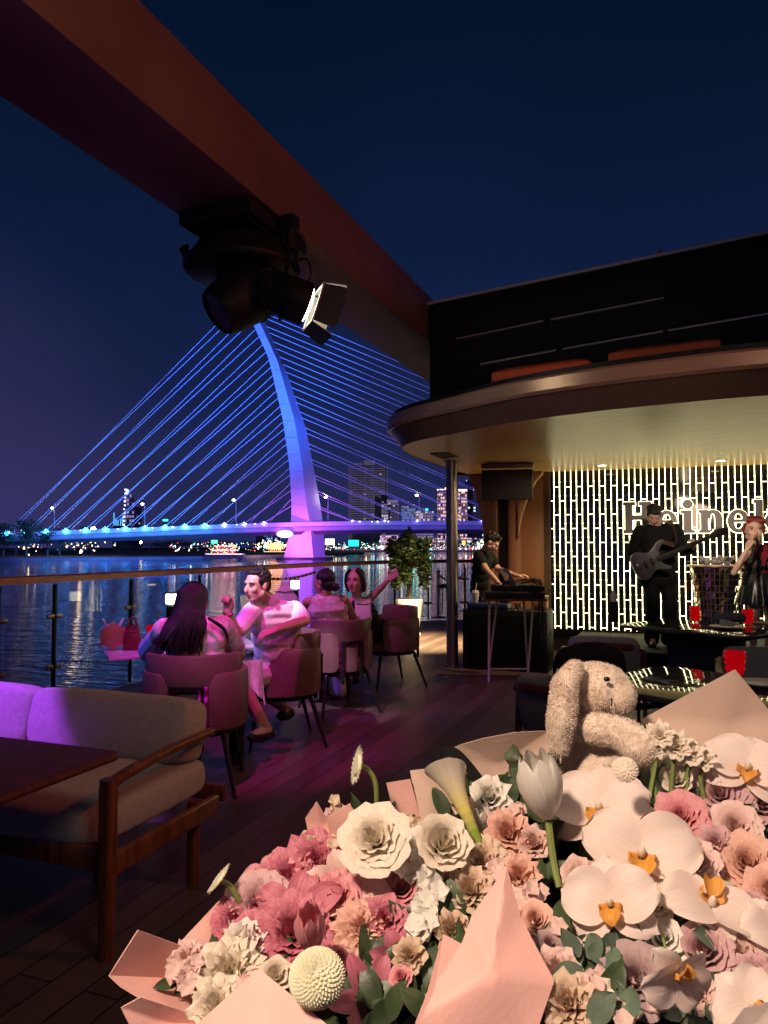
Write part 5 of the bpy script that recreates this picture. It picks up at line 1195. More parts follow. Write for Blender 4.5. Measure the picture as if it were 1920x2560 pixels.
for i in range(4):
    b = B(); y = -.018+.012*i; tube(b, [GM @ V((-.17, y, .034)), GM @ V((nk, y*.8, .052)), GM @ V((nk+.04+.035*i, y*1.2, .042))], .0016, 4); obj('string', b, M['steel'], bg_)
    b = B(); lathe(b, [(.006, 0), (.006, .02), (.010, .025), (.010, .035)], 8, GM @ Matrix.Translation((nk+.045+.035*i, (.045-.006*i)*1, .028)) @ Matrix.Rotation(-PI/2, 4, 'X')); obj('tuning_peg', b, M['steel'], bg_)
for x in (-.10, -.02): obj('pickup', box(B(), GM @ V((x, 0, .03)), (.03, .09, .014), GM.to_3x3()), M['black'], bg_, bev=.003)
obj('bridge_plate', box(B(), GM @ V((-.18, 0, .028)), (.04, .08, .012), GM.to_3x3()), M['steel'], bg_, bev=.003)
b = B(); pl = crv([GM @ V((.18, .17*sg, -.03)), A(1688, 1360, 8.97), A(1683, 1318, 9.02), A(1672, 1306, 9.2), A(1650, 1330, 9.42), A(1600, 1400, 9.35), GM @ V((-.23, 0, -.03))], 5)
for p, q in zip(pl, pl[1:]): box(b, (p+q)/2, (.06, .006, (q-p).length+.012), frame_z(q-p, RT))
obj('strap', b, mat('brown_strap', (.07, .035, .025), .6, bump=(60, .2)), bg_, smooth=False)
# ---- singer
J = dict(shR=A(1862, 1388, 8.25), shL=A(1935, 1385, 8.3), elR=A(1834, 1432, 8.0), elL=A(1965, 1440, 8.2), wrR=A(1868, 1372, 7.92), wrL=A(1960, 1480, 8.05),
         hL=cw(4.27, 8.10, SZ+.80), hR=cw(4.10, 8.10, SZ+.80), knL=cw(4.27, 8.05, SZ+.42), knR=cw(4.10, 8.05, SZ+.42), anL=cw(4.27, 8.10, SZ+.09), anR=cw(4.10, 8.10, SZ+.09), toL=cw(4.29, 7.95, SZ+.03), toR=cw(4.08, 7.95, SZ+.03), front=D(-.1, -1), k=.86)
for k_ in ('hL', 'hR', 'knL', 'knR', 'anL', 'anR', 'toL', 'toR'): J[k_] = J[k_]+D(0, .4)
sg_ = thing('person', 'red haired singer in black patterned dress singing into a microphone', 'person', cw(4.18, 8.5, SZ))
h = head(A(1884, 1326, 8.1), D(-.25, -.95, .02), (0, 0, 1), 1.24)
J['shR'] = A(1864, 1388, 8.32); J['shL'] = A(1930, 1385, 8.38)
hR = hand(J['wrR'], D(.30, -.25, .80), D(.75, .3, -.3), 1, (1.1, 1.1, .7))
sk, tor = figure(J, h, [hR, hand(J['wrL'], D(-.3, -.3, -.8), D(-.6, .3, 0), -1)], 1.0, True, .046); skin_obj(sg_, sk, M['skinp'], .0065)
face(h, sg_, M['lip'], mat('brown_brow', (.06, .02, .015), .5, bump=(60, .1)), .004)
M['dress'] = mat('black_patterned_dress', (.012, .012, .014), .6, nz=(34, .1), tint2=(.09, .075, .07), bump=(12, .4))
pants_top(sg_, J, tor, M['dress'], .012, 0, 'dress_bodice')
M['crim'] = mat('crimson_cloth', (.20, .008, .018), .6, bump=(30, .5))
hp = J['hp']; b = B(); mt_ = Matrix.Translation(hp+V((0, 0, .14))) @ frame_z((0, 0, 1), RT).to_4x4()
rws = []
for i in range(7):
    t = i/6; z = -.02-.36*t; row = []
    for k in range(72): a = 2*PI*k/72; r = (.15+.09*t**.8)*(1+.09*t*math.sin(a*12)); row.append(mt_ @ V((r*math.cos(a)*1.08, r*math.sin(a)*.9, z)))
    rws.append(row)
obj('skirt', loft(b, rws, True, False), mat('black_leather_skirt', (.012, .013, .014), .3, bump=(20, .3)), sg_)
b = B(); lathe(b, [(.165, -.03), (.185, -.02), (.19, .0), (.185, .02), (.165, .03)], 40, mt_, False); obj('belt', b, M['crim'], sg_)
b = B(); sc_ = lerp(J['sh'], h['c'], .18)
for s in (-1, 1): b.faces.new([b.verts.new(x) for x in (sc_+D(-.01*s, -.075, .07), sc_+D(.085*s, -.07, .05), sc_+D(.05*s, -.115, -.06), sc_+D(0, -.12, -.15))])
b.faces.new([b.verts.new(x) for x in (sc_+D(-.045, -.105, .02), sc_+D(.045, -.105, .02), sc_+D(.012, -.128, -.17), sc_+D(-.012, -.128, -.17))])
obj('neck_scarf', b, M['crim'], sg_, solid=.006, smooth=False)
P = h['P']; b = B(); ell(b, P(0, -.028, .040), (.084, .094, .090), h['R']); ell(b, P(0, -.06, -.01), (.070, .05, .06), h['R']); ell(b, P(0, -.115, .02), (.04, .035, .04), h['R'])
for i in range(15):
    x = -.066+.132*i/14; tube(b, crv([P(x*.5, .0, .120), P(x*.95-.008, .058, .094), P(x*1.14-.012, .070-abs(x)*.35, .052+rg.uniform(-.012, .008)+abs(x)*.15)], 3), [.013, .014, .014, .013, .011, .008, .004], 6)
for k in (-1, 1): tube(b, crv([P(k*.068, .035, .06), P(k*.080, .01, .01), P(k*.076, -.01, -.06)], 3), [.016]*4+[.014, .01, .005], 7)
obj('hair', b, M['hairr'], sg_, voxel=.0055, sm=1)
mic = thing('microphone', 'black handheld microphone held to the mouth of the red haired singer', 'microphone', A(1876, 1400, 7.95))
ma = A(1877, 1408, 7.90); mb = P(.006, .135, -.066)
b = B(); tube(b, [ma, lerp(ma, mb, .75)], [.014, .019], 12); obj('handle', b, M['blackp'], mic)
obj('grille', ell(B(), lerp(ma, mb, .88), (.027, .027, .03)), M['black'], mic)
# ================================================================== sofa + wooden table (near left)
so = thing('wooden_sofa', 'teak framed sofa with pale linen cushions partly lit violet', 'sofa', (-2.9, 2.7, 0))
AX = -1.985; YF, YB = 2.25, 3.06; LX = -4.3
def rcyl(a, c, r): return tube(B(), [a, c], r, 14)
SL = A(272, 1935, 2.83); SLX, SLY = SL.x, SL.y
b = B(); rws = []
for z, k in ((0, .80), (.30, 1), (.60, 1.0), (.645, .95)):
    rws.append([V((SLX+x*k, SLY+y*k, z)) for x, y in rrect(.058, .058, .018, 4)])
obj('leg', loft(b, rws), M['wood'], so)
YR = 3.02
obj('leg', loft(B(), [[V((AX-.04+x, YR-.1+y, z)) for x, y in rrect(.05, .045, .012, 3)] for z in (0, .36)]), M['wood'], so)
for lx in (LX,): 
    obj('leg', loft(B(), [[V((lx+x, SLY+y, z)) for x, y in rrect(.055, .055, .016, 3)] for z in (0, .63)]), M['wood'], so)
    obj('leg', loft(B(), [[V((lx+x, YR+y, z)) for x, y in rrect(.05, .045, .012, 3)] for z in (0, .36)]), M['wood'], so)
obj('centre_leg', loft(B(), [[V((-2.45+x, YR-.2+y, z)) for x, y in rrect(.05, .05, .012, 3)] for z in (0, .33)]), M['wood'], so)
for x, y in ((SLX, SLY), (LX, SLY)):
    pts = [V((x, y-.005, .618)), V((x, y+.10, .640)), V((x-.02, y+.40, .655)), V((x-.035, y+.72, .655))]; bb = B(); rws = []
    for i, p in enumerate(crv(pts, 4)):
        t = i/12; w_, h_ = .048-.012*t, .044-.010*t
        rws.append([p+V((a*w_/.05, 0, c*h_/.05)) for a, c in rrect(.052, .050, .018, 4)])
    obj('armrest', loft(bb, rws), M['wood'], so)
obj('side_rail', box(B(), (SLX-.012, SLY+.375, .325), (.034, .74, .085), Matrix.Rotation(.03, 3, 'Z')), M['wood'], so, bev=.010, bseg=3)
obj('side_rail', box(B(), (LX, (SLY+YB)/2, .325), (.034, YB-SLY, .085)), M['wood'], so, bev=.010)
obj('front_rail', box(B(), ((SLX+LX)/2, SLY+.012, .345), (SLX-LX-.06, .034, .085)), M['wood'], so, bev=.008)
obj('back_rail', box(B(), ((SLX+LX)/2, YB+.05, .345), (SLX-LX-.06, .034, .075)), M['wood'], so, bev=.008)
def cushion(name, c, s, R=None, e=.32, seg=14, m=None, p=so, puff=.02, lab=None):
    """super-ellipsoid cushion with puffed faces and a piped seam"""
    b = B(); R = R or Matrix.Identity(3); n = 22; rows_ = []
    bm = bmesh.new(); bmesh.ops.create_cube(bm, size=2); bmesh.ops.subdivide_edges(bm, edges=bm.edges, cuts=13, use_grid_fill=True)
    for v in bm.verts:
        q = v.co.copy(); k = 8.0; nrm = (abs(q.x)**k+abs(q.y)**k+abs(q.z)**k)**(1/k); q /= nrm
        bl = .55; q2 = q.normalized()*1.25; q = q.lerp(q2, .10)
        u = V((q.x*s[0]/2, q.y*s[1]/2, q.z*s[2]/2)); pf = (1-q.x**2)*(1-q.y**2) if abs(s[2]) == min(s) else (1-q.x**2)*(1-q.z**2)
        if s[2] == min(s): u.z += math.copysign(puff*pf, q.z)
        elif s[1] == min(s): u.y += math.copysign(puff*pf, q.y)
        u += V((noise.noise(u*5), noise.noise(u*5+V((7, 0, 0))), noise.noise(u*5+V((0, 9, 0)))))*.005
        v.co = V(c)+R @ u
    b.free()
    return obj(name, bm, m or M['fabric'], p, sub=1, label=lab)
zs = .445
SR = SLX-.065
cushion('seat_cushion', ((SR+(-2.9))/2, (SLY+.02+YB)/2, zs-.005), (SR+2.9, YB-SLY+.04, .155))
cushion('seat_cushion', ((-2.9-4.15)/2, (SLY+.02+YB)/2, zs-.005), (1.22, YB-SLY+.04, .155))
Rb = Matrix.Rotation(math.radians(-12), 3, 'X')
xm = A(122, 1780, 3.9).x
cushion('back_cushion', ((SR-.03+xm)/2, YB-.085, .65), (SR-.03-xm, .19, .30), Rb, puff=.03)
cushion('back_cushion', ((xm-4.15)/2, YB-.085, .65), (xm+4.15, .19, .30), Rb, puff=.03)
tw = thing('wooden_table', 'dark reddish wooden table with rounded corner in front of the sofa', 'table', (-2.6, 1.75, 0))
bb = prism(B(), rrect(1.5, 1.15, .05, 6, -1.895-.75, 2.30-.575), .722, .75); obj('tabletop', bb, M['woodt'], tw, bev=.012, bseg=3)
for x, y in ((-3.25, 2.15), (-3.25, 1.3), (-2.75, 2.0), (-2.75, 1.3)): obj('leg', box(B(), (x, y, .361), (.06, .06, .722)), M['woodt'], tw, bev=.006)
# ================================================================== potted tree
pp_ = flo(1025, 1574, 0); pc = cw((1022-960)/F*12.9, 12.9, 0)
pt = thing('potted_tree', 'bushy potted tree with thin braided trunk in a tall white ribbed pot', 'potted tree', pc)
b = B(); rws = []
dpx = 12.9/F
for z, r in ((0, .205), (.03, .205), (.04, .165), (.3, .195), (.55, .232), (.60, .236), (.61, .225), (.56, .21)):
    rws.append([pc+V(((r+(.004*math.cos(a*30) if .035 < z < .58 else 0))*math.cos(a), (r+(.004*math.cos(a*30) if .035 < z < .58 else 0))*math.sin(a), z)) for a in [2*PI*i/180 for i in range(180)]])
obj('pot', loft(b, rws), M['pot'], pt, ang=60)
obj('soil', lathe(B(), [(0, .57), (.21, .565)], 24, Matrix.Translation(pc), False), M['bark'], pt)
rg = random.Random(8); b = B()
for k in range(6):
    a = k*1.05; pts = [pc+V((.04*math.cos(a), .04*math.sin(a), .56)), pc+V((.02*math.cos(a+1), .02*math.sin(a+1), .85)), pc+V((.06*math.cos(a+2), .06*math.sin(a+2), 1.1)), pc+V((.30*math.cos(a+2.3), .30*math.sin(a+2.3), 1.55))]
    tube(b, crv(pts, 4), [.014]*6+[.011]*4+[.006]*3, 7)
obj('trunk', b, M['bark'], pt)
b = B(); cz = at(1024, 1392, 12.9)
for k in range(36):
    v = V((rg.gauss(0, 1), rg.gauss(0, 1), rg.gauss(0, 1))).normalized()*(rg.random()**.4); c = V((cz.x, cz.y, cz.z))+V((v.x*.36, v.y*.32, v.z*.44))
    leafball(b, c, (.13, .13, .13), 130, .046, rg)
for i in range(9):
    a = rg.random()*6.3; c = cz+V((math.cos(a)*.3, math.sin(a)*.3, -.30)); 
    for j in range(5): leafball(b, c+V((0, 0, -.05*j)), (.04, .04, .05), 12, .042, rg)
c = at(1020, 1318, 12.9)
for j in range(6): leafball(b, c+V((rg.uniform(-.04, .04), 0, -.04*j)), (.03, .03, .03), 6, .04, rg)
obj('crown', b, mat('ficus_leaf', (.09, .14, .045), .35, nz=(5, .5)), pt, smooth=False)
# stanchions with red rope
sts = []
for (px, pyb, lab) in ((1096, 1545, 'brass rope stanchion left of the steel column'), (1163, 1528, 'brass rope stanchion between the column and the disc jockey')):
    p = flo(px, pyb, 0); s = thing('rope_stanchion', lab, 'stanchion', p, 0, 'brass stanchions with red rope')
    obj('post', lathe(B(), [(.024, 0), (.024, .93), (.04, .935), (.04, .965), (.03, .98), (.0, 1.0)], 16, Matrix.Translation(p)), M['gold'], s)
    obj('base', lathe(B(), [(.16, 0), (.16, .012), (.04, .04)], 24, Matrix.Translation(p)), M['gold'], s); sts.append(p)
b = B(); a, c = sts[0]+V((0, 0, .90)), sts[1]+V((0, 0, .90)); tube(b, crv([a, lerp(a, c, .3)-V((0, 0, .13)), lerp(a, c, .7)-V((0, 0, .14)), c], 4), .02, 8)
tag(obj('barrier_rope', b, mat('red_velvet', (.45, .01, .015), .7, sheen=.3, bump=(60, .3))), 'red velvet rope slung between two brass stanchions', 'rope')
s = thing('bar_stool', 'small dark stool behind the steel column near the railing', 'stool', flo(1110, 1540, 0)); p = flo(1112, 1536, 0)
obj('seat', lathe(B(), [(.16, .58), (.18, .60), (.18, .64), (.15, .66)], 20, Matrix.Translation(p)), M['blackc'], s)
for k in range(4): a = k*PI/2+.6; obj('leg', tube(B(), [p+V((.11*math.cos(a), .11*math.sin(a), .6)), p+V((.17*math.cos(a), .17*math.sin(a), 0))], .012, 6), M['black'], s)
# ================================================================== disc jockey gear
SB = thing('speaker_cabinet', 'large black speaker cabinet standing on the deck under the mixing gear', 'speaker', (-1.93, 9.35, 0))
obj('cabinet', box(B(), (-1.935, 9.37, .36), (1.03, .50, .72)), M['blackp'], SB, bev=.012)
obj('grille', box(B(), (-1.935, 9.112, .36), (.93, .012, .62)), M['darkpanel'], SB, bev=.004)
obj('handle', box(B(), (-1.415, 9.40, .45), (.012, .16, .05)), M['black'], SB, bev=.004)
stt = thing('folding_stand', 'folding keyboard stand with pale crossed legs in front of the speaker', 'stand', A(1285, 1500, 8.75))
M['palem'] = mat('pale_painted_legs', (.42, .38, .30), .45, bump=(40, .1))
zt_ = A(1285, 1499, 8.65).z
for (a, c) in (((1223, 8.75), (1222, 8.45)), ((1243, 8.9), (1221, 8.95)), ((1309, 8.75), (1320, 8.95)), ((1333, 8.9), (1318, 8.42))):
    p = A(a[0], 1500, a[1]); p.z = zt_; q = A(c[0], 1690, c[1]); q.z = 0; obj('leg', tube(B(), [p, q], .013, 8), M['palem'], stt)
q1 = A(1222, 1690, 8.6); q2 = A(1320, 1690, 8.6); q1.z = q2.z = .12; obj('cross_bar', tube(B(), [q1, q2], .011, 8), M['palem'], stt)
RR_ = Matrix.Rotation(TH-.08, 3, 'Z')
q = A(1285, 1497, 8.75); q.z = zt_
obj('top_board', box(B(), q, (.72, .36, .025), RR_), M['woodt'], stt, bev=.004)
def gear(label, px, py, d, s, zb_, m=None, knobs=0, seed=0, name='audio_mixer'):
    p = A(px, py, d); p.z = zb_; t = thing(name, label, 'audio gear', p)
    obj('case', box(B(), p+V((0, 0, s[2]/2)), s, RR_), m or M['blackp'], t, bev=.006)
    obj('top_plate', box(B(), p+V((0, 0, s[2]+.002)), (s[0]*.94, s[1]*.9, .006), RR_), M['steel'], t, bev=.002)
    rr = random.Random(seed)
    for i in range(knobs):
        u = V((s[0]*rr.uniform(-.43, .43), s[1]*rr.uniform(-.4, .4), s[2]+.005)); obj('knob', lathe(B(), [(.010, 0), (.009, .018), (0, .018)], 10, Matrix.Translation(p+RR_ @ u)), M['pot'] if i % 3 else M['black'], t)
    return t
gear('wide flat black audio mixer lying at the bottom of the gear pile', 1285, 1490, 8.75, (.66, .34, .07), zt_+.0135, knobs=14, seed=1)
gear('second black controller stacked on the wide audio mixer', 1292, 1478, 8.75, (.60, .30, .06), zt_+.095, knobs=12, seed=2, name='music_controller')
lt_ = thing('laptop', 'open silver laptop standing tilted on the stacked gear', 'laptop', A(1290, 1470, 8.7))
zl = zt_+.168; q = A(1300, 1470, 8.72); q.z = zl; M['silver'] = mat('silver_laptop', (.55, .54, .5), .35, .6, bump=(60, .03))
obj('keyboard_base', box(B(), q, (.22, .30, .014), Matrix.Rotation(TH+.2, 3, 'Z')), M['silver'], lt_, bev=.003)
Rt = Matrix.Rotation(TH+.2, 3, 'Z') @ Matrix.Rotation(math.radians(-28), 3, 'Y'); hq = q-(Matrix.Rotation(TH+.2, 3, 'Z') @ V((.10, 0, 0)))
obj('screen', box(B(), hq+Rt @ V((.0, 0, .10)), (.008, .30, .21), Rt), M['silver'], lt_, bev=.003)
b = B(); rg = random.Random(9)
for i in range(14):
    p = A(1230+i*9+rg.uniform(-4, 4), 1468, 8.68+rg.uniform(-.1, .1)); p.z = zt_+.165; q2 = A(1350+rg.uniform(-8, 8), 1475, 8.7+rg.uniform(-.1, .15)); q2.z = zt_+.15+rg.random()*.05; e2 = q2+V((0, 0, -.45-rg.random()*.3))+RT*rg.uniform(-.03, .05)
    tube(b, crv([p, lerp(p, q2, .4)+V((rg.uniform(-.05, .05), 0, .03)), q2, e2], 4), .0045, 5)
for i in range(10):
    p = A(1225+rg.random()*120, 1480, 8.56); p.z = zt_+.03+rg.random()*.12; tube(b, crv([p, p+D(.05, -.02, .02), p+D(.09, -.03, -.03), p+D(.15, 0, .01)], 4), .004, 5)
tag(obj('cables', b, [M['black']]), 'tangle of thin black leads hanging off the mixing gear', 'cables'); COL.objects['cables'].name = 'lead_tangle'; COL.objects['lead_tangle']['kind'] = 'stuff'
cp = thing('takeaway_cup', 'clear lidded takeaway cup with straw on the blue case', 'cup', A(1174, 1510, 9.3)); p = V((-2.32, 9.25, .80))
b = B(); lathe(b, [(.030, 0), (.046, .09), (.048, .115), (.05, .12), (.035, .15), (0, .155)], 20, Matrix.Translation(p)); obj('cup', b, mat('frosted_plastic', (.55, .55, .56), .25, bump=(30, .1)), cp)
obj('straw', tube(B(), [p+V((0, 0, .12)), p+V((.02, 0, .24))], .005, 6), M['pot'], cp)
cb = thing('equipment_case', 'dark blue equipment case lying on top of the speaker cabinet', 'case', (-2.15, 9.25, .72))
obj('shell', box(B(), (-2.15, 9.26, .76), (.50, .24, .075)), mat('blue_case', (.015, .035, .13), .4, bump=(40, .2)), cb, bev=.012); obj('handle', tube(B(), [(-2.22, 9.135, .76), (-2.20, 9.115, .76), (-2.10, 9.115, .76), (-2.08, 9.135, .76)], .008, 8), M['black'], cb)
wg = thing('whisky_glass', 'clear short glass standing on the speaker cabinet', 'glass', (-1.93, 9.2, .722)); b = B(); lathe(b, [(.04, 0), (.045, .09), (.042, .09), (.037, .01), (0, .01)], 18, Matrix.Translation((-1.78, 9.2, .722))); obj('cup', b, mat('clear_glass', (.8, .8, .75), .05, trans=.8), wg)
bxw = thing('wooden_box', 'small orange-brown wooden box behind the gear on the speaker cabinet', 'box', (-1.52, 9.45, .72)); obj('body', box(B(), (-1.54, 9.42, .80), (.16, .14, .155)), mat('orange_wood', (.50, .22, .06), .5, nz=(5, .2), bump=(20, .1)), bxw, bev=.004); obj('lid', box(B(), (-1.54, 9.42, .885), (.17, .15, .014)), M['palem'], bxw, bev=.003)
b = B(); rg = random.Random(12)
for k in range(9):
    c = flo(1400, 1588, 0)+V((rg.uniform(-.1, .1), rg.uniform(-.05, .1), .01+.006*k)); r = rg.uniform(.12, .2); tube(b, [c+V((r*math.cos(a)*1.2, r*math.sin(a), .012*math.sin(a*3+k))) for a in [2*PI*i/24 for i in range(25)]], .007, 5)
o = obj('cable_coil', b, [mat('red_cable', (.30, .03, .03), .5, bump=(60, .1))], kind='stuff'); tag(o, 'coil of red and dark cable lying on the deck below the glowing wall', 'cable')
# ================================================================== mosaic planter on stage
pc = cw(4.05, 9.3, SZ); t = thing('mosaic_pedestal', 'waisted round pedestal covered with mirror mosaic tiles behind the singer', 'pedestal', pc)
M['mirt'] = mat('mirror_tile', (.75, .68, .62), .05, 1.0, nz=(9, .3)); b = B(); H = A(1790, 1417, 9.3).z-SZ; nr, ns_ = 13, 34
def pr_(z): return .20+.10*(z/H)**1.5+.05*(1-z/H)**3
rg = random.Random(2)
for i in range(nr):
    z0, z1 = H*i/nr+.004, H*(i+1)/nr-.004
    for k in range(ns_):
        a0 = 2*PI*(k+(.0))/ns_+.012; a1 = 2*PI*(k+1)/ns_-.012; j = rg.uniform(-.004, .004); j2 = rg.uniform(-.003, .003)
        b.faces.new([b.verts.new(pc+V(((pr_(z)+.004+q)*math.cos(a), (pr_(z)+.004+q)*math.sin(a), z))) for a, z, q in ((a0, z0, j), (a1, z0, -j), (a1, z1, j2), (a0, z1, -j2))])
obj('tiles', b, M['mirt'], t, smooth=False, kind='stuff')
obj('core', lathe(B(), [(pr_(H*i/12), H*i/12) for i in range(13)], 34, Matrix.Translation(pc)), M['fascia2'], t)
obj('top_plate', lathe(B(), [(.31, H), (.33, H+.005), (.33, H+.02), (.31, H+.025)], 40, Matrix.Translation(pc)), mat('rose_top', (.5, .3, .25), .3, .5, bump=(20, .05)), t)
b = B(); rg = random.Random(1)
for i in range(16): p = pc+V((rg.uniform(-.18, .16), rg.uniform(-.12, .12), H+.05+rg.random()*.05)); cap(b, p, p+V((rg.uniform(-.1, .1), rg.uniform(-.08, .08), rg.uniform(-.02, .05))), .035, .02)
tag(obj('folded_clothes', b, mat('crumpled_cloth', (.10, .09, .11), .6, nz=(14, .4), tint2=(.5, .45, .45), bump=(20, .5)), voxel=.009, sm=1), 'crumpled dark and pale clothes lying on the mosaic pedestal', 'clothes')
# ================================================================== black tables on the right
def rot_table(label, cen, rot, w, dp, z, rad, blk):
    t = thing('dining_table', label, 'table', (cen.x, cen.y, 0), rot); Rm = Matrix.Translation((cen.x, cen.y, 0)) @ Matrix.Rotation(rot, 4, 'Z')
    obj('tabletop', prism(B(), rrect(w, dp, rad, 8), z-.028, z, Rm), M['gloss'], t, bev=.006, bseg=3)
    obj('under_frame', prism(B(), rrect(w*.86, dp*.8, .08, 5), z-.055, z-.029, Rm), M['black'], t, bev=.004)
    obj('pedestal', prism(B(), rrect(*blk, .03, 4), .0, z-.056, Rm), M['blackp'], t, bev=.006); return t
tb = rot_table('polished black table with rounded corners in front of the stage', cw(3.00, 7.13, 0), TH-TH-math.radians(31), 1.30, 1.02, .75, .16, (.55, .45))
tb2 = rot_table('nearer polished black table reflecting the glowing wall behind the bouquet', cw(1.78, 4.05, 0), -math.radians(31), 1.25, .95, .75, .14, (.5, .4))
GZ = .752
tumbler('red cut glass tumbler on the stage side table, in front of the guitarist', flo(1738, 1553, GZ), .150, .048)
tumbler('red cut glass tumbler beside the rolled napkin, below the singer', flo(1870, 1560, GZ), .140, .052)
tumbler('nearest red cut glass tumbler, on the table behind the bouquet paper', flo(1838, 1686, GZ), .135, .058)
s = thing('sanitizer_holder', 'black holder with a white topped bottle on the black table', 'holder', flo(1532, 1553, GZ)); p = flo(1534, 1555, GZ)
obj('holder', box(B(), p+V((0, 0, .10)), (.085, .08, .20), RR_), M['blackp'], s, bev=.006); b = B(); lathe(b, [(.030, .10), (.032, .20), (.032, .27), (.02, .29), (.018, .31), (0, .31)], 18, Matrix.Translation(p)); obj('bottle', b, M['pot'], s)
def plate(label, c, r): 
    t = thing('plate', label, 'plate', c, 0, 'white plates on the black tables'); b = B(); lathe(b, [(0, .004), (r*.6, .004), (r*.66, .008), (r, .020), (r*1.0, .024), (r*.64, .013), (0, .010)], 36, Matrix.Translation(c), False); obj('dish', b, M['pot'], t, sub=0)
    b = B(); lathe(b, [(r*.97, .0235), (r*1.005, .026), (r*1.005, .022)], 36, Matrix.Translation(c), False); obj('rim', b, M['gold'], t)
plate('white plate carrying the twisted napkin between the red tumblers', flo(1818, 1572, GZ), .15)
plate('white plate at the edge of the table beyond the rolled napkin', flo(1905, 1562, GZ), .13)
plate('white plate near the closest red tumbler', flo(1905, 1715, GZ), .14)
b = B(); q = flo(1822, 1561, GZ)+V((0, 0, .065)); cap(b, q-RT*.10, q+RT*.12, .046, .046); tag(obj('rolled_napkin', b, M['fabricg'], sm=0), 'thick grey napkin rolled into a cylinder on the black table', 'napkin')
b = B(); q = flo(1808, 1572, GZ)+V((0, 0, .045))
for i in range(7): a = i*.9; tube(b, crv([q+V((.01*i-.03, -.02, -.01)), q+V((.02*math.cos(a), .02*math.sin(a), .03)), q+V((.03+.01*i, .02, .0)), q+V((.06, -.01+.01*i, -.015))], 4), .013, 7)
tag(obj('twisted_napkin', b, M['white'], voxel=.006, sm=2), 'small white napkin twisted into a knot on the plate', 'napkin')
# ================================================================== lounge armchairs
def make_arm():
    t = thing('wooden_armchair', 'proto', 'armchair')
    for s in (-1, 1):
        for y, z in ((.26, .62), (-.28, .70)): obj('leg', tube(B(), [(s*.30, y+(.03 if y > 0 else -.06), 0), (s*.30, y, z)], [.014, .021], 10), M['woodt'], t)
        b = B(); pts = crv([V((s*.30, .34, .615)), V((s*.305, .15, .64)), V((s*.30, -.15, .665)), V((s*.27, -.34, .70))], 4); loft(b, [[p+V((x, 0, z)) for x, z in rrect(.055, .028, .012, 3)] for p in pts]); obj('armrest', b, M['woodt'], t)
    b = B(); pts = crv([V((-.27, -.34, .72)), V((-.14, -.40, .735)), V((.14, -.40, .735)), V((.27, -.34, .72))], 4); loft(b, [[p+V((0, y, z)) for y, z in rrect(.03, .05, .012, 3)] for p in pts]); obj('top_rail', b, M['woodt'], t)
    obj('seat_frame', prism(B(), rrect(.60, .60, .04), .33, .375, Matrix.Translation((0, -.02, 0))), M['woodt'], t, bev=.008)
    cushion('seat_cushion', (0, -.01, .425), (.55, .57, .11), m=M['fabricg'], p=t)
    cushion('back_cushion', (0, -.30, .63), (.54, .12, .33), Matrix.Rotation(math.radians(12), 3, 'X'), m=M['fabricg'], p=t)
    return t
AC = make_arm(); GA = 'wooden armchairs with grey cushions around the black tables'
p = cw(1.78, 6.25, 0); AC.location = p; AC.rotation_euler = (0, 0, face_rz(D(.25, 1))); AC['label'] = 'wooden armchair with grey cushion facing the stage side black table'; AC['group'] = GA
dup(AC, cw(1.18, 4.30, 0), face_rz(D(.75, .6)), 'wooden armchair with a dark jacket over its back, just behind the plush rabbit', GA)
dup(AC, cw(3.72, 6.15, 0), face_rz(D(-.35, 1)), 'wooden armchair at the picture edge between the two black tables', GA)
dup(AC, cw(2.55, 5.05, 0), face_rz(D(-.35, -1)), 'wooden armchair pushed in on the stage side of the nearer black table', GA)
# dark jacket on armchair back
b = B(); ja = [A(1392, 1668, 4.0), A(1400, 1640, 4.0), A(1450, 1622, 4.0), A(1500, 1618, 4.0), A(1548, 1632, 4.05), A(1556, 1655, 4.1)]; rows_ = []
for i, p in enumerate(crv(ja, 4)): rows_.append([p+D(0, -.03, -.16), p+D(0, -.05, -.02), p+D(0, -.01, .025), p+D(0, .05, .015), p+D(0, .07, -.08)])
obj_ = obj('dark_jacket', loft(b, rows_, False, False), M['blackc'], solid=.02, sub=1); tag(obj_, 'dark jacket draped over the armchair back behind the plush rabbit', 'jacket')
# ================================================================== bouquet
def BD(px, py):                     # depth of the flower dome under a pixel
    return .60+.40*(2560-py)/760+.00005*abs(px-1300)
def pm(name, c, c2=None, sc=30, a=.08, rough=.55):
    m = mat(name, c, rough, nz=(sc, a), tint2=c2, bump=(140, .10), sss=0)
    nt = m.node_tree; b = nt.nodes['Principled BSDF']; o = nt.nodes['Material Output']
    for n_ in nt.nodes:
        if n_.type == 'MAPPING':      # veins run along each petal
            l_ = n_.inputs[0].links[0]; uvn = nt.nodes.new('ShaderNodeUVMap'); nt.links.remove(l_); nt.links.new(uvn.outputs[0], n_.inputs[0]); n_.inputs['Scale'].default_value = (1.2, 13, 1)
        if n_.type == 'TEX_NOISE': n_.inputs['Scale'].default_value = 1.6
        if n_.type == 'BUMP': n_.inputs['Strength'].default_value = .35; n_.inputs['Distance'].default_value = .0012
    t = nt.nodes.new('ShaderNodeBsdfTranslucent'); t.inputs[0].default_value = (*c, 1); x = nt.nodes.new('ShaderNodeMixShader'); x.inputs[0].default_value = .22
    nt.links.new(b.outputs[0], x.inputs[1]); nt.links.new(t.outputs[0], x.inputs[2]); nt.links.new(x.outputs[0], o.inputs[0]); return m
M['p_cream'] = pm('cream_petal', (.84, .76, .62)); M['p_white'] = pm('white_petal', (.86, .83, .74)); M['p_orch'] = pm('orchid_petal', (.88, .78, .70), (.88, .70, .62), 14)
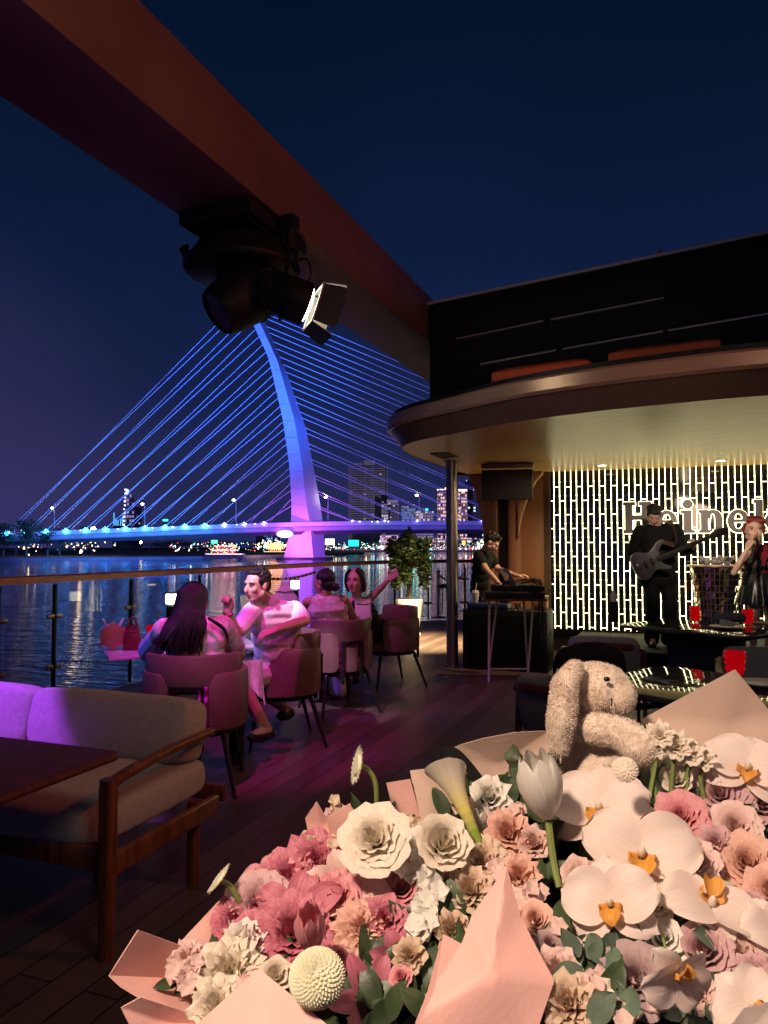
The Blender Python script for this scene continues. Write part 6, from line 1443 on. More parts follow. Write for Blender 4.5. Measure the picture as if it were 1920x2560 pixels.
M['p_pink'] = pm('pink_petal', (.72, .25, .30), (.80, .42, .42), 22); M['p_mauve'] = pm('mauve_petal', (.62, .38, .40), (.70, .46, .45), 24)
M['p_peach'] = pm('peach_petal', (.80, .46, .36), (.84, .58, .46), 24); M['p_blush'] = pm('blush_petal', (.80, .55, .50), (.84, .66, .58), 22); M['p_champ'] = pm('champagne_petal', (.70, .52, .38), (.80, .66, .50), 26)
M['p_rose'] = pm('magenta_pink_petal', (.52, .11, .18), (.70, .28, .34), 16); M['p_lilac'] = pm('dusty_lilac_petal', (.42, .28, .30), (.55, .40, .38), 20); M['p_green'] = pm('pale_green_petal', (.76, .76, .50), (.84, .82, .64), 60)
M['p_yel'] = pm('yellow_throat', (.80, .62, .18)); M['p_lime'] = pm('lime_base', (.38, .48, .08)); M['p_or'] = pm('orange_lip', (.72, .28, .03), (.85, .52, .12), 160)
M['stem'] = mat('green_stem', (.20, .26, .07), .5, nz=(30, .2), bump=(60, .1)); M['gleaf'] = mat('bouquet_leaf', (.045, .075, .030), .42, nz=(40, .3), bump=(60, .15)); M['eleaf'] = mat('eucalyptus_leaf', (.10, .15, .10), .5, nz=(40, .25), bump=(60, .1))
M['paper'] = mat('pink_wrap_paper', (.84, .48, .42), .62, nz=(2, .04), bump=(220, .06)); M['paper2'] = mat('beige_wrap_paper', (.58, .42, .33), .7, nz=(2, .05), bump=(220, .08)); M['tissue'] = mat('grey_tissue', (.45, .38, .34), .7, nz=(3, .1), bump=(30, .2))
bq = thing('flower_bouquet', 'large bouquet of orchids, roses and lilies wrapped in pink paper', 'bouquet', at(1350, 2500, .80))
def ffr(c, n, rot=0):
    n = V(n).normalized(); up = V((0, 0, 1)); y = (up-n*up.dot(n)).normalized(); x = y.cross(n); m = Matrix((x, y, n)).transposed() @ Matrix.Rotation(rot, 3, 'Z'); return Matrix.Translation(V(c)) @ m.to_4x4()
def nrm(c, tx=0, tz=0):
    t = (V((0, 0, EYE))-V(c)).normalized(); return (t*.85+V((0, 0, .42+tz))+RT*tx).normalized()
def grid(bm, fn, nu, nv, mi=0):
    g = [[bm.verts.new(fn(i/nu, j/nv)) for j in range(nv+1)] for i in range(nu+1)]; uv = bm.loops.layers.uv.verify(); of = (len(bm.faces) % 97)*.37
    for i in range(nu):
        for j in range(nv): f = bm.faces.new((g[i][j], g[i][j+1], g[i+1][j+1], g[i+1][j])); f.material_index = mi(i/nu) if callable(mi) else mi; f.loops[0][uv].uv = (i/nu+of, j/nv); f.loops[1][uv].uv = (i/nu+of, (j+1)/nv); f.loops[2][uv].uv = ((i+1)/nu+of, (j+1)/nv); f.loops[3][uv].uv = ((i+1)/nu+of, j/nv)
    return bm
def petal(bm, Mx, ang, L, W, lift=.2, cup=.15, curl=0, wave=.0, base=.0, seed=0, pw=.75, tip=.9, nu=8, nv=6, mi=0, z0=0):
    Rz_ = Matrix.Rotation(ang, 4, 'Z'); ph = seed*1.7
    def fn(u, v):
        v2 = v*2-1; w = W/2*(math.sin(PI*min(1, (u*.86+.07))**pw)**tip if u < 1 else .12)
        y = base+L*u; z = z0+lift*L*math.sin(u*1.4)-curl*L*u*u+cup*W*(v2*v2)*.6*(1-.4*u)
        z += wave*W*math.sin(v2*5+ph+u*4)*u*(.3+abs(v2)); y -= .25*curl*L*u**3
        y += .03*L*math.cos(v2*2.2)*u
        return Mx @ (Rz_ @ V((v2*w, y, z)))
    return grid(bm, fn, nu, nv, mi)
def cupf(name, px, py, wpx, m, layers=5, ruffle=.04, open_=1.0, H=.75, tx=0, tz=0, rot=None, d=None, seed=0, cnt=None, parent=None, tight=1.0, nm=None):
    rg = random.Random(seed*31+int(px)); d = d or BD(px, py); c = at(px, py, d); R = wpx/2*d/F; n = nm or nrm(c, tx, tz); Mx = ffr(c-n*R*.35, n, rg.random()*6)
    b = B()
    for k in range(layers):
        t = (k+.6)/layers; Rk = R*t**tight*open_; Hk = R*H*(1.25-.55*t); npt = cnt or (3+int(k*.9)); span = 2*PI/npt*(1.55 if k else 1.9); fl = .22*t*R*open_
        for q in range(npt):
            a0 = 2*PI*q/npt+k*.9+rg.uniform(-.12, .12); ph = rg.random()*6; rr = ruffle*rg.uniform(.7, 1.3); tl = rg.uniform(-.08, .08)
            def fn(u, v, a0=a0, ph=ph, rr=rr, tl=tl, Rk=Rk, Hk=Hk, fl=fl, span=span, t=t):
                v2 = v*2-1; ed = 1-abs(v2)**3*.28; uu = u*ed
                a = a0+v2*span/2*(.35+.65*min(1, uu*1.6)); r = Rk*(.30+.70*uu**.8)*(1+.05*v2)+fl*max(0, uu-.72)**1*2.2*(.4+t)
                z = Hk*(uu**.85)*(1+tl)-fl*1.5*max(0, uu-.8)*2
                r += rr*R*math.sin(v2*7+ph)*uu**3*1.0+rr*R*.6*math.sin(v2*17+ph*2)*uu**5; z += rr*R*math.cos(v2*9+ph)*uu**3
                return Mx @ V((r*math.cos(a), r*math.sin(a), z))
            grid(b, fn, 6, 8)
    o = obj(name, b, m, parent or bq); return o, Mx, R
def stemto(o, a, b_, r=.0035, n='stem'):
    obj(n, tube(B(), crv([a, lerp(a, b_, .5)+V((0, 0, -.01)), b_], 4), r, 7), M['stem'], o)
HEART = at(1350, 2600, .95)
def orchid(px, py, wpx, rot=0, tx=0, tz=0, d=None, sc=(1, 1), lab=None):
    d = d or BD(px, py)-.03; c = at(px, py, d); R = wpx*.445*d/F; n = nrm(c, tx*1.6, tz*1.3); Mx = ffr(c, n, rot); b = B()
    for a, L, W in ((0, 1.0, .78), (2.15, .98, .76), (-2.15, .98, .76)): petal(b, Mx, a, L*R, W*R, .22, .16, .30, .04, .05*R, a, .8, .75, 10, 8, z0=-.04*R)
    for a in (1.22, -1.22): petal(b, Mx, a, 1.05*R, 1.12*R, .34, .17, .36, .045, .04*R, a*3+px, .72, .55, 14, 12, z0=.02*R)
    o = obj('orchid', b, M['p_orch'], bq, label=lab)
    b = B(); s = R
    for k in (-1, 1):
        grid(b, lambda u, v: Mx @ V((k*s*(.05+.17*math.sin(u*2.2)), s*(-.06-.16*(v-.5)-.05*u), s*(.05+.26*u-.10*(v-.5)**2*4*u))), 6, 5)
    grid(b, lambda u, v: Mx @ V((s*(v-.5)*.26*(1+.8*math.sin(u*PI)-.5*u), -s*(.10+.34*u), s*(.16*math.sin(u*PI*.8)+.10+.12*(v-.5)**2*4))), 8, 6)
    obj('lip', b, M['p_or'], o)
    b = B(); ell(b, Mx @ V((0, .02*s, .12*s)), (.075*s, .085*s, .13*s), Mx.to_3x3()); obj('column', b, M['p_cream'], o)
    b = B(); tube(b, [Mx @ V((0, 0, -.02*s)), Mx @ V((0, -.1*s, -.3*s)), Mx @ V((0, -.5*s, -.7*s))], .035*s, 6); obj('stem', b, M['stem'], o)
    return o
orchid(1500, 2025, 285, .15, -.15, .1, lab='open orchid below the rabbit with an orange throat'); orchid(1603, 2140, 330, -.05, .05); orchid(1527, 2262, 275, .25, -.1, -.1)
orchid(1868, 1925, 250, -.3, .1, .15); orchid(1775, 2262, 290, 2.6, .35, .5); orchid(1690, 2440, 230, 2.9, .3, -.7, .62); orchid(1880, 2520, 230, .8, .1, 0, .60); orchid(1935, 2330, 200, .2, .3, 0)
# tulip
def tulip(px, py, wpx, hpx, m, axis, d, lab=None):
    c = at(px, py, d); R = wpx/2*d/F; H = hpx*d/F; Mx = Matrix.Translation(c-V(axis).normalized()*H*.5) @ frame_z(V(axis), RT).to_4x4(); b = B()
    for k in range(6):
        a0 = PI/3*k+.2; o_ = 1.0 if k % 2 else .90
        grid(b, lambda u, v: Mx @ V(((R*o_*(.12+.95*math.sin(min(PI, .12+2.25*u))**.8)-R*.12*u+.05*R*math.sin(v*9+k)*u**3)*math.cos(a0+(v-.5)*1.75*math.sin(min(PI, .35+2.55*u))**.6), (R*o_*(.12+.95*math.sin(min(PI, .12+2.25*u))**.8)-R*.12*u)*math.sin(a0+(v-.5)*1.75*math.sin(min(PI, .35+2.55*u))**.6), H*u*(1-.10*(2*v-1)**2*u)+R*.06*math.sin(k*4)*u)), 10, 8)
    return obj('tulip', b, m, bq, label=lab), Mx
o, Mx = tulip(1352, 1965, 112, 165, M['p_white'], V((0, 0, 1))+FW*-.15-RT*.25, .83, 'white tulip standing tall before the rabbit'); stemto(o, Mx @ V((0, 0, .004)), at(1398, 2220, .80), .004)
# calla lily
ca = at(1196, 2105, .83); cb_ = at(1118, 1925, .86); ax = (cb_-ca); L = ax.length; Mx = Matrix.Translation(ca) @ frame_z(ax, RT).to_4x4(); b = B()
def cal(u, v):
    a = 2*PI*v*1.08; r = .0050+.0040*u+.0095*u**3.4; z = L*u*(1.0+.0*v); back = .5-.5*math.cos(a); z += L*.14*u**4*math.cos(a+.6); r += .0042*u**6*(1+math.cos(a+.5)); return Mx @ V((r*math.cos(a), r*math.sin(a), z))
grid(b, cal, 18, 26, lambda u: max(0, min(7, int(8-u*8.5)))); cg = lambda a, c, t: tuple(x*(1-t)+y*t for x, y in zip(a, c))
o = obj('calla_lily', b, [pm('calla_%s' % i, cg((.86, .80, .62), (.80, .70, .20), i/4) if i < 4 else cg((.80, .70, .20), (.30, .42, .06), (i-4)/3)) for i in range(8)], bq, label='cream calla lily with yellow green throat')
obj('spadix', tube(B(), [Mx @ V((0, 0, L*.3)), Mx @ V((.002, 0, L*.85))], [.004, .003], 8), M['p_or'], o); stemto(o, ca, at(1215, 2150, .84), .007)
# roses and ruffled blooms: (name, px, py, width, material, layers, ruffle, openness, height)
FL = [('rose', 1206, 2150, 112, 'p_champ', 6, .07, 1, .8, 3), ('lisianthus', 1176, 2225, 120, 'p_champ', 5, .11, .9, .9, 4),
      ('lisianthus', 1130, 2330, 110, 'p_champ', 5, .12, .8, 1, 5), ('lisianthus', 1272, 2085, 120, 'p_peach', 5, .10, .9, .9, 6), ('lisianthus', 1225, 1995, 110, 'p_white', 4, .10, .9, .9, 7), ('lisianthus', 1335, 2110, 90, 'p_blush', 4, .12, .9, 1, 8),
      ('rose', 1800, 1985, 160, 'p_mauve', 7, .03, 1, .6, 9), ('rose', 1702, 2042, 130, 'p_pink', 6, .05, 1, .6, 10), ('rose', 1740, 2160, 125, 'p_blush', 6, .04, .9, .8, 11), ('rose', 1838, 2068, 120, 'p_blush', 6, .04, 1, .8, 12),
      ('rose', 1868, 2160, 150, 'p_peach', 7, .04, 1, .7, 13), ('lisianthus', 1790, 2110, 90, 'p_mauve', 4, .1, 1, .8, 14), ('lisianthus', 1905, 2010, 110, 'p_mauve', 5, .08, 1, .8, 15),
      ('ranunculus', 1338, 2300, 88, 'p_peach', 7, .02, 1, .8, 16), ('ranunculus', 1374, 2362, 70, 'p_lilac', 6, .03, 1, .8, 17), ('lisianthus', 1300, 2190, 95, 'p_peach', 4, .12, 1, .9, 18), ('lisianthus', 1394, 2430, 110, 'p_blush', 5, .12, 1, .9, 19),
      ('lisianthus', 1420, 2510, 130, 'p_champ', 5, .13, 1, .9, 20), ('rose', 1590, 2450, 170, 'p_lilac', 7, .03, 1, .7, 21), ('rose', 1762, 2380, 130, 'p_mauve', 5, .05, 1, .9, 22), ('lisianthus', 1845, 2390, 130, 'p_blush', 5, .10, 1, .8, 23),
      ('lisianthus', 1490, 2500, 100, 'p_cream', 4, .13, 1, .9, 24), ('ranunculus', 1002, 2222, 140, 'p_pink', 7, .02, 1, .7, 25), ('lily', 0, 0, 0, '', 0, 0, 0, 0, 0), ('carnation', 905, 2318, 132, 'p_peach', 7, .13, 1, .55, 26),
      ('carnation', 575, 2425, 150, 'p_cream', 6, .14, 1, .7, 27), ('carnation', 545, 2510, 130, 'p_cream', 5, .14, 1, .7, 28), ('lisianthus', 610, 2360, 110, 'p_white', 4, .12, .9, 1, 29), ('carnation', 470, 2400, 90, 'p_blush', 5, .13, 1, .7, 30),
      ('carnation', 850, 2055, 90, 'p_mauve', 5, .14, 1, .6, 31), ('ranunculus', 1121, 2210, 52, 'p_pink', 5, .01, .9, 1.1, 32), ('rose', 1275, 2280, 120, 'p_blush', 6, .06, 1, .7, 33), ('lisianthus', 1640, 2260, 90, 'p_cream', 4, .1, 1, .9, 34),
      ('rose', 1690, 1950, 85, 'p_cream', 4, .04, .9, 1, 35), ('carnation', 1750, 2480, 90, 'p_blush', 5, .13, 1, .6, 36), ('rose', 1660, 2345, 90, 'p_white', 4, .04, 1, .9, 37), ('rose', 690, 2440, 90, 'p_cream', 4, .05, .9, 1, 38), ('lisianthus', 1025, 2390, 90, 'p_champ', 4, .12, .9, .9, 39),
      ('rose', 1930, 2230, 130, 'p_peach', 6, .05, 1, .8, 40), ('lisianthus', 1890, 2440, 100, 'p_mauve', 5, .1, 1, .8, 41), ('lisianthus', 1450, 2190, 90, 'p_blush', 4, .1, 1, .9, 42), ('lisianthus', 1240, 2480, 110, 'p_champ', 5, .12, 1, .8, 43)]
for (nm_, px, py, w, m, ly, rf, op, H, sd) in FL:
    if nm_ != 'lily': cupf(nm_, px, py, w, M[m], ly, rf, op, H, seed=sd)
cupf('rose', 937, 2098, 172, M['p_cream'], 6, .045, 1, .66, seed=1, d=.79, tx=-.15); cupf('rose', 1106, 2112, 148, M['p_cream'], 5, .04, .88, 1.0, seed=5, d=.80, tx=.2)
# blooms on the flank of the dome
for i, (px, py, w, m) in enumerate(((1990, 2090, 130, 'p_peach'), (2010, 2250, 150, 'p_blush'), (1995, 2420, 150, 'p_champ'), (2060, 2160, 120, 'p_mauve'), (2080, 2340, 140, 'p_cream'), (2000, 1960, 110, 'p_pink'), (2050, 2520, 150, 'p_blush'), (2120, 2440, 120, 'p_pink'))):
    cupf('rose', px, py, w, M[m], 6, .05, 1, .7, .5, 0, seed=80+i, d=BD(px, py)+.02+.0006*(px-1960))
rb_ = random.Random(77)
for i in range(34):
    px, py = (rb_.uniform(1150, 1915), rb_.uniform(2090, 2545)) if i < 24 else (rb_.uniform(620, 1010), rb_.uniform(2120, 2500))
    cupf('spray_rose', px, py, rb_.uniform(58, 92), M[rb_.choice(('p_blush', 'p_cream', 'p_white', 'p_mauve', 'p_peach') if i < 24 else ('p_pink', 'p_blush', 'p_rose'))], 4, rb_.uniform(.03, .10), .95, rb_.uniform(.7, 1.0), rb_.uniform(-.3, .3), rb_.uniform(-.1, .3), seed=200+i, d=BD(px, py)+.012)
# pink lilies and peonies on the left
def lily(px, py, wpx, m, rot=0, tx=0, tz=0, curl=.35, n=6, d=None, W=.36, seed=0, lab=None):
    d = d or BD(px, py); c = at(px, py, d); R = wpx/2*d/F; Mx = ffr(c-nrm(c)*R*.3, nrm(c, tx, tz), rot); b = B()
    for k in range(n): petal(b, Mx, 2*PI*k/n+.1*math.sin(k*3+seed), R*1.15, R*W*2, .75, .22, curl+.12*math.sin(k*2.3+seed), .035, .03*R, k+seed, .8, .8, 10, 6)
    return obj('lily', b, m, bq, label=lab)
lily(868, 2225, 185, M['p_blush'], .3, 0, .1, .25, seed=1, lab='pale pink lily with pointed petals'); lily(740, 2290, 250, M['p_rose'], .9, -.1, 0, .55, seed=2, W=.30); lily(690, 2215, 190, M['p_pink'], .3, -.3, .2, .6, seed=7, W=.28); lily(990, 2405, 150, M['p_rose'], .2, .2, -.3, .4, seed=3, d=.72); lily(925, 2490, 190, M['p_rose'], .6, 0, -.3, .3, seed=4, d=.69, W=.28)
for (px, py, w, m, ly, sd) in ((790, 2160, 150, 'p_rose', 6, 51), (722, 2205, 150, 'p_rose', 6, 52), (650, 2270, 160, 'p_mauve', 6, 53), (735, 2330, 170, 'p_rose', 6, 54), (640, 2345, 120, 'p_rose', 5, 55), (590, 2300, 110, 'p_rose', 5, 56), (830, 2250, 140, 'p_pink', 6, 57), (960, 2300, 110, 'p_rose', 5, 58)):
    cupf('peony', px, py, w, M[m], ly, .07, 1.05, .75, seed=sd)
tulip(775, 2325, 78, 135, M['p_pink'], V((0, 0, 1))-FW*.5, BD(775, 2335)-.05)
tulip(1195, 2050, 60, 90, M['p_white'], V((0, 0, 1))-FW*.4+RT*.2, .88)
# pompon
def pompon(px, py, wpx, m, name='pompon_chrysanthemum', d=None, n=420, flat=.62, nm=None):
    d = d or BD(px, py)-.055; c = at(px, py, d); R = wpx/2*d/F; Mx = ffr(c, nm or nrm(c)); b = B(); ell(b, c, (R*.84, R*.84, R*.84*flat), Mx.to_3x3(), 14)
    for i in range(n):
        z = 1-1.25*(i+.5)/n; th = i*2.39996; s = math.sqrt(max(0, 1-z*z)); p = V((s*math.cos(th), s*math.sin(th), z*flat)); q = frame_z(Mx.to_3x3() @ V((p.x, p.y, p.z*1.6)))
        o_ = Mx @ (p*R*.86); l = R*(.10+.10*s); w = R*.085
        a = Mx.to_3x3() @ V((-math.sin(th), math.cos(th), 0)); rad = Mx.to_3x3() @ V((math.cos(th)*max(.25, z), math.sin(th)*max(.25, z), -s)).normalized(); nn = (q.col[2]*.55+rad*.85).normalized(); l *= 1.5; w *= 1.25
        v0 = b.verts.new(o_-a*w*.6); v1 = b.verts.new(o_+a*w*.6); v2 = b.verts.new(o_+a*w*.7+nn*l*.9); v3 = b.verts.new(o_-a*w*.7+nn*l*.9); v4 = b.verts.new(o_+nn*l*1.1+q.col[2]*l*.28)
        b.faces.new((v0, v1, v2, v3)); b.faces.new((v3, v2, v4))
    return obj(name, b, m, bq)
pompon(793, 2440, 122, M['p_green']); pompon(1562, 1922, 58, M['p_cream'], 'small_ivory_bloom', .80, 120, .5)
# daisies on curved stems
def daisy(px, py, wpx, d, nm, m, stem):
    c = at(px, py, d); R = wpx/2*d/F; Mx = ffr(c, nm); b = B(); lathe(b, [(0, .25*R), (R*.5, .2*R), (R*.62, 0), (0, -.1*R)], 16, Mx)
    for k in range(22): petal(b, Mx, 2*PI*k/22, R*.55, R*.22, .3, .2, .1, .05, R*.5, k, nu=3, nv=2)
    o = obj('daisy', b, m, bq); obj('stem', tube(B(), crv([c]+[at(*q) for q in stem], 5), .0028, 7), M['stem'], o)
daisy(897, 1914, 92, .84, (RT*-.95-FW*.25+V((0, 0, .25))), M['p_green'], [(920, 1924, .84), (940, 1965, .84), (941, 2050, .84)])
daisy(550, 2200, 80, .78, (RT*-.8-FW*.1+V((0, 0, .7))), M['p_green'], [(575, 2215, .78), (600, 2255, .78)])
for i, (px, py, w) in enumerate(((1650, 1835, 66), (1690, 1862, 72), (1725, 1880, 68), (1640, 1870, 50), (1760, 1895, 60))):
    cupf('carnation', px, py, w, M['p_cream'], 4, .14, 1, .6, seed=60+i, d=.93); 
    obj('stem', tube(B(), crv([at(px, py+10, .93), at(px-8, py+60, .93), at(px-25+10*i, py+150, .92)], 4), .0028, 6), M['stem'], bq)
# stock florets, small fillers
rg = random.Random(21)
def florets(name, pts, m, r=.011, per=5, sp_=16, lab=None):
    b = B()
    for (px, py) in pts:
        for i in range(per):
            x = px+rg.gauss(0, sp_*.6); y = py+rg.gauss(0, sp_*.6); c = at(x, y, BD(x, y)-rg.uniform(0, .02)); Mx = ffr(c, nrm(c, rg.uniform(-.6, .6), rg.uniform(-.4, .5)), rg.random()*6)
            for k in range(5): petal(b, Mx, 2*PI*k/5, r, r*1.1, .5, .2, rg.uniform(0, .5), .1, 0, k, nu=3, nv=3)
    return obj(name, b, m, bq, kind='stuff', label=lab)
florets('stock_florets', [(1020, 2130), (1028, 2160), (1035, 2180), (1066, 2200), (1078, 2225), (1060, 2255), (1075, 2275), (1062, 2295), (1048, 2320), (1040, 2100)], M['p_white'], .012, 6)
florets('filler_florets', [(795, 2090), (825, 2100), (850, 2030), (870, 2080), (985, 2062), (1020, 2060), (780, 2110)], M['p_champ'], .008, 5)
florets('filler_florets', [(480, 2420), (430, 2430), (455, 2450), (620, 2460), (1345, 2240), (1400, 2330), (1250, 2180), (1440, 2470), (1530, 2520), (1480, 2450), (1880, 2300), (1640, 2500), (1560, 2545), (1820, 2250), (1700, 2230), (1230, 2050), (1290, 2030), (1160, 2010)], M['p_blush'], .009, 5)
def leaves(name, pts, m, L=.035, per=4, W=.5, lab=None, back=.02):
    b = B()
    for (px, py) in pts:
        for i in range(per):
            x = px+rg.gauss(0, 18); y = py+rg.gauss(0, 18); c = at(x, y, BD(x, y)+back+rg.uniform(-.01, .03)); Mx = ffr(c, nrm(c, rg.uniform(-1, 1), rg.uniform(-.6, .6)), rg.random()*6.3); petal(b, Mx, 0, L*rg.uniform(.7, 1.2), L*W, .15, .15, .2, .04, 0, i, .8, .9, 6, 4)
    return obj(name, b, m, bq, kind='stuff', label=lab)
leaves('rose_leaves', [(rg.uniform(800, 1920), rg.uniform(2060, 2560)) for i in range(90)], M['gleaf'], .045, 5, .5, 'dark green leaves between the blooms', .03)
leaves('rose_leaves', [(rg.uniform(560, 1000), rg.uniform(2330, 2560)) for i in range(30)], M['gleaf'], .04, 4, .5, None, .04)
leaves('rose_leaves', [(px, py) for px in range(1180, 1920, 60) for py in (1960, 2000, 2050)], M['gleaf'], .045, 5, .5, None, .05)
leaves('eucalyptus_leaves', [(1476, 2410), (1500, 2440), (1450, 2450), (1540, 2400), (1820, 2340), (1840, 2370), (1760, 2540), (1700, 2540), (1880, 2500), (1620, 2330), (1500, 2380), (1440, 2380), (1560, 2540), (1480, 2545)], M['eleaf'], .028, 3, .8, 'round blue green eucalyptus leaves', -.01)
leaves('eucalyptus_leaves', [(795, 2105), (990, 2045), (985, 2070), (450, 2445), (505, 2450), (1205, 2010), (1225, 1975), (1360, 2180), (1440, 1985)], M['gleaf'], .022, 4, .5, None, 0)
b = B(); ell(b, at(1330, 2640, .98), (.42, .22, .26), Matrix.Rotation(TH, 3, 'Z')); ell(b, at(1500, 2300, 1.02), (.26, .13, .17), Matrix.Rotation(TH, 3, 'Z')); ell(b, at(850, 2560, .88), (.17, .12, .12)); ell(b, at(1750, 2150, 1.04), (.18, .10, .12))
obj('foam_core', b, mat('dark_backing_core', (.012, .018, .010), .95, nz=(40, .5), bump=(60, 1)), bq, voxel=.02, sm=4)  # dark backing added to close the gaps between the blooms
# ---------------- wrapping paper
def sheet(pts, m, bulge=0, fold=0, name='wrapping_paper', lab=None, sd=0):
    P_ = [at(*p) for p in pts]; b = B(); c = sum(P_, V((0, 0, 0)))/len(P_)
    toc = (V((0, 0, EYE))-c).normalized(); cv = b.verts.new(c-toc*bulge); vs = [b.verts.new(p) for p in P_]
    for i in range(len(vs)): b.faces.new((vs[i], vs[(i+1) % len(vs)], cv))
    bmesh.ops.subdivide_edges(b, edges=b.edges, cuts=5, use_grid_fill=True)
    for v in b.verts: v.co += toc*(noise.noise(v.co*9+V((sd, 0, 0)))*.010+noise.noise(v.co*26+V((0, sd, 0)))*.0022)
    return obj(name, b, m, bq, solid=.0012, label=lab, ang=70)
sheet([(1600, 1800, 1.08), (1837, 1673, 1.10), (1935, 1790, 1.10), (1960, 1960, 1.02), (1700, 1900, 1.02)], M['paper2'], .02, lab='beige paper sheet rising to a point', sd=1)
sheet([(1089, 1890, .98), (1150, 1862, 1.0), (1207, 1846, 1.01), (1286, 1831, 1.02), (1380, 1826, 1.04), (1440, 1990, 1.0), (1300, 2060, .97), (1150, 2010, .96)], M['paper2'], .03, sd=2)
sheet([(1025, 1927, .93), (1092, 1920, .95), (1160, 1990, .94), (1180, 2110, .92), (1060, 2110, .90)], M['paper2'], -.01, sd=3)
sheet([(966, 1957, .90), (1025, 1947, .91), (1060, 2080, .90), (1000, 2110, .89)], M['paper'], .0, sd=4)
sheet([(792, 2003, .86), (763, 2046, .86), (778, 2120, .86), (850, 2110, .87), (823, 2058, .87)], M['paper'], .0, sd=5)
sheet([(875, 2008, .87), (817, 2046, .865), (830, 2110, .87), (905, 2090, .875)], M['paper'], 0, sd=6)
sheet([(790, 2108, .86), (545, 2254, .80), (470, 2345, .76), (560, 2400, .76), (760, 2260, .82)], M['paper'], .015, sd=7)
sheet([(545, 2254, .795), (456, 2350, .75), (480, 2420, .74), (620, 2360, .77)], M['paper'], .0, sd=8)
sheet([(345, 2325, .70), (273, 2439, .68), (300, 2465, .675), (350, 2496, .67), (560, 2560, .70), (640, 2470, .74), (470, 2370, .74)], M['paper'], .035, lab='pink paper corner folded outward', sd=9)
sheet([(352, 2492, .66), (302, 2519, .655), (330, 2575, .65), (520, 2640, .66), (560, 2560, .69)], M['paper'], .01, sd=10)
sheet([(648, 2421, .66), (560, 2500, .65), (480, 2575, .645), (500, 2680, .64), (860, 2700, .60), (822, 2565, .62)], M['paper'], -.015, lab='broad pink paper sheet with a pointed top', sd=11)
sheet([(648, 2421, .661), (555, 2500, .67), (470, 2590, .66), (640, 2600, .68), (660, 2500, .67)], M['paper'], .0, sd=12)
sheet([(1266, 2170, .70), (1300, 2290, .67), (1386, 2452, .63), (1345, 2570, .61), (1300, 2680, .60), (1000, 2680, .585), (1060, 2530, .60), (1155, 2357, .65), (1180, 2290, .68)], M['paper'], -.025, lab='tall pink paper leaf in front of the blooms', sd=13)
sheet([(1108, 2335, .66), (1158, 2362, .66), (1130, 2470, .63), (1060, 2545, .61), (1000, 2660, .60), (1070, 2480, .65)], M['paper'], .0, sd=14)
sheet([(1025, 2320, .73), (1080, 2420, .72), (1050, 2600, .68), (980, 2600, .70)], M['tissue'], .0, name='tissue_paper', sd=15)
sheet([(1860, 2520, .585), (1945, 2500, .58), (1960, 2640, .56), (1800, 2600, .57)], M['tissue'], .01, name='tissue_paper', sd=16)
sheet([(1940, 1800, 1.10), (2120, 1880, 1.12), (2290, 2120, 1.04), (2330, 2420, .92), (2200, 2640, .82), (2100, 2500, .80), (2060, 2200, .96), (1960, 1960, 1.06)], M['paper'], .02, sd=21)
sheet([(2180, 2080, 1.12), (2420, 2240, 1.15), (2400, 2560, 1.0), (2150, 2760, .85), (2080, 2500, .90)], M['paper2'], .02, sd=22)
sheet([(1500, 1850, 1.16), (1800, 1800, 1.22), (2150, 1900, 1.24), (2350, 2200, 1.25), (2200, 2700, 1.1), (1500, 2700, 1.15)], M['paper2'], .0, sd=23)
b = B(); tp = [at(1090, 1888, .965), at(1130, 1880, .955), at(1170, 1915, .94), at(1220, 1985, .92), at(1250, 2040, .91)]; cr_ = crv(tp, 6)
for p, q in zip(cr_, cr_[1:]): box(b, (p+q)/2, (.0012, .013, (q-p).length+.002), frame_z(q-p, RT*.3+V((0, 0, 1))))
obj('ribbon', b, M['blackc'], bq, smooth=False)
# lower cone of the wrap
b = B(); rws = []
ctr0 = at(1180, 2600, .82)
for z, w, dd in ((.955, .30, .16), (.88, .22, .13), (.79, .12, .10), (.70, .06, .06), (.60, .075, .07), (.52, .12, .10)):
    c = V((ctr0.x, ctr0.y, z)); rws.append([c+RT*(w*math.cos(a)*(1+.05*math.sin(a*9)))+FW*(dd*math.sin(a)) for a in [2*PI*i/48 for i in range(48)]])
obj('wrap_cone', loft(b, rws, True, False), M['paper'], bq, solid=.002)
# ================================================================== plush rabbit
rb = thing('plush_rabbit', 'beige plush rabbit sitting sideways among the flowers with long hanging ear', 'plush toy', at(1470, 1900, 1.02))
def plush():
    m = bpy.data.materials.new('plush_fur'); m.use_nodes = True; nt = m.node_tree; b_ = nt.nodes['Principled BSDF']
    t = nt.nodes.new('ShaderNodeTexCoord'); n = nt.nodes.new('ShaderNodeTexNoise'); n.inputs['Scale'].default_value = 55; n.inputs['Detail'].default_value = 6; n.inputs['Distortion'].default_value = 1.2; nt.links.new(t.outputs['Object'], n.inputs['Vector'])
    r = nt.nodes.new('ShaderNodeValToRGB'); r.color_ramp.elements[0].position = .3; r.color_ramp.elements[0].color = (.60, .46, .34, 1); r.color_ramp.elements[1].position = .65; r.color_ramp.elements[1].color = (.86, .74, .60, 1)
    nt.links.new(n.outputs['Fac'], r.inputs[0]); nt.links.new(r.outputs[0], b_.inputs['Base Color']); b_.inputs['Roughness'].default_value = .95; b_.inputs['Sheen Weight'].default_value = .6
    bp = nt.nodes.new('ShaderNodeBump'); bp.inputs['Strength'].default_value = 1; bp.inputs['Distance'].default_value = .0018; nt.links.new(n.outputs['Fac'], bp.inputs['Height']); nt.links.new(bp.outputs[0], b_.inputs['Normal']); return m
M['fur'] = plush()
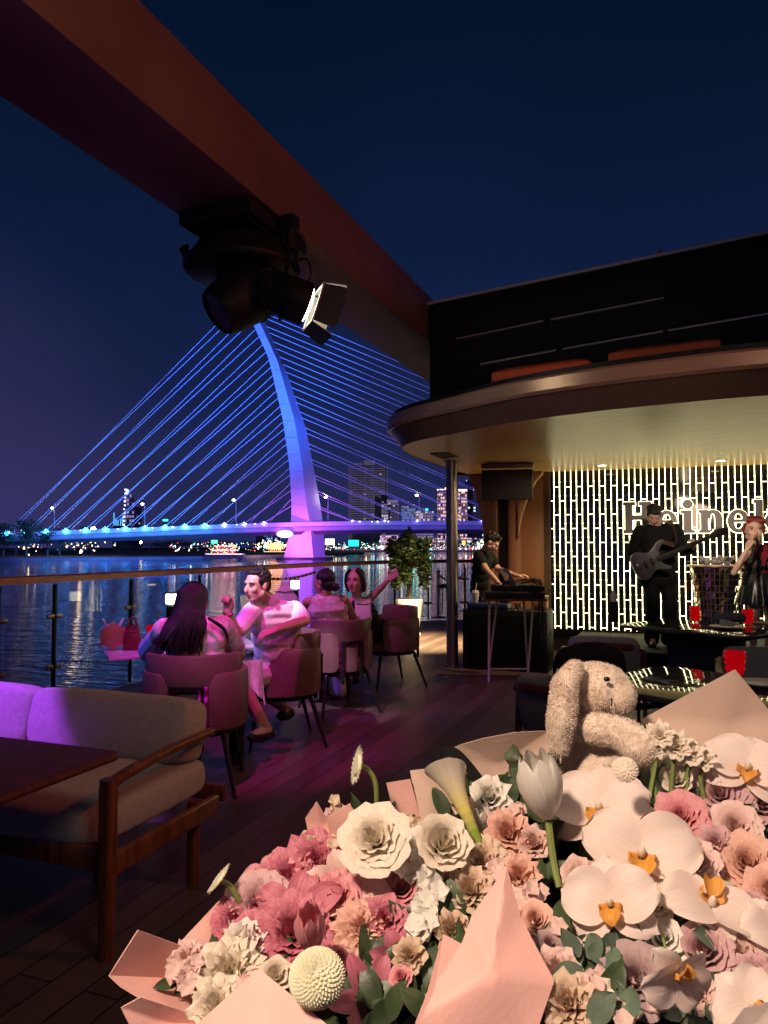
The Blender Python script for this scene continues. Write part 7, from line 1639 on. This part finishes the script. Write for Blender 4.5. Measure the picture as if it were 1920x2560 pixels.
def E_(px, py, d, w, h, dp, rot=0): return ('e', at(px, py, d), (w*d/F/2, dp, h*d/F/2), Matrix.Rotation(TH, 3, 'Z') @ Matrix.Rotation(rot, 3, 'Y'))
d0 = 1.02
body = [E_(1492, 1722, d0, 165, 130, .042), E_(1540, 1740, d0-.01, 95, 95, .036), E_(1455, 1708, d0, 100, 100, .034), E_(1490, 1860, d0+.01, 140, 190, .042), E_(1470, 1930, d0, 170, 150, .055), E_(1478, 1790, d0, 90, 90, .030),
        ('c', at(1490, 1822, d0-.045), at(1560, 1835, d0-.065), .021, .020), ('c', at(1560, 1835, d0-.065), at(1600, 1868, d0-.075), .020, .024), ('c', at(1520, 1900, d0-.03), at(1585, 1900, d0-.06), .018, .018)]
def furry(bm_obj, amp):
    me = bm_obj.data; me.update(); ns_ = [v.normal.copy() for v in me.vertices]
    for v, n in zip(me.vertices, ns_):
        p = v.co; k = noise.noise(V((p.x*70, p.y*70, p.z*34)))+.6*noise.noise(p*160)+.4*noise.noise(p*320); v.co = p+n*(k*amp)
rbo = obj('body', prims(body), M['fur'], rb, voxel=.0026, sm=5); furry(rbo, .0009)
def tuft(o, n_, L_, sd):
    # short pile: thin blades standing on the plush surface
    me = o.data; rgf = random.Random(sd); vs = me.vertices; mw = MW[rb.name]; b = B()
    for i in range(n_):
        v = vs[rgf.randrange(len(vs))]; p = mw @ v.co; nn = (v.normal+V((rgf.gauss(0, .35), rgf.gauss(0, .35), rgf.gauss(0, .35)-.35))).normalized(); s = nn.cross(V((rgf.gauss(0, 1), rgf.gauss(0, 1), rgf.gauss(0, 1)))).normalized()*.0005; l = L_*rgf.uniform(.5, 1.2)
        b.faces.new((b.verts.new(p-s), b.verts.new(p+s), b.verts.new(p+nn*l)))
    obj('pile', b, M['fur'], o, smooth=False, kind='stuff')
tuft(rbo, 26000, .0030, 1)
er = obj('ear', prims([('c', at(1436, 1672, d0-.035), at(1412, 1715, d0-.050), .012, .017), ('c', at(1412, 1715, d0-.05), at(1404, 1800, d0-.055), .017, .0185), ('c', at(1404, 1800, d0-.055), at(1398, 1866, d0-.05), .0185, .014)]), M['fur'], rb, voxel=.0026, sm=5); furry(er, .0009); tuft(er, 9000, .0030, 2)
er2 = obj('ear', prims([('c', at(1440, 1682, d0+.02), at(1442, 1780, d0+.045), .012, .017), ('c', at(1442, 1780, d0+.045), at(1445, 1850, d0+.045), .017, .014)]), M['fur'], rb, voxel=.003, sm=4)
obj('eye', ell(B(), at(1517, 1698, d0-.046), (.0042, .003, .0032), Matrix.Rotation(TH, 3, 'Z')), M['iris'], rb)
obj('nose', ell(B(), at(1579, 1722, d0-.024), (.006, .006, .004)), mat('pink_thread', (.35, .16, .12), .7, bump=(60, .2)), rb)
obj('mouth_stitch', tube(B(), [at(1528, 1745, d0-.048), at(1530, 1752, d0-.049), at(1529, 1764, d0-.047)], .0009, 5), M['iris'], rb)
